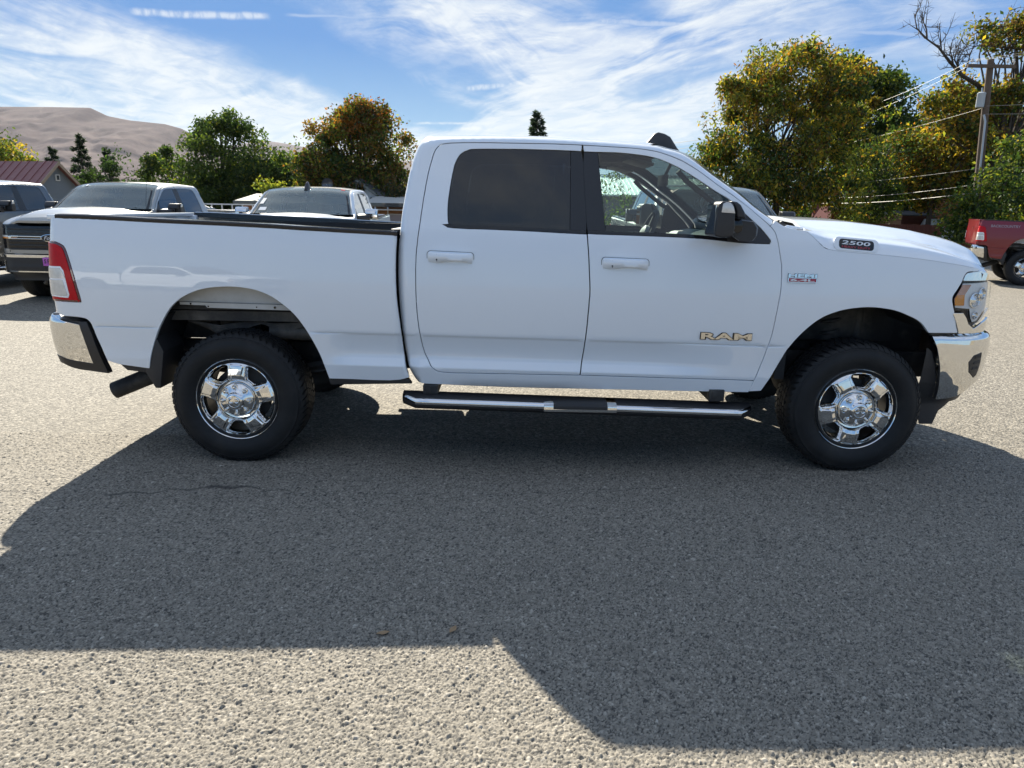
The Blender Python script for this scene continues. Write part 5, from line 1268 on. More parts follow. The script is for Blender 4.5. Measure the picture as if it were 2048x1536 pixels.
def stones(name, x0, x1, y0, y1, step, seed):
    """chip-seal surface: every chip is a small tilted dome standing in the tar"""
    nx = int((x1-x0)/step)+1; ny = int((y1-y0)/step)+1
    X, Y = np.meshgrid(np.linspace(x0, x1, nx), np.linspace(y0, y1, ny)); X = X.ravel(); Y = Y.ravel()
    rs = np.random.RandomState(seed)
    H = np.zeros(len(X)) ; C_ = np.full(len(X), .03)
    for cell, hmax, keep in ((.0052, .0036, .74), (.0080, .0066, .64), (.0125, .0090, .18)):
        gx = int((x1-x0)/cell)+4; gy = int((y1-y0)/cell)+4
        jx = rs.rand(gy, gx); jy = rs.rand(gy, gx); rad = cell*(.34+.31*rs.rand(gy, gx)); hh = hmax*(.35+.65*rs.rand(gy, gx))*(rs.rand(gy, gx) < keep)
        asp = .65+.7*rs.rand(gy, gx); an = rs.rand(gy, gx)*math.pi; tx = (rs.rand(gy, gx)-.5)*.55; ty = (rs.rand(gy, gx)-.5)*.55; co = rs.beta(2.1, 2.3, (gy, gx))
        ci = np.floor((X-x0)/cell).astype(int)+1; cj = np.floor((Y-y0)/cell).astype(int)+1
        for di in (-1, 0, 1):
            for dj in (-1, 0, 1):
                i = ci+di; j = cj+dj
                ddx = X - (x0 + (i-1+jx[j, i])*cell); ddy = Y - (y0 + (j-1+jy[j, i])*cell)
                ca = np.cos(an[j, i]); sa = np.sin(an[j, i]); u = (ca*ddx+sa*ddy)*asp[j, i]; v = (-sa*ddx+ca*ddy)/asp[j, i]
                q = np.maximum(np.abs(u)*.85+np.abs(v)*.45, np.maximum(np.abs(v)*.95, np.hypot(u, v)*.92))/rad[j, i]
                h = hh[j, i]*np.clip((1.0-q**5)*1.2, 0, 1) + (tx[j, i]*ddx + ty[j, i]*ddy)*(q < 1)
                k = (q < 1) & (h > H); H[k] = h[k]; C_[k] = co[j, i][k]
    tar = np.zeros(len(X)); d = polydist(np.stack([X, Y], -1) + .012*np.stack([np.sin(Y*40+X*23), np.sin(X*31)], -1), CRACK, closed=False)
    wv = .006 + .028*np.exp(-((X+1.62)/.16)**2) + .012*np.exp(-((X+2.2)/.25)**2)
    tar = np.clip(1-(d/wv)**2, 0, 1)*np.clip(.55+.5*np.sin(X*9+1)+.3*np.sin(X*37)+1.0*np.exp(-((X+1.62)/.2)**2), 0, 1)
    tar = tar*.75
    H = H*(1-.75*tar) - .002*tar
    e = np.minimum(np.minimum(X-x0, x1-X), np.minimum(Y-y0, y1-Y)); H = H - .010*(1-np.clip(e/.04, 0, 1))
    Z = H + .0025
    me = bpy.data.meshes.new(name); nv = nx*ny
    me.vertices.add(nv); me.vertices.foreach_set('co', np.stack([X, Y, Z], -1).astype(np.float32).ravel())
    a = (np.arange(ny-1)[:, None]*nx + np.arange(nx-1)[None]).ravel(); F = np.stack([a, a+1, a+1+nx, a+nx], -1).astype(np.int32)
    me.loops.add(F.size); me.loops.foreach_set('vertex_index', F.ravel()); me.polygons.add(len(F)); me.polygons.foreach_set('loop_start', np.arange(0, F.size, 4, dtype=np.int32))
    for nm, arr in (('chip', C_), ('tar', tar)):
        at = me.attributes.new(nm, 'FLOAT', 'POINT'); at.data.foreach_set('value', arr.astype(np.float32))
    me.update(calc_edges=True)
    o = mesh_obj(name, me, 'pavement_near'); return tag(o, kind='stuff')
stones('pavement_chips', -2.3, 2.3, -2.62, -1.16, .0036, 3)
stones('pavement_chips', -3.75, 3.75, -1.20, .55, .0055, 5)

# ------------------------------------------------------------------ vehicles
SKIP_BADGES = {'badge', 'lettering', 'badge_surround', 'emblem', 'badge_frame', 'lug_nut'}
SKIP_FRONT = {'grille', 'lamp_trim', 'headlight', 'lamp_bezel', 'front_bumper'}
def copy_tree(o, parent=None, swap=None, skip=()):
    c = o.copy(); COL.objects.link(c)
    if parent is not None:
        c.parent = parent; c.matrix_parent_inverse = o.matrix_parent_inverse.copy()
    if swap and o.type == 'MESH':
        for sl in c.material_slots:
            if sl.material and sl.material.name in swap:
                m = MATS[swap[sl.material.name]]; sl.link = 'OBJECT'; sl.material = m
    for ch in list(KIDS.get(o.name, [])):
        if ch.name.split('.')[0] not in skip: copy_tree(ch, c, swap, skip)
    return c
truck = thing('pickup_truck', (.15, 1.01, 0), 0, 'large white crew cab pickup with chrome wheels, parked side on in front', 'pickup truck')
PIVOT[truck.name] = (.15, 1.01, 0)
PARTS = build_pickup(truck)
index_kids()
GROUP = 'pickups parked around the lot'
def place(x, y, heading, label, swap, skip, scale=1.0, z=0.0):
    """heading: rotation about z of a truck whose nose points to +x"""
    c = copy_tree(truck, None, swap, skip); c.location = (x, y, z); c.rotation_euler = (0, 0, heading); c.scale = (scale,)*3
    tag(c, label, 'pickup truck', GROUP); PIVOT[c.name] = (.15, 1.01, 0); return c
def blue_oval(root_, parent):
    F = frame_at(Vector((3.045, 1.01, 1.055)), Vector((0, 1, 0)), Vector((0, 0, 1)))
    m = MB(); n = 32
    def ell(a, b, d): return [F @ Vector((a*math.cos(2*math.pi*k/n), b*math.sin(2*math.pi*k/n), d)) for k in range(n)]
    m.add(ell(.150, .060, -.02)+ell(.150, .060, .004)+ell(.138, .050, .007), [(i, (i+1) % n, n+(i+1) % n, n+i) for i in range(n)] + [(n+i, n+(i+1) % n, 2*n+(i+1) % n, 2*n+i) for i in range(n)])
    ov = m.build('emblem', 'chrome', parent)
    m = MB(); m.add(ell(.140, .052, .0055), [tuple(range(n))]); m.build('emblem_field', 'gloss_black', ov)
    F.translation = F @ Vector((0, 0, .006)); lettering('lettering', 'Ford', .19, .062, .002, F, 'white_letter', ov, shear=.35)
def other_front(root_, paint):
    """wide black grille with a twin bright bar, C-shaped lamps, bright bumper with black insert"""
    g = MB(); g.box((2.965, 1.01, 1.03), (.06, 1.46, .42)); gr = g.build('grille', 'gloss_black', root_, bevel=.01)
    for k in range(6):
        z = .87+.064*k
        if abs(z-1.055) < .04: continue
        b = MB(); b.box((3.005, 1.01, z), (.02, 1.40, .022)); b.build('grille_bar', 'black_plastic', gr, bevel=.004)
    b = MB(); b.box((3.012, 1.01, 1.074), (.03, 1.36, .016)); b.box((3.012, 1.01, 1.036), (.03, 1.36, .012)); b.box((3.012, .335, 1.055), (.03, .05, .05)); b.box((3.012, TRUCK_W-.335, 1.055), (.03, .05, .05)); b.build('grille_bar', 'chrome', gr, bevel=.004)
    blue_oval(root_, gr)
    for mir in (False, True):
        ys = (lambda y: y) if not mir else (lambda y: TRUCK_W-y)
        h = panel('headlight', [(2.64, .86), (2.62, 1.20), (2.72, 1.255), (3.3, 1.26), (3.3, .86)], 'gloss_black', root_, off=.004, inset=0, mirror=mir, gx=.05, dens=.03, skirt=.01)
        panel('lamp_strip', [(2.66, 1.060), (2.66, 1.085), (3.28, 1.085), (3.28, 1.060)], 'white_lens', h, off=-.004, inset=0, mirror=mir, gx=.05, dens=.03, skirt=.006)
        panel('amber_strip', [(2.66, 1.035), (2.66, 1.058), (3.26, 1.058), (3.26, 1.035)], 'amber_lens', h, off=-.003, inset=0, mirror=mir, gx=.05, dens=.03, skirt=.006)
        panel('lamp_reflector', [(3.05, 1.10), (3.05, 1.23), (3.24, 1.23), (3.24, 1.10)], 'lens_clear', h, off=-.002, inset=0, mirror=mir, gx=.05, dens=.03, skirt=.006)
        s_end = 2.60+.40*math.pi/2+(1.01-.40)
        panel('bumper_lip', [(2.55, .80), (2.55, .868), (s_end, .868), (s_end, .80)], paint, root_, off=-.012, inset=0, mirror=mir, gx=.05, dens=.03, skirt=.05)
        bm_ = panel('front_bumper', [(2.52, .56), (2.56, .78), (s_end, .78), (s_end, .50), (2.9, .50)], 'chrome', root_, off=-.035, inset=0, mirror=mir, gx=.05, dens=.03, skirt=.06)
        panel('bumper_insert', [(3.00, .52), (3.02, .735), (s_end, .735), (s_end, .52)], 'black_plastic', bm_, off=-.040, inset=0, mirror=mir, gx=.05, dens=.03, skirt=.004)
        panel('bumper_corner', [(2.60, .59), (2.62, .72), (2.86, .72), (2.86, .57)], 'gloss_black', bm_, off=-.040, inset=0, mirror=mir, gx=.05, dens=.03, skirt=.004)
        panel('air_dam', [(2.62, .36), (2.56, .56), (s_end, .52), (s_end, .36)], 'black_plastic', bm_, off=.03, inset=0, mirror=mir, gx=.05, dens=.03, skirt=.02)
    pl = MB(); pl.box((3.048, 1.01, .665), (.008, .33, .16)); po = pl.build('front_plate', 'pink_plate', root_, bevel=.002)
    F = frame_at(Vector((3.0525, 1.01, .685)), Vector((0, 1, 0)), Vector((0, 0, 1))); lettering('lettering', 'S P E C K', .28, .070, .002, F, 'gloss_black', po, bold=.03)
    lo = MB(); lo.box((3.052, 1.01, .597), (.004, .33, .028)); lo.build('plate_frame', 'gloss_black', po)
    F = frame_at(Vector((3.055, 1.01, .597)), Vector((0, 1, 0)), Vector((0, 0, 1))); lettering('lettering', 'SPECK', .14, .022, .001, F, 'white_letter', po, bold=.03)
    an = MB(); an.tube([(1.62, 1.86, 1.42), (1.60, 1.86, 1.62), (1.52, 1.87, 2.02)], [.006, .004, .0025], 6); an.build('mast_antenna', 'gloss_black', root_)
H_ = -math.pi/2
SK = SKIP_BADGES | SKIP_FRONT
silver = place(-6.98, 6.75+3.05*.95, H_-.03, 'silver pickup with pink front plate, facing us past the big white truck tail', {'white_paint': 'silver_paint', 'screen_glass': 'screen_film'}, SK | {'antenna_fin'}, .95)
other_front(silver, 'silver_paint')
grey = place(-10.05, 6.9+3.05*.95, H_-.02, 'dark grey pickup cut off by the left edge, next to the silver one', {'white_paint': 'grey_paint', 'screen_glass': 'screen_film'}, SK | {'antenna_fin'}, .95)
other_front(grey, 'grey_paint')
white2 = place(-3.50, 6.3+3.05*.92, H_+.03, 'white pickup behind the big truck bed, only windscreen and chrome mirrors showing', {'screen_glass': 'screen_film'}, SKIP_BADGES, .93)
dark = place(2.92, 4.55+3.05, H_, 'dark pickup behind the big white truck hood, windscreen and one mirror showing', {'white_paint': 'grey_paint', 'screen_glass': 'screen_film'}, SKIP_BADGES, .975)
red = place(14.0, 12.62, math.radians(-25), 'dark red pickup at the right edge below the utility pole, tail towards us', {'white_paint': 'red_paint', 'dark_red_lens': 'red_lens'}, {'badge', 'badge_surround'}, 1.0)
Fd = frame_at(Vector((-2.20, .018, 1.345)), Vector((1, 0, -.015)), Vector((0, .1, 1)))
lettering('lettering', 'BACKCOUNTRY', .58, .062, .001, Fd, 'decal_silver', red, bold=.02)
refl = place(-8.2, -13.5, math.radians(20), 'white pickup behind the viewer, mirrored in the big truck bed side', {}, SKIP_BADGES, .97)
def sticker(root_, i, t0, t1, di, mat):
    r0, r1 = PARTS['screen'][i], PARTS['screen'][i+di]; n_ = len(r0)-1
    def at(r, t): a = min(n_-1, int(t*n_)); f = t*n_-a; return Vector(r[a]).lerp(Vector(r[a+1]), f) + Vector((.006, 0, .007))
    m = MB(); m.add([at(r0, t0), at(r0, t1), at(r1, t1), at(r1, t0)], [(0, 1, 2, 3)]); m.build('windscreen_sticker', mat, root_, smooth=0)
sticker(white2, 1, .90, .945, 2, 'red_lens'); sticker(white2, 12, .03, .075, 3, 'paper_white'); sticker(white2, 17, .06, .14, 2, 'paper_white'); sticker(silver, 5, .16, .19, 2, 'paper_white')
for c in (white2, silver, grey):
    for o in [o for o in bpy.data.objects if o.parent == c and o.name.startswith('side_mirror')]:
        for q in [o] + [x for x in bpy.data.objects if x.parent == o]:
            if q.name.split('.')[0] in ('mirror_shell', 'side_mirror') and q.type == 'MESH' and c is white2:
                q.material_slots[0].link = 'OBJECT'; q.material_slots[0].material = MATS['chrome']

# ------------------------------------------------------------------ trees
def leaf_mat(name):
    m, t, out = newmat(name)
    at = t.add('ShaderNodeAttribute', attribute_name='leaf')
    df = t.add('ShaderNodeBsdfDiffuse'); tr = t.add('ShaderNodeBsdfTranslucent'); gl = t.add('ShaderNodeBsdfGlossy'); gl.inputs['Roughness'].default_value = .5
    t.l.new(at.outputs['Color'], df.inputs[0])
    t.l.new(t.mix(1.0, at.outputs['Color'], (1.0, 1.0, .62, 1), 'MULTIPLY'), tr.inputs[0])
    a = t.add('ShaderNodeMixShader'); a.inputs[0].default_value = .56; t.l.new(df.outputs[0], a.inputs[1]); t.l.new(tr.outputs[0], a.inputs[2])
    b = t.add('ShaderNodeMixShader'); b.inputs[0].default_value = .02; t.l.new(a.outputs[0], b.inputs[1]); t.l.new(gl.outputs[0], b.inputs[2]); t.l.new(b.outputs[0], out.inputs[0])
leaf_mat('leaves')
pbr('bark', (.075, .060, .048), .9, 0, 0, var=.35, scale=14, bump=.01, bscale=40)
def leaves_mesh(P, size, cols, rs, aspect=.55, droop=.3, out_dir=None, fold=True):
    n = len(P); size = size*(.6+.8*rs.rand(n))
    d = rs.normal(size=(n, 3)); 
    if out_dir is not None: d = d*.9 + out_dir*1.0
    d[:, 2] -= droop; d /= np.linalg.norm(d, axis=1)[:, None]+1e-9
    a = rs.normal(size=(n, 3)); s = np.cross(d, a); s /= np.linalg.norm(s, axis=1)[:, None]+1e-9
    nn = np.cross(d, s)
    L = (d*size[:, None]); S_ = s*(size*aspect*.5)[:, None]; up = nn*(size*.12*rs.normal(size=n))[:, None]
    V = np.stack([P, P+L*.45+S_+up, P+L, P+L*.45-S_+up], 1).reshape(-1, 3)
    me = bpy.data.meshes.new('crown'); me.vertices.add(4*n); me.vertices.foreach_set('co', V.astype(np.float32).ravel())
    me.loops.add(4*n); me.loops.foreach_set('vertex_index', np.arange(4*n, dtype=np.int32)); me.polygons.add(n); me.polygons.foreach_set('loop_start', np.arange(0, 4*n, 4, dtype=np.int32))
    at = me.attributes.new('leaf', 'FLOAT_COLOR', 'POINT'); c = np.repeat(np.concatenate([cols, np.ones((n, 1))], 1), 4, axis=0); at.data.foreach_set('color', c.astype(np.float32).ravel())
    me.update(calc_edges=True); return me
def tree(name, label, base, ells, n_leaf, size, palette, trunk_r=.2, fork=.3, clump=.55, n_clump=120, seed=1, group=None, droop=.35, aspect=.55, tone=None, bare=0, stems=1, stray=0, hollow=.55, spray=False, cat='tree'):
    """trunk and limbs reach the clumps of a crown made of several lobes; ells: (x,y,z,rx,ry,rz) about the base"""
    rs = np.random.RandomState(seed); root = thing(name, base, 0, label, cat, group)
    vol = np.array([e[3]*e[4]*e[5] for e in ells])**.8; vol /= vol.sum()
    C_ = []
    for k in range(n_clump):
        e = ells[rs.choice(len(ells), p=vol)]; v = rs.normal(size=3); v /= np.linalg.norm(v); r = (hollow + (1-hollow)*rs.rand())
        C_.append((e[0]+v[0]*e[3]*r, e[1]+v[1]*e[4]*r, e[2]+v[2]*e[5]*r))
    for k in range(stray):
        e = ells[rs.choice(len(ells), p=vol)]; v = rs.normal(size=3); v[2] = abs(v[2])*.8; v /= np.linalg.norm(v); r = 1.0+.16*rs.rand()
        C_.append((e[0]+v[0]*e[3]*r, e[1]+v[1]*e[4]*r, e[2]+v[2]*e[5]*r))
    C_ = np.array(C_); top = max(e[2]+e[5] for e in ells); low = min(e[2]-e[5] for e in ells)
    C_[:, 2] = np.maximum(C_[:, 2], max(.15, low))
    # limbs
    m = MB(); hs = max(.2, fork*top); 
    main = []
    for s in range(stems):
        ox, oy = (0, 0) if stems == 1 else (rs.normal()*.5, rs.normal()*.3)
        lean = (rs.normal()*.05*top, rs.normal()*.05*top)
        pts = []; nst = 7
        for i in range(nst):
            t = i/(nst-1); z = top*.82*t; wob = .12*math.sqrt(t)*top/9
            pts.append((ox+lean[0]*t+rs.normal()*wob + np.mean([e[0] for e in ells])*t, oy+lean[1]*t+rs.normal()*wob, z))
        m.tube(pts, [trunk_r*(1-.82*(i/(nst-1))**.8)*(1.25 if i == 0 else 1) for i in range(nst)], 8); main.append(np.array(pts))
    order = rs.permutation(len(C_))[:min(len(C_), 70)]
    for k in order:
        c = C_[k]; st = main[rs.randint(len(main))]
        zz = np.clip(c[2]*(.35+.35*rs.rand()), hs, top*.8); i = int(np.argmin(np.abs(st[:, 2]-zz))); p0 = st[i]
        mid = (p0+c)/2 + rs.normal(size=3)*.12*np.linalg.norm(c-p0) + np.array((0, 0, .08*np.linalg.norm(c-p0)))
        r0 = trunk_r*.30*(1-.5*i/len(st))
        q = [(1-t)**2*p0 + 2*t*(1-t)*mid + t*t*c for t in (0, .33, .66, 1)]
        m.tube(q, [r0, r0*.7, r0*.45, r0*.15], 5, cap=False)
    tr = m.build('trunk', 'bark', root, smooth=60, fix=False)
    # leaves
    w = rs.gamma(2.0, 1.0, len(C_)); w /= w.sum(); idx = rs.choice(len(C_), n_leaf, p=w)
    cs = clump*(.55+.9*rs.rand(len(C_)))
    if stray: cs[-stray:] *= .6
    off = rs.normal(size=(n_leaf, 3))*cs[idx][:, None]*np.array((1, 1, .72))
    on = np.linalg.norm(off, axis=1)/(cs[idx]+1e-9); off *= np.minimum(1, 1.75/np.maximum(on, 1e-6))[:, None]
    P = C_[idx] + off; P[:, 2] = np.maximum(P[:, 2], .05)
    if spray:
        P[:, 2] -= .35*np.hypot(off[:, 0], off[:, 1])
    pal = np.array([p[:3] for p in palette]); pw = np.array([p[3] for p in palette], float)
    cl_tone = rs.rand(len(C_), len(pal))**1.3*pw
    if tone is not None: cl_tone = cl_tone*np.array([tone(c) for c in C_])
    cl_tone /= cl_tone.sum(1)[:, None]
    cum = cl_tone.cumsum(1)[idx]; u = rs.rand(n_leaf, 1); pick = (u > cum).sum(1).clip(0, len(pal)-1)
    cols = pal[pick]*(.75+.5*rs.rand(n_leaf, 1))*(.70+.62*rs.rand(len(C_), 1))[idx]
    me = leaves_mesh(P, size, cols, rs, aspect, droop)
    mesh_obj('crown', me, 'leaves', root); return root
def conifer(name, label, base, h, r, seed, col=(.030, .050, .030), group=None, n=6000):
    rs = np.random.RandomState(seed); root = thing(name, base, 0, label, 'tree', group)
    m = MB(); m.tube([(0, 0, 0), (0, 0, h*.5), (.02, 0, h)], [h*.022, h*.014, .01], 7)
    tips = []; dirs = []
    nw = int(h*5)
    for k in range(nw):
        z = h*(.08+.91*(k/nw)); rr = r*(1-(z/h))**.8*(.55+.6*rs.rand())+.06
        a = k*2.4+rs.rand(); d = np.array((math.cos(a), math.sin(a), .05-.25*(1-z/h)))
        p0 = np.array((0, 0, z)); p1 = p0+d*rr
        m.tube([p0, p1], [.035*(1-z/h)+.008, .006], 4, cap=False)
        cnt = max(8, int(n/nw*(.4+1.3*(1-z/h))))
        t = rs.rand(cnt)**.6; lat = rs.normal(size=cnt)*.17*rr
        s = np.array((-d[1], d[0], 0)); P = p0 + d[None]*rr*t[:, None] + s[None]*lat[:, None] + np.array((0, 0, 1))*(-.10*rr*np.abs(lat)/max(rr, .1)+rs.normal(size=cnt)*.05)[:, None]
        tips.append(P); dirs.append(np.repeat(d[None], cnt, 0))
    m.build('trunk', 'bark', root, fix=False)
    P = np.concatenate(tips); D = np.concatenate(dirs); cols = np.array(col)[None]*(.6+.9*rs.rand(len(P), 1))*np.array((1, 1, 1))
    me = leaves_mesh(P, .32*h/8, cols, rs, .30, .35, D); mesh_obj('crown', me, 'leaves', root); return root

G1, G2, G3 = (.058, .105, .022), (.105, .155, .027), (.034, .064, .020)
YG, YE, OR, RD, BR = (.23, .245, .03), (.44, .31, .03), (.40, .18, .03), (.32, .10, .03), (.165, .10, .03)
def c4(c, w): return c+(w,)
TG = 'broad trees beyond the lot'
# big yellowing tree on the right
tree('autumn_tree', 'tall tree with yellow and orange leaves rising behind the white truck hood', (12.0, 28.5, 0),
     [(-.1, 0, 4.9, 3.0, 2.6, 3.3), (-2.2, -.3, 3.6, 1.6, 1.6, 2.0), (1.9, .2, 4.6, 2.0, 2.0, 2.8), (-.1, .2, 7.2, 2.0, 1.7, 1.65), (-1.9, 0, 5.9, 1.5, 1.4, 1.3), (-2.4, -.3, 2.4, 1.2, 1.2, 1.3), (.6, 0, 2.2, 2.8, 2.0, 1.5)], 54000, .19,
     [c4(G1, 1.3), c4(YG, 1.6), c4(YE, .75), c4(OR, .25), c4(BR, .42), c4(G3, .8)], .22, n_clump=230, clump=.36, seed=11, group=TG, droop=.9, aspect=.38, hollow=.5, stray=60,
     tone=lambda c: (1.1 if c[2] < 5 else .5, 1, .6+.18*max(0, c[2]-4), .4+.2*max(0, c[2]-5), .8, 1.2 if c[2] < 4 else .4))
tree('broad_tree', 'dense dark green tree standing right behind the yellowing tree', (20.6, 41.0, 0),
     [(0, 0, 6.0, 3.0, 2.5, 4.0), (1.6, .5, 8.4, 2.2, 2, 2.3), (-1.2, 0, 8.6, 1.5, 1.5, 1.9), (3.4, 0, 4.5, 2.2, 2, 3.0), (-.2, 0, 2.2, 3.4, 2, 1.8)], 32000, .25,
     [c4(G1, 1.2), c4(G3, 1.3), c4(G2, .6), c4(YG, .2)], .3, n_clump=150, clump=.5, seed=12, group=TG)
tree('broad_tree', 'feathery green tree between the red shed and the utility pole', (17.6, 31.8, 0),
     [(0, 0, 3.4, 1.5, 1.4, 1.6), (.9, 0, 4.6, 1.6, 1.4, 1.2), (-.6, 0, 2.1, 1.1, 1, .9), (.2, 0, 1.9, 1.4, 1.1, .7)], 11000, .13, [c4(G2, 1.2), c4(G1, 1.0), c4(YG, .3), c4(G3, .5)], .12, n_clump=60, clump=.38, seed=13, group=TG, spray=True)
tree('autumn_tree', 'thin yellow and brown tree left of the utility pole transformer', (20.9, 32.6, 0),
     [(0, 0, 5.2, 2.3, 1.8, 2.0), (-.9, 0, 4.1, 1.5, 1.3, 1.2), (1.2, 0, 6.8, 1.9, 1.5, 1.3), (.6, 0, 3.0, 2.2, 1.5, 1.5)], 14000, .19, [c4(YE, .9), c4(BR, 1.0), c4(G1, 1.0), c4(YG, .8), c4(OR, .3)], .16, n_clump=75, clump=.45, seed=14, group=TG)
# old tree with a bare limb
old = tree('old_tree', 'tall old tree with one bare limb reaching left above the wires', (23.3, 31.5, 0),
     [(1.8, 0, 9.8, 1.6, 1.5, 1.4), (-.3, 0, 9.8, 2.2, 1.2, .75), (-.6, 0, 9.6, 1.8, 1.0, .6), (.8, 0, 9.9, 1.5, 1.0, .7), (2.6, 0, 7.5, 2.0, 2, 2.0), (-.6, 0, 7.0, 1.6, 1.4, .9), (2.5, 0, 4.5, 2.6, 2.0, 2.2), (-1.6, 0, 4.9, 1.4, 1.2, 1.3)], 19000, .19, [c4(BR, .8), c4(G1, 1.2), c4(YG, .9), c4(YE, .25)], .34, n_clump=110, clump=.38, seed=15, group=TG)
def bare_limb(parent, pts, r0, seed, depth=3):
    rs = np.random.RandomState(seed); m = MB()
    def grow(p, r, lvl):
        m.tube(p, list(np.linspace(r, r*.25, len(p))), 6 if lvl < 2 else 4, cap=False)
        if lvl >= depth: return
        for k in range(7 if lvl == 0 else 6):
            t = .25+.75*rs.rand(); i = min(len(p)-2, int(t*(len(p)-1))); f = t*(len(p)-1)-i
            a = np.array(p[i])*(1-f)+np.array(p[i+1])*f; d = np.array(p[i+1])-np.array(p[i]); d = d/np.linalg.norm(d)
            q = d*.7+rs.normal(size=3)*np.array((.6, .35, .6))+np.array((0, 0, .25)); q /= np.linalg.norm(q); L = (1.5 if lvl == 0 else .85 if lvl == 1 else .42)*(.5+.7*rs.rand())
            b = a+q*L*.5+rs.normal(size=3)*.05*L; c = a+q*L+rs.normal(size=3)*.16*L
            grow([a, b, c], r*(.42 if lvl == 0 else .45), lvl+1)
    grow([np.array(p) for p in pts], r0, 0); return m.build('bare_limb', 'bark', parent, smooth=60, fix=False)
bare_limb(old, [(-.6, .3, 7.0), (-1.5, .2, 7.55), (-2.4, 0, 7.9), (-3.1, 0, 8.5), (-3.7, 0, 9.1), (-4.4, 0, 9.5)], .12, 4)
bare_limb(old, [(1.6, 0, 8.9), (.8, 0, 9.15), (-.3, 0, 9.1), (-1.3, 0, 9.2)], .09, 6, 2)
SG = 'shrubs below the utility pole'
tree('shrub', 'tall glossy green shrub under the utility pole, left of the red pickup', (17.3, 22.8, 0), [(0, 0, 1.5, 1.0, .9, 1.5), (.5, 0, 2.7, .7, .7, .8), (-.5, -.1, .9, .7, .7, .8)], 5200, .15, [c4(G1, 1.1), c4(G2, 1.0), c4(YG, .5), c4(G3, .8)], .06, n_clump=60, clump=.30, seed=21, group=SG, stems=3, cat='shrub', hollow=.3)
tree('broad_tree', 'leafy green tree at the right edge above the dark red pickup', (20.6, 23.8, 0), [(0, 0, 3.0, 2.3, 1.8, 2.4), (1.2, 0, 4.2, 1.9, 1.6, 1.6), (-.9, 0, 1.6, 1.5, 1.3, 1.4), (2.6, 0, 2.6, 1.8, 1.5, 2.2)], 26000, .17, [c4(G1, 1.2), c4(G2, .9), c4(YG, .9), c4(G3, .9), c4(YE, .12)], .15, n_clump=150, clump=.36, seed=22, group=TG)
tree('broad_tree', 'dense green tree filling the gap behind the utility pole', (25.5, 37.5, 0), [(0, 0, 3.6, 3.4, 2.2, 3.4), (-2.6, 0, 3.0, 2.2, 1.8, 2.6), (2.6, 0, 4.4, 2.6, 2, 3.2), (-.8, 0, 5.6, 2.2, 1.8, 1.8)], 22000, .25, [c4(G1, 1.2), c4(G3, 1.2), c4(YG, .6), c4(YE, .15)], .24, n_clump=120, clump=.5, seed=23, group=TG, hollow=.3)
tree('broad_tree', 'deep green tree filling in just left of the utility pole', (27.4, 42.5, 0), [(-.6, 0, 7.7, 1.9, 1.5, 1.7), (1.7, 0, 7.4, 1.7, 1.5, 1.4), (0, 0, 5.6, 2.4, 2, 2.9), (-2.4, 0, 4.6, 2.2, 1.8, 2.6), (2.2, 0, 6.2, 2.2, 1.8, 2.4), (-.4, 0, 2.6, 3.4, 1.8, 1.8)], 26000, .26, [c4(G1, 1.2), c4(G3, 1.2), c4(G2, .6), c4(YG, .4)], .24, n_clump=110, clump=.5, seed=24, group=TG, hollow=.35, stray=16)
# left side
tree('broad_tree', 'big rounded green tree on the left behind the silver pickup', (-21.6, 50.8, 0), [(.3, 0, 4.6, 3.6, 3, 3.1), (4.6, 0, 2.5, 1.6, 1.6, 1.9), (-3.2, 0, 3.2, 2.4, 2.2, 2.4), (3.3, 0, 3.2, 2.2, 2.2, 2.3), (.5, 0, 6.2, 2.0, 2.0, 1.5), (0, 0, 1.9, 5.6, 2.6, 1.9)], 46000, .235, [c4(G1, 1.2), c4(G2, .7), c4(G3, 1.0), c4(YG, .15)], .3, n_clump=170, clump=.55, seed=31, group=TG, stems=2, stray=30)
tree('autumn_tree', 'round orange tinted tree left of the white truck cab', (-9.6, 41.8, 0), [(-.2, 0, 4.6, 2.9, 2.5, 2.6), (1.9, 0, 5.0, 1.8, 1.7, 2.0), (-1.9, 0, 3.6, 1.8, 1.7, 1.9), (.2, 0, 6.5, 1.6, 1.5, 1.1), (0, 0, 2.6, 3.1, 2, 1.3)], 40000, .20,
     [c4(BR, 1.2), c4(G1, 1.2), c4(G3, .6), c4(OR, .6), c4(RD, .4), c4(YG, .8)], .26, n_clump=150, clump=.48, seed=32, group=TG, stems=3, stray=20,
     tone=lambda c: (1, 1.3 if c[2] < 5.5 else .3, 1.2 if c[2] < 5 else .1, .08+.42*max(0, c[2]-5.0), .03+.40*max(0, c[2]-5.6), .8))
tree('broad_tree', 'yellow green tree at the left edge behind the maroon roof', (-39.6, 52.5, 0), [(0, 0, 4.0, 2.8, 2.2, 2.5), (1.6, 0, 3.2, 2.0, 1.8, 1.8), (-2, 0, 5, 2, 2, 2)], 9000, .26, [c4(YG, 1.3), c4(YE, .45), c4(G2, .8), c4(G1, .5)], .22, n_clump=90, clump=.5, seed=33, group=TG)
CG = 'dark conifers left of the big green tree'
conifer('conifer', 'tallest pointed dark conifer in front of the brown hill', (-39.0, 63.0, 0), 7.4, 1.9, 41, group=CG)
conifer('conifer', 'shorter dark conifer beside the maroon roofed house', (-40.6, 61.5, 0), 6.2, 1.9, 42, group=CG)
conifer('conifer', 'dark conifer nearest the big rounded green tree', (-36.4, 62.5, 0), 6.3, 1.8, 43, group=CG)
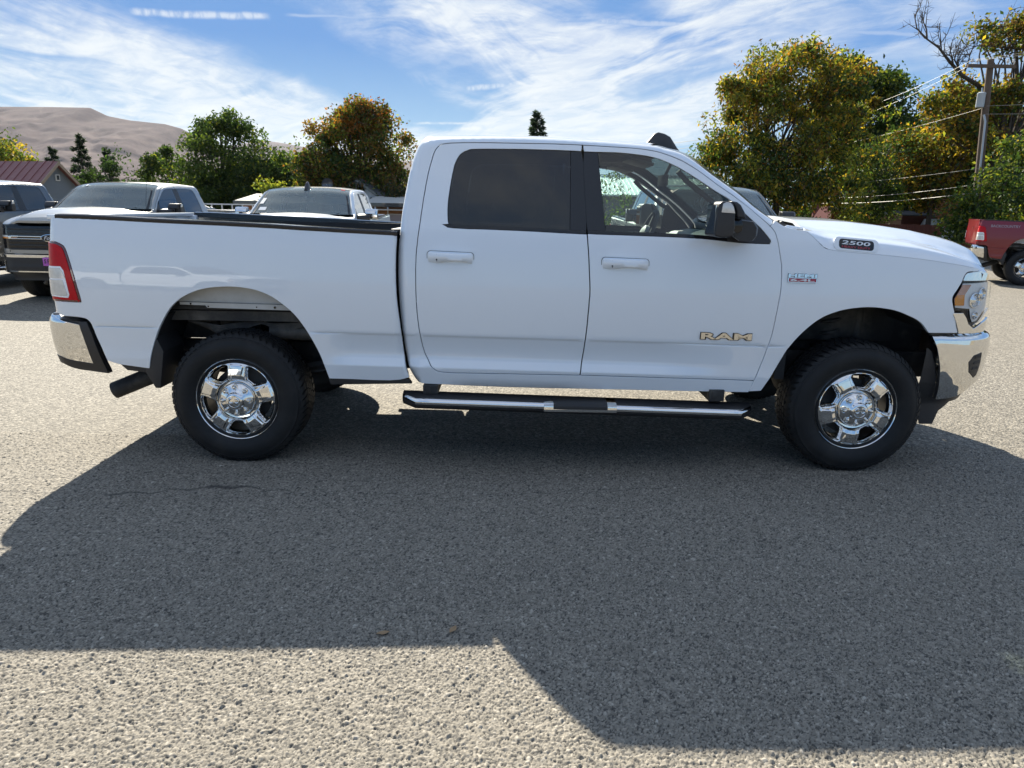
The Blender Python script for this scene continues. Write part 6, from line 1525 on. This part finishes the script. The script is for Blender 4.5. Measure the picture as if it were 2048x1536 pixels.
tree('broad_tree', 'low dark tree between the conifers and the big green tree', (-33.0, 58.0, 0), [(0, 0, 2.8, 2.4, 1.6, 2.3), (2.6, 0, 3.1, 2.0, 1.5, 2.3), (-2.8, 0, 2.2, 2.4, 1.5, 2.0), (-5.2, 0, 1.8, 2.2, 1.5, 1.7)], 12000, .24, [c4(G3, 1.3), c4(G1, .7)], .16, n_clump=70, clump=.5, seed=44, group=TG)
conifer('conifer', 'lone spruce top showing above the white truck roof', (2.15, 66.0, 0), 10.4, 2.5, 45, n=6500)
tree('shrub', 'light green bush between the two big left hand trees', (-17.6, 58.0, 0), [(0, 0, 1.9, 1.6, 1.2, 1.9)], 2600, .22, [c4(G2, 1.2), c4(YG, .6), c4(G1, .5)], .06, n_clump=34, clump=.42, seed=46, cat='shrub')
tree('shrub', 'pale young poplar in front of the big rounded green tree', (-13.7, 36.5, 0), [(0, 0, 2.2, .35, .35, 1.0), (.6, 0, 1.9, .4, .35, .8)], 900, .17, [c4(YG, 1.2), c4(G2, 1.0)], .05, n_clump=26, clump=.20, seed=47, cat='shrub')
tree('shrub', 'rounded purple brown bush right of the white gabled house', (-6.7, 38.5, 0), [(0, 0, 1.6, 1.15, 1.0, 1.35)], 3600, .15, [c4((.06, .05, .035), 1.2), c4(BR, .6), c4(G3, .8)], .06, n_clump=46, clump=.30, seed=48, cat='shrub', hollow=.2)
tree('shrub', 'loose leafy bush seen through the white truck side window', (2.95, 18.2, 0), [(0, 0, 1.7, .50, .5, 1.1), (.35, 0, 1.2, .55, .5, .8), (-.3, 0, 1.0, .5, .5, .9)], 2000, .085, [c4(G1, 1.1), c4(G2, 1.1), c4(G3, .6)], .035, n_clump=44, clump=.20, seed=49, cat='shrub', stems=3)
tree('shrub', 'small yellow green sapling by the grey metal wall', (6.0, 27.0, 0), [(0, 0, 1.3, .16, .16, .7)], 260, .13, [c4(YG, 1.2), c4(G2, .6)], .03, n_clump=10, clump=.12, seed=50, cat='shrub')
tree('shrub', 'reddish dried bush beside the wooden fence', (19.6, 28.9, 0), [(0, 0, 1.5, .35, .35, .8)], 500, .12, [c4((.26, .12, .08), 1.2), c4(BR, .5)], .03, n_clump=18, clump=.18, seed=51, cat='shrub')
tree('shrub', 'low bright shrub between the red shed and the fence', (17.35, 31.0, 0), [(0, 0, .9, .45, .4, .45)], 700, .11, [c4(G2, 1.2), c4(YG, .8)], .03, n_clump=16, clump=.18, seed=52, cat='shrub')
# far tree line that closes the gaps
def far_wood():
    rs = np.random.RandomState(77); n = 16000; x = rs.uniform(-90, 110, n); hgt = 2.3+.9*np.sin(x*.13)+.7*np.sin(x*.41+1)+.5*np.sin(x*1.1)
    P = np.stack([x, 84+rs.uniform(-3, 3, n)+0*x, np.abs(rs.rand(n)**.7)*np.maximum(hgt, .8)], -1)
    cols = np.array(G3)[None]*(.8+.9*rs.rand(n, 1))+np.array((.01, .008, 0))*rs.rand(n, 1)
    o = mesh_obj('treeline', leaves_mesh(P, .75, cols, rs, .8, .2), 'leaves'); tag(o, 'far dark line of trees closing the horizon', 'trees', kind='stuff')
far_wood()

# ------------------------------------------------------------------ hills
def mat_hill():
    m, t, out = newmat('hill'); tc = t.add('ShaderNodeTexCoord'); P = tc.outputs['Object']
    b = t.add('ShaderNodeBsdfPrincipled'); b.inputs['Roughness'].default_value = 1; b.inputs['Specular IOR Level'].default_value = .05
    n = t.noise(P, .006, 9, .65, .4); n2 = t.noise(t.vec('MULTIPLY', t.vec('ADD', P, t.comb(t.math('MULTIPLY', t.sep(P)[2], 2.2), 0.0, 0.0)), (1, .12, .2)), .018, 8, .66, .6)
    c = t.ramp(n, [(.28, (.080, .058, .060)), (.46, (.115, .088, .082)), (.60, (.150, .118, .103)), (.78, (.215, .175, .145))]); c = t.mix(t.rng(n2, .55, .75, 0, .45), c, (.27, .225, .18, 1))
    sp = t.noise(P, .085, 4, .7); c = t.mix(t.rng(sp, .52, .66, 0, .42), c, (.06, .052, .046, 1)); c = t.mix(1.0, c, (.90, .84, .86, 1), 'MULTIPLY')
    t.l.new(c, b.inputs['Base Color']); t.l.new(b.outputs[0], out.inputs[0])
mat_hill()
def hill(name, xs, zs, y_ridge, depth, seed, nx=360, ny=100, carve=()):
    rs = np.random.RandomState(seed); V = []
    X = np.linspace(xs[0], xs[-1], nx)
    rows = []
    for j in range(ny):
        t = j/(ny-1); row = []
        y = y_ridge - depth*(1-t)
        for x in X:
            zr = np.interp(x, xs, zs); base = zr*(t**1.25 if t < 1 else 1)
            p = Vector((x*.0035+seed, y*.0022, 0))
            gul = abs(noise.fractal(p, 1.0, 2.0, 5, noise_basis='PERLIN_ORIGINAL'))
            gul2 = noise.fractal(p*5.0, 1.0, 2.0, 4, noise_basis='PERLIN_ORIGINAL')
            row.append((x, y + 60*gul2*t*(1-t), base - zr*(.10*gul+.05*gul2)*4*t*(1-t)*.6))
        if carve and .1 < t < .99:
            q = np.stack([X, np.full(nx, t**1.25*300)], -1); cut_ = np.zeros(nx)
            for ln, wd, dp in carve: cut_ = np.maximum(cut_, dp*np.exp(-(polydist(q, [(a, b*300) for a, b in ln], closed=False)/wd)**2))
            row = [(x, y, z-c_) for (x, y, z), c_ in zip(row, cut_)]
        rows.append(row)
    rows.append([(x, y+depth*.8, z*.35) for (x, y, z) in rows[-1]])
    m = MB(); m.grid(rows); o = m.build(name, 'hill', smooth=0, fix=False); return tag(o, kind='structure')
hill('hill', [-3400, -2600, -1990, -1769, -1597, -1459, -1402, -1326, -1207, -1150, -1057, -900, -650, -300], [150, 270, 300, 309, 311, 311, 285, 272, 262, 248, 195, 120, 45, -5], 2596, 1500, 3, carve=[
    ([(-1835, .93), (-1775, .76), (-1712, .60), (-1655, .42), (-1600, .30)], 11, 13), ([(-1712, .92), (-1722, .75), (-1712, .60)], 9, 10), ([(-1900, .70), (-1800, .66), (-1712, .60)], 10, 11), ([(-1665, .84), (-1690, .72), (-1712, .60)], 8, 8),
    ([(-1520, .86), (-1400, .68), (-1270, .50), (-1120, .36)], 10, 8), ([(-1470, .64), (-1330, .50), (-1190, .34)], 9, 8), ([(-1570, .74), (-1500, .52), (-1420, .34)], 12, 9), ([(-1300, .80), (-1200, .62), (-1100, .42)], 9, 7)])
hill('hill', [-3000, -2300, -1900, -1763, -1625, -1487, -1200, -900, -618, 0, 900], [200, 330, 400, 428, 414, 392, 350, 320, 300, 180, -20], 5200, 2200, 8, 90, 30)

# ------------------------------------------------------------------ buildings
pbr('maroon_metal', (.22, .075, .070), .45, .1, 0, var=.1, scale=2, dust=.15)
pbr('blue_siding', (.16, .19, .22), .7, 0, 0, var=.08, scale=4)
pbr('white_wood', (.66, .66, .64), .6, 0, 0, var=.06, scale=5, dust=.15)
pbr('tan_wood', (.33, .25, .18), .7, 0, 0, var=.15, scale=6)
pbr('shingle', (.075, .080, .088), .9, 0, 0, var=.35, scale=9, bump=.01, bscale=20)
pbr('grey_roof', (.40, .38, .34), .85, 0, 0, var=.2, scale=3)
pbr('orange_brick', (.32, .155, .075), .85, 0, 0, var=.25, scale=5)
pbr('green_metal', (.58, .72, .65), .45, .1, 0, var=.08, scale=.6)
pbr('grey_metal', (.16, .175, .18), .6, .1, 0, var=.12, scale=.8)
pbr('shed_red', (.13, .028, .028), .8, 0, 0, var=.18, scale=6)
pbr('fence_red', (.135, .042, .028), .85, 0, 0, var=.25, scale=7)
pbr('plank_light', (.40, .22, .15), .8, 0, 0, var=.2, scale=6)
pbr('pole_wood', (.12, .088, .065), .9, 0, 0, var=.3, scale=9, bump=.006, bscale=30)
pbr('galvanised', (.42, .44, .45), .45, .6, 0, var=.12, scale=14)
pbr('transformer_grey', (.42, .47, .50), .5, .1, 0, var=.06, scale=5)
pbr('wire_alu', (.33, .32, .29), .55, .5, 0, var=.05, scale=2)
pbr('dark_glass', (.02, .025, .03), .08, 0, 0, var=.1)
def gabled(name, label, cat, origin, rz, L, Wd, eave, ridge, wallm, roofm, trim, over=.25, seams=0, seam_m=None):
    """ridge along local x; gable end at +x"""
    r = thing(name, origin, rz, label, cat)
    w = MB(); w.prism([(-Wd/2, 0), (Wd/2, 0), (Wd/2, eave), (0, ridge), (-Wd/2, eave)], -L, 0, axis='x'); wl = w.build('wall', wallm, r)
    sl = (ridge-eave)/(Wd/2)
    ro = None
    for s in (-1, 1):
        y1 = s*(Wd/2+over); z1 = eave-over*sl
        m = MB(); m.hexa([(-L-over, 0, ridge+.02), (over, 0, ridge+.02), (over, y1, z1+.02), (-L-over, y1, z1+.02), (-L-over, 0, ridge+.10), (over, 0, ridge+.10), (over, y1, z1+.10), (-L-over, y1, z1+.10)])
        rf = m.build('roof', roofm, r)
        for k in range(seams):
            x = over - (k+.5)*(L+2*over)/seams; q = MB(); q.hexa([(x-.02, 0, ridge+.101), (x+.02, 0, ridge+.101), (x+.02, y1, z1+.101), (x-.02, y1, z1+.101), (x-.015, 0, ridge+.14), (x+.015, 0, ridge+.14), (x+.015, y1, z1+.14), (x-.015, y1, z1+.14)]); q.build('roof_seam', seam_m or roofm, rf)
        b = MB(); b.hexa([(over+.003, 0, ridge-.10), (over+.05, 0, ridge-.10), (over+.05, y1, z1-.10), (over+.003, y1, z1-.10), (over+.003, 0, ridge+.098), (over+.05, 0, ridge+.098), (over+.05, y1, z1+.098), (over+.003, y1, z1+.098)]); b.build('barge_board', trim, r)
    return r, wl
hs, hw = gabled('house', 'blue grey house with maroon ribbed metal roof at the left', 'house', (-25.0, 36.2, 0), math.radians(-14), 7.0, 3.9, 1.75, 3.50, 'blue_siding', 'maroon_metal', 'tan_wood', .30, 14)
for z, w_ in ((2.75, .26), (1.2, .55)):
    q = MB(); q.box((.03, .1, z), (.06, w_, .34)); f = q.build('window', 'white_wood', hw); q = MB(); q.box((.065, .1, z), (.02, w_-.1, .24)); q.build('pane', 'dark_glass', f)
for k in range(16):
    q = MB(); zz = .12+.2*k; half = 1.9 if zz < 1.75 else 1.9*(3.45-zz)/1.7
    if half > .1: q.box((.006, 0, zz), (.012, 2*half, .012)); q.build('siding_lap', 'blue_siding', hw)
wh, ww_ = gabled('house', 'white gabled house with dark roof left of the white truck cab', 'house', (-9.23, 40.0, 0), math.radians(-90-16), 5.5, 2.9, 2.05, 3.02, 'white_wood', 'shingle', 'black_paint', .22, 0)
q = MB(); q.box((.03, 0, 2.62), (.06, .22, .28)); q.build('vent', 'dark_glass', ww_)
def flat_building(name, label, origin, rz, L, Wd, h, wallm, roofm, over=.4, th=.22, slope=.35):
    r = thing(name, origin, rz, label, 'building'); w = MB(); w.box((0, Wd/2, h/2), (L, Wd, h)); wl = w.build('wall', wallm, r)
    m = MB(); m.hexa([(-L/2-over, -over, h), (L/2+over, -over, h), (L/2+over, Wd+over, h+slope), (-L/2-over, Wd+over, h+slope), (-L/2-over, -over, h+th*.3), (L/2+over, -over, h+th*.3), (L/2+over, Wd+over, h+slope+th*.3), (-L/2-over, Wd+over, h+slope+th*.3)]); m.build('roof', roofm, r)
    f = MB(); f.box((0, -over-.03, h-.02), (L+2*over, .05, th)); f.build('fascia', 'black_paint', r); return r, wl
lb, lw = flat_building('low_building', 'low brown walled building with pale flat roof beside the white truck cab', (-4.9, 34.0, 0), 0, 5.2, 4.0, 1.62, 'orange_brick', 'grey_roof', .35, .20, .42)
for x in (-2.2, -1.55): 
    q = MB(); q.box((x, -.35, .8), (.06, .06, 1.6)); q.build('porch_post', 'white_wood', lb)
q = MB(); q.box((-1.2, -.02, .95), (.8, .05, .42)); f = q.build('window', 'white_wood', lw); q = MB(); q.box((-1.2, -.05, .95), (.7, .02, .34)); q.build('pane', 'decal_silver', f)
q = MB(); q.box((0, -.55, 1.36), (6.2, .9, .06)); q.build('awning', 'grey_roof', lb)
l2, _ = flat_building('low_building', 'flat roofed tan building between the silver and the white pickups', (-11.9, 35.0, 0), .08, 5.0, 4.0, 1.62, 'orange_brick', 'grey_roof', .35, .2, .45)
l3, _ = flat_building('low_building', 'long pale roofed shed under the orange tinted tree', (-12.6, 50.0, 0), 0, 4.6, 3.0, 2.25, 'grey_metal', 'grey_roof', .2, .12, .35)
q = thing('satellite_dish', (-10.9, 39.2, 2.2), 0, 'round dark satellite dish behind the white pickup roof', 'satellite dish'); 
m = MB(); m.lathe([(.001, .10), (.15, .07), (.27, .01), (.33, -.06), (.335, -.05), (.28, .03), (.15, .09), (.001, .12)], 28, axis='y', c=(0, 0, .55)); m.build('reflector', 'grey_paint', q, smooth=60); m = MB(); m.tube([(0, .1, -.5), (0, .12, .5)], .035, 8); m.tube([(0, .1, .4), (0, -.3, .5)], .015, 6); m.build('mast', 'galvanised', q)
tf = thing('trailer', (-14.2, 31.6, 0), 0, 'white framed utility trailer with ramp rails behind the silver pickup', 'trailer')
for k in range(7):
    m = MB(); m.box((-1.5+k*.5, 0, 1.05), (.05, .05, .95)); m.build('stake', 'white_wood', tf)
for z in (1.50, 1.22, .95):
    m = MB(); m.box((0, -.01, z), (3.4, .06, .06)); m.build('rail', 'white_wood', tf)
for k in range(4):
    m = MB(); m.tube([(-1.2+.25*k, -.3, 1.5-.05*k), (.2+.25*k, -.5, .9-.05*k)], .03, 6); m.build('ramp_bar', 'galvanised', tf)
m = MB(); m.box((0, .8, .6), (3.4, 1.7, .12)); m.tube([(0, .1, .35), (0, 1.5, .35)], .06, 8); m.build('deck', 'tan_wood', tf)
for y in (.0, 1.6):
    m = MB(); m.lathe([(.33, -.1), (.35, -.06), (.35, .06), (.33, .1), (.2, .1), (.2, -.1), (.33, -.1)], 24, c=(.3, y, .35)); m.build('wheel', 'rubber', tf)
# green roofed metal building behind the cab
mb = thing('metal_building', (3.8, 36.0, 0), 0, 'long metal building with pale green ribbed roof seen through the cab windows', 'building')
w = MB(); w.box((0, 4.0, 1.13), (17.0, 8.0, 2.26)); mw = w.build('wall', 'grey_metal', mb)
rr = MB()
for k in range(68): rr.box((-8.45+.25*k, -.012, 1.13), (.05, .025, 2.22))
o = rr.build('wall_rib', 'grey_metal', mw); o['kind'] = 'stuff'
w = MB(); w.hexa([(-8.7, -.2, 2.27), (8.7, -.2, 2.27), (8.7, 4.0, 3.42), (-8.7, 4.0, 3.42), (-8.7, -.2, 2.35), (8.7, -.2, 2.35), (8.7, 4.0, 3.50), (-8.7, 4.0, 3.50)]); mrf = w.build('roof', 'green_metal', mb)
w = MB(); w.hexa([(-8.7, 4.0, 3.42), (8.7, 4.0, 3.42), (8.7, 8.2, 2.27), (-8.7, 8.2, 2.27), (-8.7, 4.0, 3.5), (8.7, 4.0, 3.5), (8.7, 8.2, 2.35), (-8.7, 8.2, 2.35)]); w.build('roof', 'green_metal', mb)
rr = MB()
for k in range(70):
    x = -8.6+.25*k; rr.hexa([(x-.035, -.2, 2.351), (x+.035, -.2, 2.351), (x+.035, 4.0, 3.501), (x-.035, 4.0, 3.501), (x-.018, -.2, 2.395), (x+.018, -.2, 2.395), (x+.018, 4.0, 3.545), (x-.018, 4.0, 3.545)])
o = rr.build('roof_rib', 'green_metal', mrf); o['kind'] = 'stuff'
w = MB(); w.box((0, 4.0, 3.56), (17.6, .3, .05)); w.build('ridge_cap', 'galvanised', mb)
# red shed, fence, planks
sh, sw_ = gabled('shed', 'small dark red shed with grey shingle roof under the yellowing tree', 'shed', (18.72, 35.3, 0), 0, 2.05, 2.4, 1.80, 2.62, 'shed_red', 'shingle', 'tan_wood', .15)
m = MB(); m.box((-1.0, -1.36, 1.74), (2.4, .05, .09)); m.build('gutter', 'tan_wood', sh)
m = MB(); m.box((-.02, -1.215, .9), (.09, .04, 1.75)); m.build('corner_board', 'tan_wood', sh)
m = MB(); m.box((-2.03, -1.215, .9), (.07, .04, 1.75)); m.build('corner_board', 'tan_wood', sh)
fe = thing('fence', (15.6, 30.0, 0), 0, 'red brown board fence behind the white truck hood', 'fence')
bm_ = MB(); bm_.box((0, 0, .56), (.135, .025, 1.12)); b0 = bm_.build('board', 'fence_red', fe)
for k in range(1, 33):
    c = b0.copy(); COL.objects.link(c); c.location = (.142*k, .004*math.sin(k*2.3), .012*math.sin(k*1.7))
for z in (.25, .95):
    m = MB(); m.box((2.3, .04, z), (4.7, .05, .09)); m.build('rail', 'fence_red', fe)
m = MB(); m.prism([(1.35, 1.121), (2.6, 1.121), (2.3, 1.56), (1.2, 1.56)], .30, .33); fp = None
pl = thing('plank_wall', (18.55, 33.2, 0), 0, 'low wall of planks, upper ones light orange, between the red shed and the fence', 'plank wall')
for k in range(6):
    m = MB(); m.box((.62+.02*(k % 2), 0, .16+.25*k), (1.5, .05, .235)); m.build('plank', 'plank_light' if k > 3 else 'fence_red', pl)
m = MB(); m.box((.6, .05, .78), (.08, .06, 1.5)); m.build('post', 'fence_red', pl)
dk = thing('shed', (21.2, 34.6, 0), 0, 'dark brown lean-to right of the plank wall', 'shed'); m = MB(); m.box((0, .8, .78), (2.6, 1.6, 1.5)); m.build('wall', 'fence_red', dk); m = MB(); m.hexa([(-1.5, -.2, 1.5), (1.5, -.2, 1.5), (1.5, 1.8, 1.72), (-1.5, 1.8, 1.72), (-1.5, -.2, 1.56), (1.5, -.2, 1.56), (1.5, 1.8, 1.78), (-1.5, 1.8, 1.78)]); m.build('roof', 'shingle', dk)
aw = thing('canopy', (23.5, 38.0, 0), 0, 'white fabric canopy behind the fence, left of the shrubs', 'canopy')
m = MB(); m.add([(-.8, 0, 1.62), (.8, 0, 1.62), (.8, 1.4, 1.62), (-.8, 1.4, 1.62), (0, .7, 2.15)], [(0, 1, 4), (1, 2, 4), (2, 3, 4), (3, 0, 4)]); m.build('cover', 'white_wood', aw)
for x in (-.75, .75):
    for y in (.05, 1.35):
        m = MB(); m.box((x, y, .8), (.05, .05, 1.62)); m.build('leg', 'galvanised', aw)
ca = thing('vehicle', (22.05, 34.6-.9, 0), 0, 'white vehicle partly hidden between tree trunks behind the fence', 'vehicle')
m = MB(); m.prism([(-.5, .35), (.5, .35), (.5, 1.0), (.36, 1.38), (-.25, 1.38), (-.42, 1.0), (-.5, .95)], -.8, .8); m.build('body', 'white_paint', ca, bevel=.05); m = MB(); m.prism([(-.36, 1.02), (.38, 1.02), (.28, 1.31), (-.2, 1.31)], -.81, .81); m.build('window', 'dark_glass', ca)

# ------------------------------------------------------------------ poles and wires
def sag(a, b, s, n=14):
    a, b = Vector(a), Vector(b); return [a.lerp(b, t/n) - Vector((0, 0, s*4*(t/n)*(1-t/n))) for t in range(n+1)]
up = thing('utility_pole', (17.75, 23.83, 0), 0, 'wooden utility pole with grey transformer and crossarm at the right', 'utility pole')
m = MB(); m.tube([(0, 0, 0), (-.02, 0, 1.7), (-.30, 0, 5.4), (-.40, 0, 7.12)], [.155, .15, .125, .11], 14); m.build('pole', 'pole_wood', up, smooth=60)
m = MB(); m.box((-.42, -.13, 6.86), (1.75, .10, .11)); m.build('crossarm', 'pole_wood', up)
for x in (-1.15, -.95, .15, .36):
    m = MB(); m.lathe([(.012, 0), (.012, .08), (.045, .09), (.05, .12), (.03, .15), (.045, .17), (.02, .2), (.001, .2)], 10, axis='z', c=(x, -.13, 6.915)); m.build('insulator', 'white_lens', up)
m = MB(); m.lathe([(.001, 5.45), (.13, 5.46), (.14, 5.5), (.14, 5.90), (.145, 5.91), (.145, 5.95), (.10, 5.98), (.001, 5.99)], 20, axis='z', c=(-.56, -.05, 0)); m.tube([(-.56, -.05, 5.98), (-.58, -.05, 6.14)], .025, 8); m.build('transformer', 'transformer_grey', up, smooth=50)
m = MB(); m.tube([(-.10, -.20, 0), (-.12, -.20, 1.2), (-.34, -.18, 4.95), (-.38, -.1, 5.2)], .038, 8); m.build('conduit', 'galvanised', up, smooth=50)
m = MB(); m.box((-.08, -.13, .95), (.25, .14, .03)); m.build('conduit_strap', 'galvanised', up)
px_, py_ = 17.75, 23.83
WG = 'overhead wires at the right'
WIRES = [((16.6, 23.7, 7.05), (15.2, 33.5, 6.05), (27.5, 4.5, 7.6), .25, 'upper bright wire from the crossarm left end'),
         ((16.85, 23.7, 7.05), (15.0, 33.0, 5.55), (28.0, 6.0, 7.3), .25, 'second bright wire from the crossarm'),
         ((17.35, 23.7, 5.45), (12.2, 36, 4.2), None, .25, 'wire leaving the transformer to the left'),
         ((17.4, 23.7, 5.50), (27.0, 22.0, 6.2), None, .10, 'wire leaving the transformer to the right'),
         ((17.4, 23.7, 5.22), (27.0, 20.0, 5.35), None, .10, 'lower wire leaving the pole to the right'),
         ((17.52, 23.7, 3.30), (11.4, 36.0, 2.75), (28.0, 20.0, 4.3), .20, 'low service wire crossing the yellowing tree'),
         ((17.52, 23.7, 2.72), (13.0, 38.0, 2.5), (27.0, 18.5, 3.9), .35, 'thick low cable passing the conduit'),
         ((17.52, 23.7, 2.42), (13.6, 38.0, 2.35), (27.0, 18.5, 3.45), .35, 'lowest cable passing the conduit')]
for a, b, c, s, lab in WIRES:
    m = MB(); pts = sag(b, a, s) + (sag(a, c, s)[1:] if c else [])
    m.tube(pts, .006 if 'cable' not in lab else .009, 5); o = m.build('wire', 'wire_alu', None, smooth=60, fix=False); tag(o, lab, 'wire', WG)
for (x, y, h, lab) in ((-23.2, 68, 6.9, 'distant utility pole between the two left hand trees'), (20.3, 68, 9.0, 'distant utility pole left of the yellowing tree')):
    u = thing('utility_pole', (x, y, 0), 0, lab, 'utility pole'); m = MB(); m.tube([(0, 0, 0), (0, 0, h)], [.16, .11], 8); m.build('pole', 'pole_wood', u); m = MB(); m.box((0, -.1, h-.5), (1.6, .1, .1)); m.build('crossarm', 'pole_wood', u)
for k, (z0, z1) in enumerate(((8.6, 9.6), (8.0, 8.9))):
    m = MB(); m.tube(sag((20.3, 68, z0), (4, 84, z1-1.6), .3), .02, 4); o = m.build('wire', 'wire_alu', None, fix=False); tag(o, ['higher', 'lower'][k] + ' far wire left of the yellowing tree', 'wire', 'distant wires')
# small things on the pavement
pbr('dry_leaf', (.33, .22, .12), .8, 0, 0, var=.2, scale=60)
for (x, y, rz, lab) in ((-.46, -1.80, .3, 'tan dried leaf lying on the asphalt, the one nearer the left'), (-.20, -1.77, 1.2, 'small curled leaf on the asphalt by the shadow corner')):
    m = MB(); rows = []
    for i in range(7):
        t = i/6; w_ = .011*math.sin(math.pi*min(1, t*.95+.05))+.001; rows.append([((t-.5)*.05, -w_, .010+.006*abs(t-.5)), ((t-.5)*.05, 0, .006+.010*(t-.5)**2), ((t-.5)*.05, w_, .011)])
    m.grid(rows); o = m.build('fallen_leaf', 'dry_leaf', None, fix=False); o.location = (x, y, .003); o.rotation_euler = (0, 0, rz); tag(o, lab, 'leaf', 'leaves fallen on the asphalt')

# ------------------------------------------------------------------ air
def haze():
    m, t, out = newmat('haze'); v = t.add('ShaderNodeVolumePrincipled'); v.inputs['Color'].default_value = (.80, .88, 1.0, 1); v.inputs['Density'].default_value = HAZE_DENSITY; v.inputs['Anisotropy'].default_value = .2
    t.l.new(v.outputs[0], out.inputs['Volume'])
    h = MB(); h.box((0, 0, 223.5), (14600, 14600, 449.0)); o = h.build('haze', 'haze', None, smooth=0); tag(o, 'thin pale air between here and the hills', 'haze', kind='stuff')
HAZE_DENSITY = 3.2e-5
haze()
